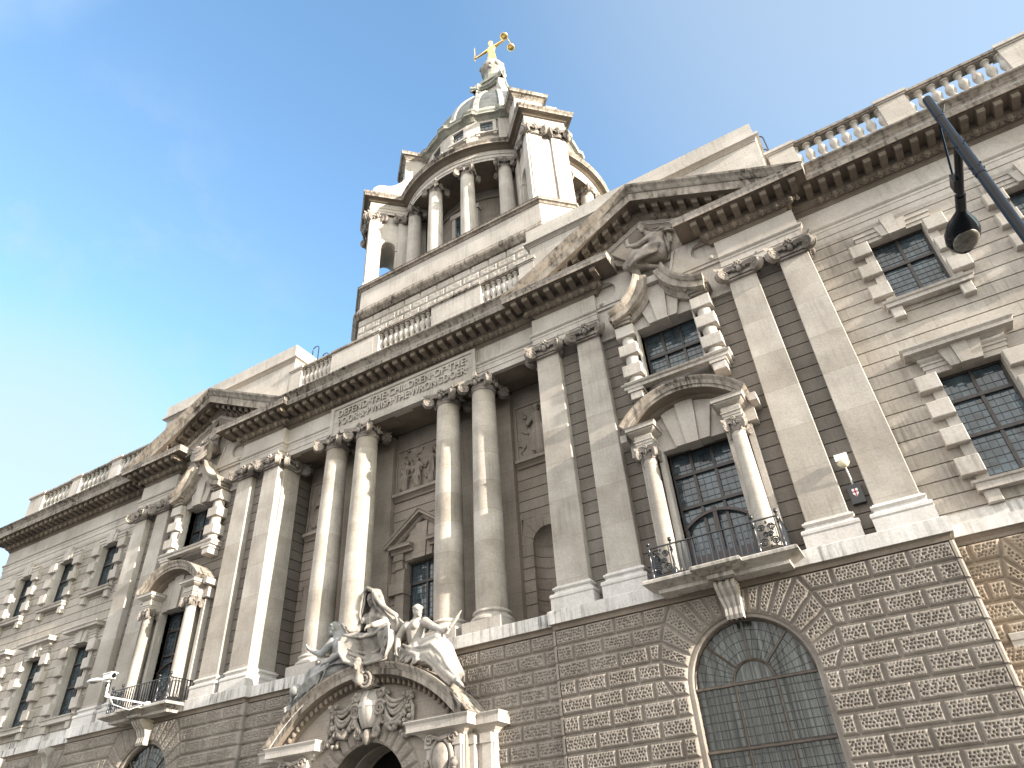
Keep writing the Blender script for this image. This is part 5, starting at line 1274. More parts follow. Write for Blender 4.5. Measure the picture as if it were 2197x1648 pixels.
# ------------------------------------------------------------------ carved figures: fused capsules -> one continuous skin
def fuse(mb, name, mat, parent=None, voxel=0.03, smooth_it=3):
    o = mb.obj('tmp_fuse', mat)
    r = o.modifiers.new('r', 'REMESH'); r.mode = 'VOXEL'; r.voxel_size = voxel
    s = o.modifiers.new('s', 'SMOOTH'); s.iterations = smooth_it; s.factor = 0.5
    dg = bpy.context.evaluated_depsgraph_get(); dg.update()
    me = bpy.data.meshes.new_from_object(o.evaluated_get(dg)); me.name = name
    old = o.data; bpy.data.objects.remove(o); bpy.data.meshes.remove(old)
    me.polygons.foreach_set('use_smooth', [True] * len(me.polygons)); me.update()
    n = bpy.data.objects.new(name, me); COL.objects.link(n)
    if parent is not None: n.parent = parent
    return n
def cap(mb, a, ra, b, rb, n=12):
    a, b = Vector(a), Vector(b); k = 7
    mb.tube([a.lerp(b, i / k) for i in range(k + 1)], [ra + (rb - ra) * i / k for i in range(k + 1)], n); mb.ball(a, ra, n); mb.ball(b, rb, n)
def chain(mb, pts):
    for (a, ra), (b, rb) in zip(pts[:-1], pts[1:]): cap(mb, a, ra, b, rb)
def head(mb, c, f, s=1.0, up=(0, 0, 1), hair=0.0):
    """head with brow, nose, lips, chin, ears; c centre, f facing"""
    f = Vector(f).normalized(); u = Vector(up); r = f.cross(u).normalized(); u = r.cross(f).normalized(); c = Vector(c)
    P = lambda x, y, z: c + r * x * s + f * y * s + u * z * s
    def el(x, y, z, rx, ry, rz, n=12):
        o = len(mb.v); mm = MB(); mm.ball((0, 0, 0), 1.0, n)
        mb.add([tuple(P(x + vx * rx, y + vy * ry, z + vz * rz)) for vx, vy, vz in mm.v], mm.f)
    el(0, -0.01, 0.03, 0.078, 0.098, 0.105, 16); el(0, 0.022, -0.05, 0.062, 0.068, 0.075, 14)
    el(0, 0.07, -0.105, 0.026, 0.026, 0.022); el(0, 0.098, -0.012, 0.014, 0.022, 0.034); el(0, 0.092, -0.068, 0.026, 0.014, 0.012)
    el(0.032, 0.082, 0.025, 0.028, 0.014, 0.010); el(-0.032, 0.082, 0.025, 0.028, 0.014, 0.010)
    el(0.08, -0.005, -0.01, 0.012, 0.022, 0.032); el(-0.08, -0.005, -0.01, 0.012, 0.022, 0.032)
    if hair:
        el(0, -0.03, 0.05, 0.095, 0.105, 0.105, 16); el(0, -0.09, 0.0, 0.07, 0.06, 0.07)
        for k in range(9):
            t = PI * k / 8; el(0.088 * math.cos(t), 0.045 * math.sin(t) + 0.01, 0.07 + 0.015 * math.sin(t), 0.025, 0.03, 0.022, 8)
def hand(mb, w, d, n, s=1.0, curl=0.4):
    """palm from wrist w along d, palm normal n; five bent fingers"""
    d = Vector(d).normalized(); n = Vector(n).normalized(); sd = d.cross(n).normalized(); w = Vector(w)
    cap(mb, w, 0.032 * s, w + d * 0.085 * s, 0.038 * s)
    for k, (o, l) in enumerate(((-0.034, 0.072), (-0.012, 0.084), (0.011, 0.078), (0.032, 0.06))):
        a = w + d * 0.10 * s + sd * o * s; b = a + (d * math.cos(curl) + n * math.sin(curl)) * l * 0.5 * s; e = b + (d * math.cos(curl * 2.2) + n * math.sin(curl * 2.2)) * l * 0.5 * s
        chain(mb, [(a, 0.013 * s), (b, 0.012 * s), (e, 0.010 * s)])
    a = w + d * 0.035 * s - sd * 0.035 * s; b = a + (d * 0.6 - sd * 0.8) * 0.045 * s; e = b + (d + n * 0.5).normalized() * 0.04 * s
    chain(mb, [(a, 0.016 * s), (b, 0.014 * s), (e, 0.011 * s)])
def cloth(mb, rings, n=48, folds=9, amp=0.06, seed=0, thick=None):
    """loft of folded ellipses: (centre, ux, uy, fold strength)"""
    rg = np.random.default_rng(seed); ph = rg.uniform(0, 6.28, 3); vs = []
    for c, ux, uy, k in rings:
        c, ux, uy = Vector(c), Vector(ux), Vector(uy)
        for i in range(n):
            a = 2 * PI * i / n
            q = 1 + k * amp * (math.sin(folds * a + ph[0]) + 0.6 * math.sin(folds * 1.7 * a + ph[1]) + 0.4 * math.sin(3 * a + ph[2]))
            vs.append(tuple(c + ux * math.cos(a) * q + uy * math.sin(a) * q))
    m_ = len(rings)
    mb.add(vs, [(j * n + i, j * n + (i + 1) % n, (j + 1) * n + (i + 1) % n, (j + 1) * n + i) for j in range(m_ - 1) for i in range(n)] + [tuple(range(n))[::-1], tuple((m_ - 1) * n + i for i in range(n))])
def ribbon(mb, pts, w, t=0.03):
    """folds: a ridge of cloth along a path"""
    rj = np.random.default_rng(int(abs(pts[0][0] * 7919 + pts[0][2] * 104729 + pts[-1][2] * 31)) % 100000)
    j0, j1 = rj.uniform(-0.07, 0.07, 3), rj.uniform(-0.09, 0.09, 3); w = w * rj.uniform(0.6, 1.25); n_ = len(pts) - 1
    pts = [tuple(p[q] + j0[q] * (1 - i / n_) * (0.4 if q == 1 else 1) + j1[q] * (i / n_) * (0.4 if q == 1 else 1) for q in range(3)) for i, p in enumerate(pts)]
    mb.tube(pts, [w * (0.45 + 0.55 * math.sin(PI * min(0.98, max(0.02, i / (len(pts) - 1))))) for i in range(len(pts))], 8)

# --- hooded central figure, seated on the porch crown
def hooded():
    b = MB(); S = 1.75
    b.T = None
    chain(b, [((0.15, -0.62, 8.55), 0.36), ((0.10, -0.62, 8.95), 0.30), ((0.06, -0.66, 9.45), 0.33), ((0.05, -0.70, 9.72), 0.17), ((0.05, -0.74, 9.88), 0.12)])
    for sd, x in ((1, 0.46), (-1, -0.33)): b.ball((x * 0.9 + 0.04, -0.86, 9.42 - 0.0), 0.15, 12)
    head(b, (0.03, -0.86, 10.08), (-0.12, -1, -0.38), 1.9)
    # arms: one reaching out left palm up, the other resting on the lap
    chain(b, [((-0.30, -0.72, 9.55), 0.17), ((-0.48, -0.86, 9.15), 0.135), ((-0.56, -1.25, 9.08), 0.10)]); hand(b, (-0.58, -1.30, 9.09), (-0.35, -0.9, 0.25), (0, 0.1, 1), 1.75, 0.5)
    chain(b, [((0.46, -0.70, 9.55), 0.18), ((0.74, -0.92, 9.15), 0.145), ((0.50, -1.25, 9.02), 0.105)]); hand(b, (0.46, -1.29, 9.01), (-0.8, -0.5, -0.25), (0, 0.2, -1), 1.75, 0.6)
    # knees and lower legs under the skirt
    for x0, x1 in ((-0.16, -0.45), (0.42, 0.98)):
        chain(b, [((x0, -0.60, 8.45), 0.30), ((x1, -1.0, 8.62), 0.23), ((x1 * 1.0, -0.85, 7.95), 0.16)])
    body = fuse(b, 'hooded_statue', 'statue', None, 0.026, 3)
    c = MB()  # skirt stretched between the knees: a deep bowl of cloth with a rolled hem
    n = 60; rows = []
    prof = ((8.92, -0.80, -0.30, 0.66, 0.0), (9.0, -1.10, -0.62, 0.98, 0.05), (8.92, -1.34, -0.78, 1.24, 0.16), (8.72, -1.42, -0.82, 1.34, 0.42), (8.45, -1.36, -0.80, 1.34, 0.56), (8.18, -1.28, -0.72, 1.28, 0.50), (7.98, -1.24, -0.55, 1.20, 0.30), (7.84, -1.22, -0.40, 1.12, 0.10))
    for j, (z, yk, w0, w1, dep) in enumerate(prof):
        row = []
        for i in range(n + 1):
            t = i / n; x = w0 + (w1 - w0) * t; sag = math.sin(PI * t) ** 0.8
            fold = (0.05 * math.sin(t * 21 + j * 0.5) + 0.035 * math.sin(t * 37 + j * 0.9)) * (0.3 + 0.12 * j)
            row.append((x, yk + dep * sag + fold, z - 0.16 * math.sin(PI * t) * (1 if 1 <= j < 6 else 0.2)))
        rows.append(row)
    vs = [p for r_ in rows for p in r_]; w = n + 1
    c.add(vs, [(j * w + i, j * w + i + 1, (j + 1) * w + i + 1, (j + 1) * w + i) for j in range(len(rows) - 1) for i in range(n)])
    c.tube([(-0.78, -1.32, 8.9), (-0.45, -1.28, 8.82), (0.0, -1.22, 8.72), (0.5, -1.22, 8.72), (0.95, -1.28, 8.84), (1.24, -1.32, 8.9)], 0.055, 8)
    c.tube([(-0.82, -1.42, 8.7), (-0.80, -1.38, 8.35), (-0.62, -1.3, 8.05), (-0.3, -1.24, 7.9), (0.3, -1.2, 7.84), (1.1, -1.22, 7.86)], [0.06, 0.07, 0.075, 0.07, 0.06, 0.05], 8)
    for k in range(5): ribbon(c, [(-0.70 + 0.12 * k + (1.75 - 0.1 * k) * t, -1.20 + 0.42 * math.sin(PI * t) - 0.02 * k, 8.66 - 0.15 * k - (0.22 + 0.03 * k) * math.sin(PI * t)) for t in seg(0, 1, 12)], 0.07)
    sk = c.obj('skirt', 'statue', body, smooth=180); so_ = sk.modifiers.new('s', 'SOLIDIFY'); so_.thickness = 0.06
    # hood and cloak
    h = MB(); rows = []
    for j, (cx, cy, cz, rx, ry, op) in enumerate(((0.03, -0.74, 10.46, 0.05, 0.05, 0.4), (0.03, -0.78, 10.42, 0.20, 0.24, 0.75), (0.03, -0.78, 10.25, 0.27, 0.33, 0.9), (0.04, -0.74, 10.0, 0.31, 0.36, 0.95), (0.06, -0.68, 9.72, 0.46, 0.38, 1.0), (0.12, -0.60, 9.42, 0.74, 0.42, 1.08), (0.20, -0.52, 9.1, 0.98, 0.44, 1.15), (0.22, -0.46, 8.6, 1.0, 0.46, 1.2))):
        row = []
        for i in range(33):
            t = -1 + 2 * i / 32; a = PI / 2 + t * PI * (1.0 if j == 0 else 0.98 - 0.30 * (op - 0.4))
            q = 1 + 0.05 * math.sin(9 * t + j) * min(1, j / 3)
            row.append((cx + rx * math.cos(a) * q, cy + ry * math.sin(a) * q, cz - 0.05 * abs(t)))
        rows.append(row)
    vs = [p for r_ in rows for p in r_]; w = 33
    h.add(vs, [(j * w + i, j * w + i + 1, (j + 1) * w + i + 1, (j + 1) * w + i) for j in range(len(rows) - 1) for i in range(32)])
    # roll of cloth along the hood edge and down to the right forearm
    h.tube([(-0.26, -0.95, 9.3), (-0.36, -1.0, 9.55), (-0.28, -1.05, 9.95), (-0.19, -1.08, 10.28), (0.02, -1.10, 10.44), (0.22, -1.06, 10.30), (0.34, -1.02, 10.02), (0.62, -0.98, 9.72), (0.95, -0.94, 9.45), (1.16, -0.88, 9.30), (1.22, -0.82, 9.05), (1.10, -0.80, 8.75)], [0.03, 0.05, 0.06, 0.07, 0.08, 0.08, 0.085, 0.085, 0.08, 0.075, 0.07, 0.04], 10)
    hd = h.obj('hood', 'statue', body, smooth=180); so_ = hd.modifiers.new('s', 'SOLIDIFY'); so_.thickness = 0.05
    tag(body, 'hooded stone figure seated at the crown of the entrance arch', 'statue', 'statues over the entrance arch')
hooded()

def recliner():
    b = MB()
    chain(b, [((1.95, -0.60, 8.05), 0.33), ((1.86, -0.66, 8.35), 0.27), ((1.85, -0.72, 8.75), 0.31), ((1.92, -0.74, 8.96), 0.17), ((1.96, -0.78, 9.10), 0.11)])
    b.ball((1.70, -0.95, 8.78), 0.15, 12); b.ball((2.02, -0.95, 8.78), 0.15, 12)
    head(b, (2.02, -0.82, 9.26), (0.75, -0.62, 0.05), 1.75, hair=1)
    chain(b, [((1.50, -0.70, 8.92), 0.16), ((1.28, -0.86, 8.52), 0.125), ((1.34, -1.00, 8.10), 0.09)]); hand(b, (1.35, -1.02, 8.07), (0.3, -0.3, -0.9), (0.6, 0.3, 0), 1.7, 0.5)
    chain(b, [((2.24, -0.70, 8.90), 0.16), ((2.68, -0.88, 8.62), 0.125), ((3.22, -1.0, 8.34), 0.09)]); hand(b, (3.26, -1.02, 8.34), (0.9, -0.2, 0.25), (0, 0.3, 1), 1.7, 1.0)
    # legs: near knee raised, far leg stretched down the slope
    chain(b, [((2.05, -0.70, 8.08), 0.30), ((2.96, -0.92, 8.18), 0.21), ((3.30, -0.88, 7.45), 0.15), ((3.62, -0.92, 6.90), 0.095)])
    chain(b, [((2.05, -0.55, 7.95), 0.28), ((2.85, -0.90, 7.55), 0.20), ((3.42, -0.98, 7.0), 0.14), ((3.80, -1.0, 6.66), 0.085)])
    chain(b, [((3.66, -0.96, 6.86), 0.085), ((3.82, -1.16, 6.72), 0.055)]); chain(b, [((3.82, -1.02, 6.66), 0.085), ((4.0, -1.18, 6.56), 0.055)])
    for k in range(5): b.ball((3.80 + 0.035 * k, -1.2, 6.71 - 0.02 * k), 0.03, 6); b.ball((3.97 + 0.03 * k, -1.22, 6.57 - 0.02 * k), 0.03, 6)
    body = fuse(b, 'reclining_statue', 'statue', None, 0.026, 3)
    c = MB()
    cloth(c, [((1.95, -0.66, 8.22), (0.36, 0, 0.05), (0, 0.34, 0), 0.3), ((2.05, -0.72, 8.02), (0.42, 0, 0.0), (0, 0.42, 0), 0.8), ((2.45, -0.78, 7.86), (0.22, 0, 0.40), (0, 0.42, 0), 0.9), ((2.85, -0.86, 7.85), (0.16, 0, 0.46), (0, 0.36, 0), 1.0), ((3.10, -0.86, 7.55), (0.30, 0, 0.38), (0, 0.30, 0), 1.0), ((3.36, -0.86, 7.15), (0.28, 0, 0.24), (0, 0.25, 0), 1.0), ((3.60, -0.86, 6.85), (0.24, 0, 0.18), (0, 0.2, 0), 1.0)], folds=9, amp=0.075, seed=3)
    for k in range(8): ribbon(c, [(1.62 + 0.07 * k + (1.25 - 0.05 * k) * t, -1.06 - 0.03 * math.sin(PI * t), 8.24 - 0.07 * k - 0.22 * t - 0.16 * math.sin(PI * t)) for t in seg(0, 1, 10)], 0.075)
    for k in range(7): ribbon(c, [(2.2 + 0.14 * k + 0.52 * t, -1.12 + 0.10 * t * t, 7.95 - 0.04 * k - (0.55 - 0.01 * k) * t) for t in seg(0, 1, 10)], 0.085)
    for k in range(5): ribbon(c, [(2.92 + 0.07 * k + 0.38 * t, -1.06 + 0.06 * t, 8.15 - 0.1 * k - 0.8 * t) for t in seg(0, 1, 10)], 0.075)
    for k in range(6): ribbon(c, [(1.42 + 0.13 * k + 0.25 * math.sin(PI * t), -1.02 - 0.03 * k, 8.12 - 0.42 * t - 0.05 * k) for t in seg(0, 1, 8)], 0.075)
    fuse(c, 'drapery', 'statue', body, 0.026, 7)
    # veil hanging behind the shoulder
    v = MB(); v.tube([(1.92, -0.62, 9.25), (1.72, -0.52, 9.0), (1.62, -0.5, 8.7)], [0.10, 0.12, 0.08], 8); v.obj('hair', 'statue', body, smooth=180)
    k = MB(); k.tube([(3.36, -1.04, 8.22), (3.48, -1.02, 8.42)], 0.04, 8); k.tube([(3.47, -1.02, 8.40), (3.70, -0.98, 8.66), (3.86, -0.95, 8.88)], [0.06, 0.055, 0.012], 8)
    k.obj('sword_hilt', 'statue', body, smooth=60)
    tag(body, 'bare chested stone figure reclining on the right slope of the arch', 'statue', 'statues over the entrance arch')
recliner()

def left_figure():
    b = MB()
    chain(b, [((-1.42, -0.52, 8.1), 0.33), ((-1.42, -0.58, 8.45), 0.26), ((-1.45, -0.66, 8.88), 0.29), ((-1.56, -0.72, 9.10), 0.15), ((-1.62, -0.76, 9.22), 0.105)])
    head(b, (-1.72, -0.82, 9.42), (-0.85, -0.5, -0.12), 1.75, hair=1)
    chain(b, [((-1.72, -0.80, 9.0), 0.15), ((-2.05, -0.95, 8.60), 0.12), ((-2.48, -1.0, 8.78), 0.085)]); hand(b, (-2.52, -1.0, 8.80), (-0.7, -0.3, 0.6), (0.3, 0.2, 0.7), 1.7, 0.4)
    chain(b, [((-1.20, -0.62, 8.98), 0.15), ((-1.12, -0.92, 8.5), 0.12), ((-1.5, -1.1, 8.25), 0.085)]); hand(b, (-1.54, -1.11, 8.24), (-0.8, -0.3, -0.2), (0, 0, -1), 1.7, 0.5)
    chain(b, [((-1.5, -0.6, 8.05), 0.30), ((-2.35, -0.92, 8.05), 0.20), ((-2.85, -0.92, 7.35), 0.13), ((-3.1, -0.95, 7.05), 0.09)])
    chain(b, [((-1.5, -0.5, 7.95), 0.28), ((-2.5, -0.82, 7.75), 0.19), ((-3.1, -0.82, 7.15), 0.12)])
    for x, z in ((-3.16, 7.0), (-3.2, 7.1)): chain(b, [((x, -0.92, z), 0.085), ((x - 0.12, -1.14, z - 0.1), 0.05)])
    body = fuse(b, 'veiled_statue', 'statue2', None, 0.028, 3)
    c = MB()
    cloth(c, [((-1.44, -0.60, 8.55), (0.32, 0, 0), (0, 0.32, 0), 0.3), ((-1.5, -0.62, 8.1), (0.44, 0, 0.05), (0, 0.42, 0), 0.9), ((-1.95, -0.74, 7.92), (0.2, 0, 0.36), (0, 0.40, 0), 1.0), ((-2.4, -0.82, 7.78), (0.12, 0, 0.42), (0, 0.36, 0), 1.0), ((-2.75, -0.84, 7.5), (0.28, 0, 0.34), (0, 0.32, 0), 1.0), ((-3.0, -0.84, 7.15), (0.28, 0, 0.26), (0, 0.28, 0), 1.0)], folds=8, amp=0.05, seed=8)
    for k in range(6): ribbon(c, [(-1.6 - 0.2 * k - 0.4 * t, -1.04 + 0.04 * t, 8.12 - 0.04 * k - 0.65 * t) for t in seg(0, 1, 8)], 0.05)
    cloth(c, [((-1.70, -0.70, 9.68), (0.1, 0, 0), (0, 0.1, 0), 0.2), ((-1.64, -0.68, 9.55), (0.19, 0.05, 0), (-0.05, 0.18, 0), 0.4), ((-1.56, -0.60, 9.3), (0.2, 0.05, 0), (0, 0.2, 0), 0.7), ((-1.40, -0.5, 9.0), (0.34, 0, 0), (0, 0.25, 0), 1), ((-1.25, -0.42, 8.5), (0.36, 0, 0), (0, 0.25, 0), 1)], folds=7, amp=0.05, seed=5)
    fuse(c, 'drapery', 'statue2', body, 0.028, 6)
    o = MB(); o.ball((-2.98, -1.05, 7.55), 0.24, 14, sz=(1, 0.8, 0.85)); o.tube([(-3.2, -0.95, 7.0), (-3.2, -1.0, 7.7)], 0.07, 8); o.obj('mirror', 'statue2', body, smooth=180)
    tag(body, 'grey weathered stone figure with a veil on the left slope of the arch', 'statue', 'statues over the entrance arch')
left_figure()

# --- reliefs in the pediments and loggia
def relief_figure(parent, xc, flip=1):
    b = MB(); X = lambda x: xc + flip * x
    def ch(pts): chain(b, [((X(p[0]), p[1], p[2]), r) for p, r in pts])
    ch([((0.45, -0.02, 20.75), 0.30), ((0.50, -0.08, 21.15), 0.27), ((0.45, -0.10, 21.62), 0.30), ((0.22, -0.16, 21.95), 0.13), ((0.12, -0.2, 22.1), 0.10)])
    head(b, (X(0.08), -0.30, 22.24), (flip * -0.5, -0.9, -0.25), 1.9, hair=1)
    ch([((0.28, -0.18, 21.75), 0.14), ((-0.25, -0.28, 21.5), 0.11), ((-0.62, -0.30, 21.62), 0.09), ((-0.60, -0.28, 21.95), 0.07)])
    ch([((0.70, -0.05, 21.8), 0.14), ((0.55, -0.2, 21.35), 0.11), ((0.05, -0.28, 21.28), 0.085)])
    ch([((0.45, -0.05, 20.78), 0.30), ((-0.35, -0.34, 20.95), 0.25), ((-0.78, -0.36, 20.55), 0.20), ((-0.15, -0.22, 20.32), 0.14), ((0.30, -0.15, 20.12), 0.09)])
    ch([((0.45, -0.05, 20.72), 0.28), ((-0.20, -0.2, 20.7), 0.23), ((-0.55, -0.22, 20.30), 0.16), ((-0.45, -0.2, 20.05), 0.09)])
    for k in range(4): b.ball((X(-0.62 + 0.03 * k), -0.28, 22.0 + 0.02 * k), 0.035, 6)
    f = fuse(b, 'relief_figure', 'carve', parent, 0.028, 3)
    c = MB()
    for k in range(7): ribbon(c, [(X(0.72 - 0.05 * k - 1.15 * t), -0.36 - 0.22 * math.sin(PI * t * 0.7) - 0.015 * k, 21.08 - 0.09 * k - 0.16 * t - 0.2 * t * t) for t in seg(0, 1, 10)], 0.085)
    for k in range(4): ribbon(c, [(X(0.5 + 0.1 * k + (0.9 - 0.12 * k) * t), -0.12 - 0.03 * k, 22.12 - 0.1 * k + 0.05 * math.sin(PI * t) - 0.25 * t) for t in seg(0, 1, 9)], 0.075)
    for k in range(4): ribbon(c, [(X(0.85 + 0.06 * k), -0.02, 22.0 - t * (1.3 - 0.2 * k)) for t in seg(0, 1, 8)], 0.05)
    fuse(c, 'drapery', 'carve', f, 0.026, 4)
    t = MB()
    def pl(pts, y0, y1): 
        q = [(X(x), z) for x, z in pts]; t.poly(q if flip > 0 else q[::-1], y0, y1)
    pl([(-1.30, 21.55), (-0.78, 20.92), (-0.30, 21.2), (-0.80, 21.88)], -0.34, 0.1)
    pl([(-1.42, 21.2), (-0.78, 20.75), (-0.70, 20.9), (-1.34, 21.5)], -0.14, 0.1)
    for k in range(5): t.tube([(X(-1.25 - 0.12 * k), 0.0, 21.7 - 0.06 * k), (X(-1.6 - 0.1 * k), -0.06, 21.35 - 0.1 * k), (X(-1.55 - 0.13 * k), 0.0, 21.0)], 0.03, 5)
    for k in range(6): t.ball((X(1.35 + 0.1 * k), 0.0, 21.9 - 0.12 * k), 0.10, 7, sz=(1, .6, 1))
    t.obj('tablet', 'bay', f)
    return f
peds = [o for o in BLD.children if o.name.startswith('pediment')]
relief_figure(peds[0], XC, 1)
def relief_left(parent, xc):
    b = MB()
    chain(b, [((xc + 0.15, -0.05, 20.7), 0.30), ((xc + 0.1, -0.1, 21.15), 0.26), ((xc + 0.1, -0.12, 21.6), 0.29), ((xc + 0.05, -0.2, 21.95), 0.13), ((xc + 0.05, -0.2, 22.1), 0.1)])
    head(b, (xc + 0.05, -0.26, 22.3), (0.2, -0.9, -0.3), 1.75, hair=1)
    chain(b, [((xc - 0.2, -0.15, 21.75), 0.13), ((xc - 0.5, -0.3, 21.35), 0.11), ((xc - 0.25, -0.5, 21.05), 0.085)]); hand(b, (xc - 0.22, -0.52, 21.03), (0.7, -0.5, -0.2), (0, 0, 1), 1.6, 0.8)
    chain(b, [((xc + 0.4, -0.12, 21.75), 0.13), ((xc + 0.65, -0.3, 21.35), 0.11), ((xc + 0.4, -0.5, 21.0), 0.085)]); hand(b, (xc + 0.37, -0.52, 20.98), (-0.7, -0.5, -0.2), (0, 0, 1), 1.6, 0.8)
    for s in (-1, 1): chain(b, [((xc + s * 0.2 + 0.1, -0.1, 20.65), 0.28), ((xc + s * 0.42 + 0.05, -0.55, 20.7), 0.22), ((xc + s * 0.36, -0.45, 20.05), 0.17), ((xc + s * 0.3, -0.4, 19.85), 0.1)])
    f = fuse(b, 'relief_figure', 'carve', parent, 0.03, 3)
    c = MB()
    for k in range(7): ribbon(c, [(xc - 0.55 + 1.15 * t, -0.74 - 0.12 * math.cos(PI * (t - .5)), 20.75 - 0.1 * k - 0.35 * math.sin(PI * t)) for t in seg(0, 1, 12)], 0.08)
    for k in range(5): ribbon(c, [(xc - 0.35 - 0.12 * k, -0.1, 22.15 - 0.08 * k), (xc - 0.55 - 0.14 * k, -0.12, 21.6 - 0.1 * k), (xc - 0.6 - 0.12 * k, -0.1, 21.0)], 0.06)
    for k in range(5): ribbon(c, [(xc + 0.35 + 0.1 * k, -0.1, 22.2 - 0.08 * k), (xc + 0.7 + 0.12 * k, -0.12, 21.7 - 0.1 * k), (xc + 0.75 + 0.1 * k, -0.1, 21.1)], 0.06)
    fuse(c, 'drapery', 'carve', f, 0.026, 4)
    s = MB(); s.tube([(xc - 1.5, -0.45, 20.75), (xc + 0.9, -0.62, 21.15)], 0.035, 6); s.box(xc - 0.62, xc - 0.54, -0.6, -0.5, 20.72, 21.1)
    for k in range(8): s.ball((xc - 1.3 - 0.09 * math.cos(k), -0.0, 21.1 + 0.09 * math.sin(k * 1.9)), 0.12, 7)
    s.obj('sword', 'carve', f, smooth=60)
relief_left(peds[1], -XC)

def relief_panel(x0, x1, z0, z1, y, seed, nfig=3):
    p = MB(); p.box(x0, x1, y, y + 0.2, z0, z1); pn = p.obj('relief_panel', 'bay', BLD)
    fr = MB()
    for a in ((x0 - 0.06, x0, z0, z1), (x1, x1 + 0.06, z0, z1), (x0 - 0.06, x1 + 0.06, z1, z1 + 0.08)): fr.box(a[0], a[1], y - 0.06, y + 0.1, a[2], a[3])
    fr.hsweep([(x0 - 0.08, y + 0.02), (x1 + 0.08, y + 0.02)], [(-0.1, z0 - 0.42), (0.06, z0 - 0.42), (0.10, z0 - 0.34), (0.2, z0 - 0.26), (0.28, z0 - 0.24), (0.28, z0 - 0.12), (0.2, z0 - 0.04), (-0.1, z0 - 0.001)])
    fr.obj('panel_frame', 'bay', pn)
    rg = np.random.default_rng(seed); b = MB()
    for k in range(nfig):
        xx = x0 + (x1 - x0) * (k + 0.5) / nfig + rg.uniform(-0.1, 0.1); hgt = (z1 - z0) * (0.9 if k == (nfig - 1 if nfig > 1 else 0) else rg.uniform(0.55, 0.75)); zb = z0 + 0.05; s = hgt / 1.85
        lean = rg.uniform(-0.15, 0.15)
        chain(b, [((xx, y - 0.02, zb + 0.05), 0.24 * s), ((xx + lean * 0.3, y - 0.05, zb + 0.9 * s), 0.20 * s), ((xx + lean, y - 0.06, zb + 1.42 * s), 0.20 * s), ((xx + lean, y - 0.08, zb + 1.6 * s), 0.07 * s)])
        head(b, (xx + lean, y - 0.12, zb + 1.75 * s), (rg.uniform(-0.8, 0.8), -0.8, -0.2), 1.15 * s, hair=1)
        for sd in (-1, 1):
            ex = xx + lean + sd * 0.38 * s; ez = zb + rg.uniform(0.95, 1.25) * s
            chain(b, [((xx + lean + sd * 0.22 * s, y - 0.06, zb + 1.42 * s), 0.09 * s), ((ex, y - 0.12, ez), 0.07 * s), ((ex + rg.uniform(-0.25, 0.25), y - 0.16, ez + rg.uniform(-0.1, 0.45)), 0.05 * s)])
        for q in range(8): ribbon(b, [(xx - 0.28 * s + 0.08 * q * s, y - 0.16, zb + 0.02), (xx - 0.2 * s + 0.06 * q * s + lean * 0.5, y - 0.22, zb + 0.6 * s), (xx - 0.1 * s + 0.03 * q * s + lean, y - 0.2, zb + 1.2 * s)], 0.05 * s)
    for q in range(26):
        xx = rg.uniform(x0 + 0.12, x1 - 0.12); zz = rg.uniform(z0 + 0.1, z1 - 0.15)
        ribbon(b, [(xx, y, zz), (xx + rg.uniform(-0.2, 0.2), y - 0.06, zz + rg.uniform(0.05, 0.2)), (xx + rg.uniform(-0.35, 0.35), y - 0.01, zz + rg.uniform(0.1, 0.4))], 0.05)
    fuse(b, 'relief_carving', 'bay', pn, 0.028, 2)
relief_panel(-1.5, 1.5, 15.85, 17.95, YB - 0.03, 4, 4)
relief_panel(4.72, 6.72, 15.45, 17.9, YB - 0.03, 9, 1); relief_panel(-6.72, -4.72, 15.45, 17.9, YB - 0.03, 12, 1)

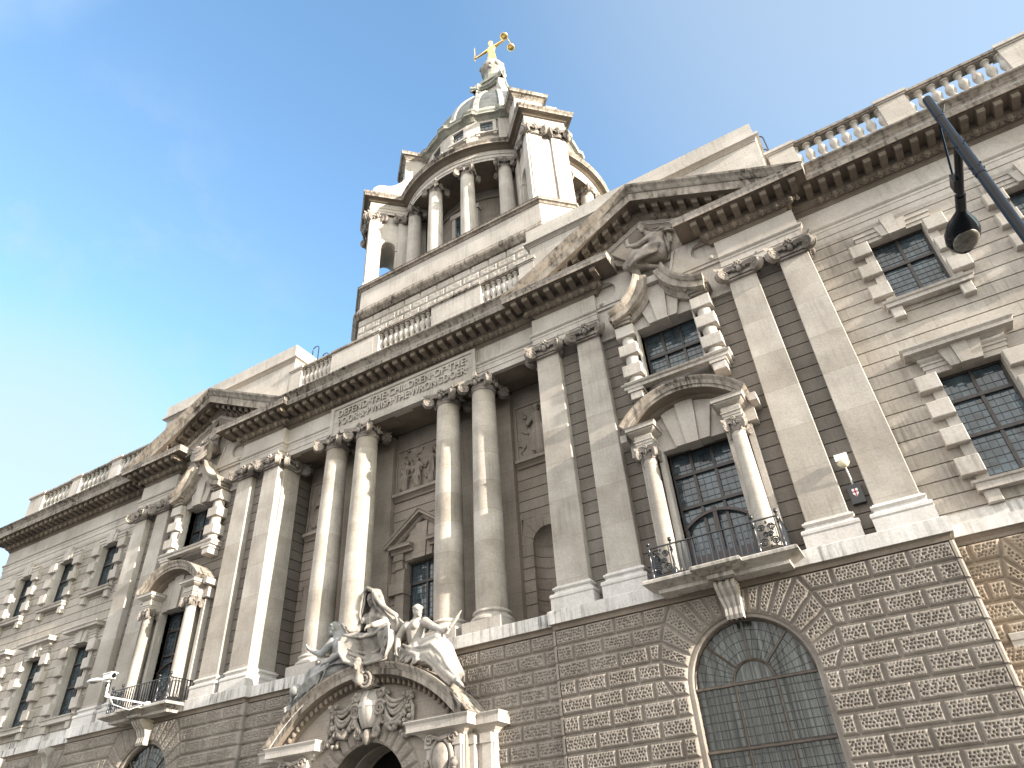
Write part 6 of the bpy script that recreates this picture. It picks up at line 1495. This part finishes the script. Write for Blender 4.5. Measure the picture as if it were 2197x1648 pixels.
# ------------------------------------------------------------------ porch
def porch():
    T = empty('porch', (0, 0, 0), BLD)
    YF = -0.58
    hw, top, bot = 4.12, 7.90, 5.86; sag = top - bot; RR = (hw * hw + sag * sag) / (2 * sag); zc = top - RR; th = math.asin(hw / RR)
    a_ = MB(); ts = seg(-th, th, 56)
    P = [(RR * math.sin(t), 0.0, zc + RR * math.cos(t)) for t in ts]; B = [(math.sin(t), 0, math.cos(t)) for t in ts]
    a_.sweep(P, [(0, -1, 0)] * 57, B, [(1.17, 0.0), (1.16, -0.06), (1.10, -0.14), (1.08, -0.19), (1.05, -0.20), (1.05, -0.38), (1.0, -0.39), (0.80, -0.40), (0.74, -0.50), (0.66, -0.56), (0.60, -0.62), (-0.3, -0.62), (-0.3, 0.0)], mats=[0, 0, 0, 1, 0, 2, 2, 2, 2, 2, 2, 2, 0])
    a_.v = [(x, y, max(z, 5.885)) for x, y, z in a_.v]
    a_.obj('arched_cornice', ['sooty', 'white', 'soffit'], T, smooth=25)
    e = MB()   # egg enrichment under the arch
    for t in seg(-th + 0.1, th - 0.1, 34):
        e.ball(((RR - 0.53) * math.sin(t), -0.80, zc + (RR - 0.53) * math.cos(t)), 0.085, 7, sz=(0.8, 1.0, 1.2))
    e.obj('egg_moulding', 'soffit', T)
    w = MB()   # tympanum and body, with the arched doorway
    r = 1.55; dz = 4.05; pts = [(-3.7, 1.0), (-r, 1.0), (-r, dz)] + [(r * math.cos(t), dz + r * math.sin(t)) for t in seg(PI, 0, 30)][1:-1] + [(r, dz), (r, 1.0), (3.7, 1.0), (3.7, 5.62)] + [((RR - 0.5) * math.sin(t), zc + (RR - 0.5) * math.cos(t)) for t in seg(th * 0.92, -th * 0.92, 40)] + [(-3.7, 5.62)]
    n = len(pts); vs = [(x, y, z) for y in (YF, 0.2) for x, z in pts]
    # front face as strips so that the concave outline fills cleanly
    w.add(vs, [(i, i + n, (i + 1) % n + n, (i + 1) % n) for i in range(n)])
    tri = [(-3.7, 1.0, -r, dz), (r, 1.0, 3.7, dz)]
    w.box(-3.7, -r - 0.001, YF, YF + 0.02, 1.0, dz); w.box(r + 0.001, 3.7, YF, YF + 0.02, 1.0, dz)
    for i in range(40):
        x0_, x1_ = -3.7 + 7.4 * i / 40, -3.7 + 7.4 * (i + 1) / 40
        lo = lambda x: dz + math.sqrt(max(0, r * r - x * x)) if abs(x) < r else dz
        hi = lambda x: zc + math.sqrt((RR - 0.5) ** 2 - x * x)
        w.add([(x0_, YF, lo(x0_)), (x1_, YF, lo(x1_)), (x1_, YF, hi(x1_)), (x0_, YF, hi(x0_))], [(0, 1, 2, 3)])
    w.obj('porch_wall', 'bay', T)
    v = MB()   # barrel soffit of the doorway and dark interior
    N = 30
    vs = [(r * math.cos(t), y, dz + r * math.sin(t)) for y in (YF + 0.02, 2.6) for t in seg(0, PI, N)]
    v.add(vs, [(i, i + 1, i + N + 2, i + N + 1) for i in range(N)]); v.box(-r - 0.02, -r, YF + 0.03, 2.6, 1.0, dz); v.box(r, r + 0.02, YF + 0.03, 2.6, 1.0, dz)
    for k in range(1, 7):
        t0 = PI * k / 7
        v.box(-0.0, 0.001, 0, 0.001, 0, 0.001)
    for y in (0.2, 0.85, 1.5): v.tube([((r - 0.01) * math.cos(t), y, dz + (r - 0.01) * math.sin(t)) for t in seg(0, PI, 24)], 0.03, 5)
    v.obj('doorway_vault', 'rust', T)
    d = MB(); d.add([(-1.6, 1.0, 1.0), (1.6, 1.0, 1.0), (1.6, 1.0, 5.7), (-1.6, 1.0, 5.7)], [(0, 1, 2, 3)]); d.obj('doorway', 'void', T)
    # voussoirs round the opening, pecked
    cells = []
    for k in range(17):
        t0, t1 = PI * k / 17, PI * (k + 1) / 17; r0, r1 = r, r + 0.62
        q = [(r0 * math.cos(t1), dz + r0 * math.sin(t1)), (r0 * math.cos(t0), dz + r0 * math.sin(t0)), (r1 * math.cos(t0), dz + r1 * math.sin(t0)), (r1 * math.cos(t1), dz + r1 * math.sin(t1))]
        cells.append(q)
    rust_wall('voussoir_ring', cells, YF - 0.01, 'rust', res=0.03, depth=0.03, h=0.09, parent=T)
    # horizontal cornice fragments and returns
    f = MB(); pr = [(-0.3, 5.36), (0.0, 5.36), (0.03, 5.42), (0.14, 5.50), (0.18, 5.52), (0.38, 5.56), (0.38, 5.76), (0.44, 5.84), (0.44, 5.87), (-0.3, 5.90)]
    for sd in (1, -1):
        f = MB()
        path = [(-3.68, 0.2), (-3.68, -0.67), (-2.22, -0.67), (-2.22, 0.0)] if sd < 0 else [(2.22, 0.0), (2.22, -0.67), (3.68, -0.67), (3.68, 0.2)]
        f.hsweep(path, pr); f.add([(x, y, 5.37) for x, y in path], [(0, 1, 2, 3)])
        path = [(sd * 4.45, 0.2), (sd * 4.45, -0.20), (sd * 3.6, -0.20)]
        if sd > 0: path = path[::-1]
        f.hsweep(path, [(o, z - 0.003) for o, z in pr])
        f.obj('cornice_fragment', 'trim', T)
    # side piers: banded pilaster strips and vermiculated blocks
    for sd in (1, -1):
        s = MB()
        s.box(sd * 2.35, sd * 3.66, -0.66, 0.2, 1.0, 5.36); s.box(sd * 3.66, sd * 4.42, -0.18, 0.2, 1.0, 5.36)
        for x0_, x1_, y0_ in ((2.4, 2.62, -0.74), (3.4, 3.60, -0.74), (4.05, 4.36, -0.26), (3.70, 3.86, -0.40)):
            s.box(sd * x0_, sd * x1_, y0_, 0.1, 1.0, 5.1); s.box(sd * (x0_ - 0.04), sd * (x1_ + 0.04), y0_ - 0.06, 0.1, 5.1, 5.36)
        s.obj('side_pier', 'trim', T)
    # oval shields with garlands on the piers
    for sd in (1, -1):
        o = MB(); cx = sd * 2.98; cz = 4.78
        o.ball((cx, -0.84, cz), 0.30, 18, sz=(0.95, 0.55, 1.45))
        o.tube([(cx + 0.36 * math.cos(t), -0.80, cz + 0.52 * math.sin(t)) for t in seg(0, 2 * PI, 28)], 0.07, 8)
        for k in range(22):
            t = PI + PI * k / 21; o.ball((cx + 0.50 * math.cos(t), -0.86, cz - 0.05 + 0.75 * math.sin(t) * 0.95), 0.09 + 0.03 * math.sin(k * 2.3), 7)
        for x in (-0.42, 0.42):
            sp = [(cx + x + 0.16 * (1 - 0.8 * t) * math.cos(9 * t), -0.84, cz + 0.52 + 0.16 * (1 - 0.8 * t) * math.sin(9 * t)) for t in seg(0, 1, 18)]; o.tube(sp, 0.045, 6)
        o.tube([(cx - 0.3, -0.8, cz + 0.60), (cx, -0.88, cz + 0.50), (cx + 0.3, -0.8, cz + 0.60)], 0.07, 7)
        for k in range(3): o.ball((cx + 0.05 * math.sin(k), -0.84, cz - 0.86 - 0.12 * k), 0.09 - 0.015 * k, 7)
        o.obj('oval_shield', 'carve', T, smooth=60)
    # central cartouche with cross shield, scrolls and drapery swags
    c = MB(); cx, cz = 0.10, 6.55
    n = 20; vs = []
    for j in range(15):
        v_ = -1 + 2 * j / 14; z = cz + 0.56 * v_; wd = 0.42 * (1 - 0.28 * max(0, -v_) ** 2 - 0.05 * max(0, v_) ** 3)
        for i in range(n + 1):
            t = -1 + 2 * i / n; vs.append((cx + wd * t, -0.62 - 0.40 * math.sqrt(max(0, 1 - 0.9 * t * t)) * (1 - 0.55 * v_ ** 2), z))
    c.add(vs, [(j * (n + 1) + i, j * (n + 1) + i + 1, (j + 1) * (n + 1) + i + 1, (j + 1) * (n + 1) + i) for j in range(14) for i in range(n)])
    ct = c.obj('cartouche', 'statue', T, smooth=180)
    x_ = MB()   # cross in relief
    def bar(t0, t1, v0, v1):
        vs = []
        for j in range(9):
            v_ = v0 + (v1 - v0) * j / 8; wd = 0.42 * (1 - 0.28 * max(0, -v_) ** 2 - 0.05 * max(0, v_) ** 3)
            for i in range(9):
                t = t0 + (t1 - t0) * i / 8; vs.append((cx + wd * t, -0.642 - 0.40 * math.sqrt(max(0, 1 - 0.9 * t * t)) * (1 - 0.55 * v_ ** 2), cz + 0.56 * v_))
        x_.add(vs, [(j * 9 + i, j * 9 + i + 1, (j + 1) * 9 + i + 1, (j + 1) * 9 + i) for j in range(8) for i in range(8)])
    bar(-0.16, 0.16, -0.95, 0.95); bar(-0.92, -0.16, 0.08, 0.34); bar(0.16, 0.92, 0.08, 0.34)
    o_ = x_.obj('cross', 'trim', ct, smooth=180)
    s = MB()
    for sd in (1, -1):
        for (ox, oz, r0, tn, ph, y) in ((0.50, 6.50, 0.24, 1.9, 0.4, -0.84), (0.50, 6.98, 0.16, 1.6, 2.6, -0.78), (0.36, 5.86, 0.16, 1.7, 4.0, -0.80), (0.62, 6.15, 0.12, 1.5, 1.0, -0.74)):
            sp = [(cx + sd * (ox + r0 * (1 - 0.8 * t) * math.cos(ph + 2 * PI * tn * t)), y, oz + r0 * (1 - 0.8 * t) * math.sin(ph + 2 * PI * tn * t)) for t in seg(0, 1, 26)]; s.tube(sp, [0.065 - 0.035 * t for t in seg(0, 1, 26)], 7)
        s.tube([(cx + sd * 0.46, -0.74, 6.95), (cx + sd * 0.55, -0.80, 6.6), (cx + sd * 0.50, -0.80, 6.2), (cx + sd * 0.30, -0.76, 5.85), (cx + sd * 0.08, -0.74, 5.66)], [0.06, 0.08, 0.09, 0.08, 0.06], 8)
    s.ball((cx, -0.80, 5.72), 0.17, 12, sz=(0.9, 0.8, 1.4))
    # upright scroll and head at the crown
    sp = [(cx + 0.05 + 0.26 * (1 - 0.8 * t) * math.cos(PI / 2 - 12 * t), -1.02, 7.35 + 0.26 * (1 - 0.8 * t) * math.sin(PI / 2 - 12 * t)) for t in seg(0, 1, 30)]
    for y in (-1.10, -0.95, -0.8): s.tube([(p[0], y, p[2]) for p in sp], 0.05, 7)
    s.box(cx - 0.16, cx + 0.28, -1.08, -0.5, 7.18, 7.52)
    s.obj('cartouche_scroll', 'carve', ct, smooth=60)
    h = MB(); head(h, (-0.05, -1.28, 7.86), (-0.1, -1, -0.1), 1.5, hair=1); chain(h, [((-0.05, -1.2, 7.66), 0.10), ((-0.02, -1.18, 7.35), 0.16)])
    for k in range(8): h.ball((-0.05 + 0.17 * math.cos(k * 0.8), -1.2, 7.6 + 0.22 * math.sin(k * 1.3)), 0.07, 7)
    fuse(h, 'keystone_head', 'carve', ct, 0.025, 2)
    rg = np.random.default_rng(2)
    for sd in (1, -1):
        g_ = MB()
        # cloth swag between two knots, tassel drops of fruit and flowers
        for k in range(7):
            dz_ = 0.11 * k; pts = [(cx + sd * (0.55 + 0.95 * t), -0.70 - 0.10 * math.sin(PI * t), 6.95 - 0.05 * k - (0.25 + dz_ * 0.75) * math.sin(PI * t) - 0.16 * t) for t in seg(0, 1, 12)]; ribbon(g_, pts, 0.075)
        for bx, bz in ((0.62, 6.95), (1.55, 6.72)):
            for k in range(9): g_.ball((cx + sd * (bx + rg.uniform(-0.14, 0.14)), -0.72 + rg.uniform(-0.1, 0.05), bz + rg.uniform(-0.12, 0.12)), rg.uniform(0.05, 0.10), 7)
        for k in range(12):
            z = 6.7 - 0.10 * k; x = 1.50 + 0.05 * math.sin(k); wdt = 0.10 + 0.012 * k
            for q in range(3): g_.ball((cx + sd * (x + rg.uniform(-wdt, wdt)), -0.70 + rg.uniform(-0.08, 0.04), z), rg.uniform(0.05, 0.10), 6)
        for k in range(22):
            t = k / 21; g_.ball((cx + sd * (0.62 + 0.9 * t + rg.uniform(-0.08, 0.08)), -0.74 + rg.uniform(-0.08, 0.04), 6.15 - 0.22 * math.sin(PI * t) + rg.uniform(-0.10, 0.10)), rg.uniform(0.06, 0.11), 7)
        ribbon(g_, [(cx + sd * 1.62, -0.66, 6.75), (cx + sd * 1.78, -0.70, 6.4), (cx + sd * 1.72, -0.68, 6.0), (cx + sd * 1.86, -0.66, 5.6)], 0.10)
        g_.obj('garland', 'carve', T, smooth=80)
porch()

# ------------------------------------------------------------------ gilded figure on the dome
def justice():
    b = MB(); Y = TY; z = 63.65
    cloth(b, [((0, Y, z), (0.52, 0, 0), (0, 0.48, 0), 1.0), ((0, Y, z + 0.6), (0.46, 0, 0), (0, 0.42, 0), 1.0), ((0, Y, z + 1.5), (0.40, 0, 0), (0, 0.36, 0), 0.8), ((0, Y, z + 2.15), (0.33, 0, 0), (0, 0.27, 0), 0.5), ((0, Y, z + 2.55), (0.40, 0, 0), (0, 0.30, 0), 0.4), ((0, Y, z + 2.95), (0.46, 0, 0), (0, 0.28, 0), 0.2), ((0, Y, z + 3.1), (0.2, 0, 0), (0, 0.17, 0), 0)], folds=7, amp=0.06, seed=2)
    chain(b, [((0, Y, z + 3.0), 0.16), ((0, Y - 0.02, z + 3.3), 0.13)]); head(b, (0, Y - 0.05, z + 3.52), (0.05, -1, -0.1), 2.3, hair=1)
    for k in range(7): a = -PI / 2 + (k - 3) * 0.42; cap(b, (0.20 * math.cos(a), Y + 0.2 * math.sin(a), z + 3.72), 0.05, (0.28 * math.cos(a), Y + 0.28 * math.sin(a), z + 3.95), 0.02)
    # arms stretched level: sword to the left, scales to the right
    chain(b, [((-0.40, Y, z + 2.92), 0.18), ((-1.05, Y - 0.02, z + 2.86), 0.13), ((-1.62, Y - 0.02, z + 2.84), 0.10)]); hand(b, (-1.66, Y - 0.02, z + 2.84), (-1, 0, 0), (0, 0, 1), 2.0, 1.1)
    chain(b, [((0.40, Y, z + 2.92), 0.18), ((1.0, Y - 0.02, z + 2.95), 0.13), ((1.55, Y - 0.02, z + 3.0), 0.10)]); hand(b, (1.59, Y - 0.02, z + 3.0), (1, 0, 0.05), (0, 0, -1), 2.0, 1.1)
    body = fuse(b, 'gilded_statue', 'gold', None, 0.04, 3)
    s = MB(); s.tube([(-1.85, Y, z + 2.55), (-1.85, Y, z + 3.1)], 0.05, 8); s.tube([(-2.08, Y, z + 3.1), (-1.62, Y, z + 3.1)], 0.045, 8); s.tube([(-1.85, Y, z + 3.1), (-1.85, Y, z + 4.75), (-1.85, Y, z + 5.0)], [0.055, 0.04, 0.005], 6); s.ball((-1.85, Y, z + 2.5), 0.08, 8)
    s.obj('sword', 'gold', body, smooth=60)
    s = MB(); s.tube([(1.78, Y - 0.65, z + 3.05), (1.78, Y, z + 3.12), (1.78, Y + 0.65, z + 3.05)], 0.05, 8); s.tube([(1.78, Y, z + 2.95), (1.78, Y, z + 3.5)], 0.04, 8)
    for dy in (-0.63, 0.63):
        s.lathe([(0.001, -0.10), (0.22, -0.07), (0.36, 0.0), (0.38, 0.04), (0.34, 0.03), (0.2, -0.03), (0.001, -0.05)], (1.78, Y + dy, z + 2.3), 18)
        for k in range(3): a = k * 2.1; s.tube([(1.78, Y + dy, z + 3.05), (1.78 + 0.36 * math.cos(a), Y + dy + 0.36 * math.sin(a), z + 2.33)], 0.014, 4)
    s.obj('scales', 'gold', body, smooth=60)
    tag(body, 'golden figure with sword and scales on top of the dome', 'statue')
justice()

# ------------------------------------------------------------------ street lamp and fittings
def street_lamp():
    p = MB(); x, y = 18.2, -13.13
    p.lathe([(0.13, 0.0), (0.13, 1.2), (0.075, 1.35), (0.049, 4.6)], (x, y, 0), 18); p.lathe([(0.047, 4.6), (0.047, 7.45), (0.043, 7.5), (0.043, 8.0), (0.046, 8.0), (0.046, 8.34), (0.042, 8.36)], (x, y, 0), 18)
    p.lathe([(0.052, 7.05), (0.052, 7.62)], (x, y, 0), 18)
    pole = p.obj('street_lamp', 'lampblack', None, smooth=40)
    a = MB(); za = 7.58
    a.tube([(x, y + 0.04, za), (x - 0.005, y + 0.4, za), (x - 0.01, y + 0.84, za)], 0.042, 12); a.tube([(x - 0.01, y + 0.80, za), (x - 0.01, y + 1.02, za)], 0.055, 12)
    a.tube([(x - 0.02, y, 8.02), (x - 0.04, y + 0.58, za + 0.06)], 0.012, 6); a.box(x - 0.08, x - 0.035, y + 0.5, y + 0.68, za - 0.05, za + 0.07)
    a.tube([(x + 0.05, y, 8.06), (x + 0.09, y - 0.02, 8.14)], 0.01, 5)
    for z in (7.15, 7.5):
        for an in (0.4, 2.0, 3.6, 5.2): a.ball((x + 0.07 * math.cos(an), y + 0.07 * math.sin(an), z), 0.012, 6)
    a.obj('lamp_arm', 'lampblack', pole, smooth=40)
    h = MB(); n = 28; rings = []
    y0 = y + 1.0
    for t, w, zt, zb in ((0.0, 0.045, 0.045, -0.045), (0.12, 0.06, 0.06, -0.06), (0.25, 0.10, 0.10, -0.08), (0.42, 0.155, 0.15, -0.10), (0.60, 0.19, 0.17, -0.11), (0.78, 0.185, 0.15, -0.11), (0.92, 0.15, 0.10, -0.10), (1.0, 0.10, 0.04, -0.09)):
        rings.append([(x - 0.01 + w * math.cos(2 * PI * i / n), y0 + t * 0.74, za + (zt if math.sin(2 * PI * i / n) > 0 else -zb) * math.sin(2 * PI * i / n)) for i in range(n)])
    m_ = len(rings); h.add([q for r_ in rings for q in r_], [(j * n + i, j * n + (i + 1) % n, (j + 1) * n + (i + 1) % n, (j + 1) * n + i) for j in range(m_ - 1) for i in range(n)] + [tuple((m_ - 1) * n + i for i in range(n))])
    hd = h.obj('lamp_head', 'lampblack', pole, smooth=60)
    l = MB(); l.ball((x - 0.01, y0 + 0.50, za - 0.092), 0.145, 24, sz=(0.98, 1.30, 0.22)); l.obj('lens', 'lens', hd, smooth=180)
    tag(pole, 'tall black lamp post with a teardrop head in front of the right wing', 'street lamp')
street_lamp()

def wall_lamp():
    b = MB(); x, y = 15.97, 0.29
    b.box(x - 0.17, x + 0.17, y - 0.16, y, 9.42, 9.98); o = b.obj('wall_lamp', 'iron')
    a = MB(); a.tube([(x, y - 0.1, 9.95), (x + 0.01, y - 0.30, 10.1), (x - 0.01, y - 0.42, 10.42)], 0.022, 8); a.obj('arm', 'whitepaint', o, smooth=60)
    h = MB(); h.T = lambda u, v, w: (x - 0.02 + u, y - 0.46 + v, 10.52 + w)
    h.box(-0.17, 0.17, -0.12, 0.12, 0.02, 0.22); h.obj('lamp_shade', 'whitepaint', o)
    l = MB(); l.ball((x - 0.02, y - 0.48, 10.5), 0.16, 14, sz=(1.0, 0.8, 0.9)); l.obj('lens', 'creamlens', o, smooth=180)
    s = MB(); yy = y - 0.165
    s.poly([(x - 0.075, 9.84), (x - 0.075, 9.70), (x, 9.60), (x + 0.075, 9.70), (x + 0.075, 9.84)], yy, yy + 0.01, m=0)
    s.box(x - 0.016, x + 0.016, yy - 0.006, yy - 0.002, 9.61, 9.84, m=1); s.box(x - 0.075, x + 0.075, yy - 0.006, yy - 0.0025, 9.735, 9.765, m=1)
    s.obj('shield_badge', ['whitepaint', 'red'], o)
    tag(o, 'small cream wall lamp with a red cross shield between two pilasters', 'lamp')
wall_lamp()

def cctv():
    a = MB(); x = -11.2
    a.tube([(x, -0.95, 8.36), (x, -2.76, 8.38)], 0.035, 8); a.tube([(x, -2.76, 8.36), (x, -2.80, 9.0)], 0.04, 8); a.box(x - 0.08, x + 0.08, -1.05, -0.92, 8.30, 8.44)
    a.tube([(x, -1.2, 8.3), (x, -1.7, 8.05), (x, -2.4, 8.15), (x, -2.7, 8.5)], 0.012, 5)
    o = a.obj('camera_bracket', 'whitepaint', None, smooth=50); tag(o, 'white bracket arm reaching out from the left balcony', 'bracket')
    c = MB(); c.box(x - 0.26, x + 0.22, -2.92, -2.70, 8.98, 9.18); c.box(x - 0.28, x + 0.27, -2.95, -2.67, 9.18, 9.21); k = c.obj('security_camera', 'whitepaint'); tag(k, 'white box security camera on the arm at the left balcony', 'camera')
    c = MB(); c.lathe([(0.001, 0.05), (0.085, 0.05), (0.085, -0.02)], (x + 0.22, -2.81, 9.08), 12, axis='x'); c.tube([(x - 0.05, -2.8, 8.98), (x + 0.02, -2.8, 8.86), (x - 0.1, -2.8, 8.75)], 0.05, 6); c.obj('camera_lens', 'lampblack', k)
    f = MB(); f.tube([(x - 0.02, -2.82, 8.92), (x - 0.35, -2.85, 8.98)], 0.035, 8)
    n = 20; rings = []
    for t, w, hh in ((0.0, 0.05, 0.05), (0.15, 0.11, 0.08), (0.4, 0.17, 0.11), (0.7, 0.18, 0.10), (0.9, 0.13, 0.07), (1.0, 0.05, 0.02)):
        rings.append([(x - 0.32 - t * 0.95, -2.85 + w * math.cos(2 * PI * i / n), 9.02 + 0.05 * t + (hh if math.sin(2 * PI * i / n) > 0 else 0.05) * math.sin(2 * PI * i / n)) for i in range(n)])
    f.add([q for r_ in rings for q in r_], [(j * n + i, j * n + (i + 1) % n, (j + 1) * n + (i + 1) % n, (j + 1) * n + i) for j in range(5) for i in range(n)])
    fo = f.obj('floodlight', 'whitepaint', None, smooth=60); tag(fo, 'white bell shaped floodlight on the arm at the left balcony', 'floodlight')
    l = MB(); l.ball((x - 0.9, -2.85, 9.02), 0.15, 14, sz=(1.6, 0.85, 0.3)); l.obj('lens', 'lens', fo, smooth=180)
cctv()

def ladder(x, y, z, lab):
    l = MB()
    for dx in (0, 0.45): l.tube([(x, y + dx * 1.6, z - 1.6), (x, y + dx * 1.6, z + 0.7)] + [(x - 0.22 + 0.22 * math.cos(t), y + dx * 1.6, z + 0.7 + 0.22 * math.sin(t)) for t in seg(0, PI, 8)] + [(x - 0.44, y + dx * 1.6, z)], 0.03, 6)
    for k in range(4): l.tube([(x, y, z - 1.4 + 0.35 * k), (x, y + 0.72, z - 1.4 + 0.35 * k)], 0.02, 6)
    tag(l.obj('roof_ladder', 'iron', None, smooth=50), lab, 'ladder', 'roof access ladders')
ladder(-6.75, 1.3, 25.35, 'black hooped ladder top beside the left attic block')
ladder(17.55, 1.1, 24.95, 'black hooped ladder top beside the right attic block')
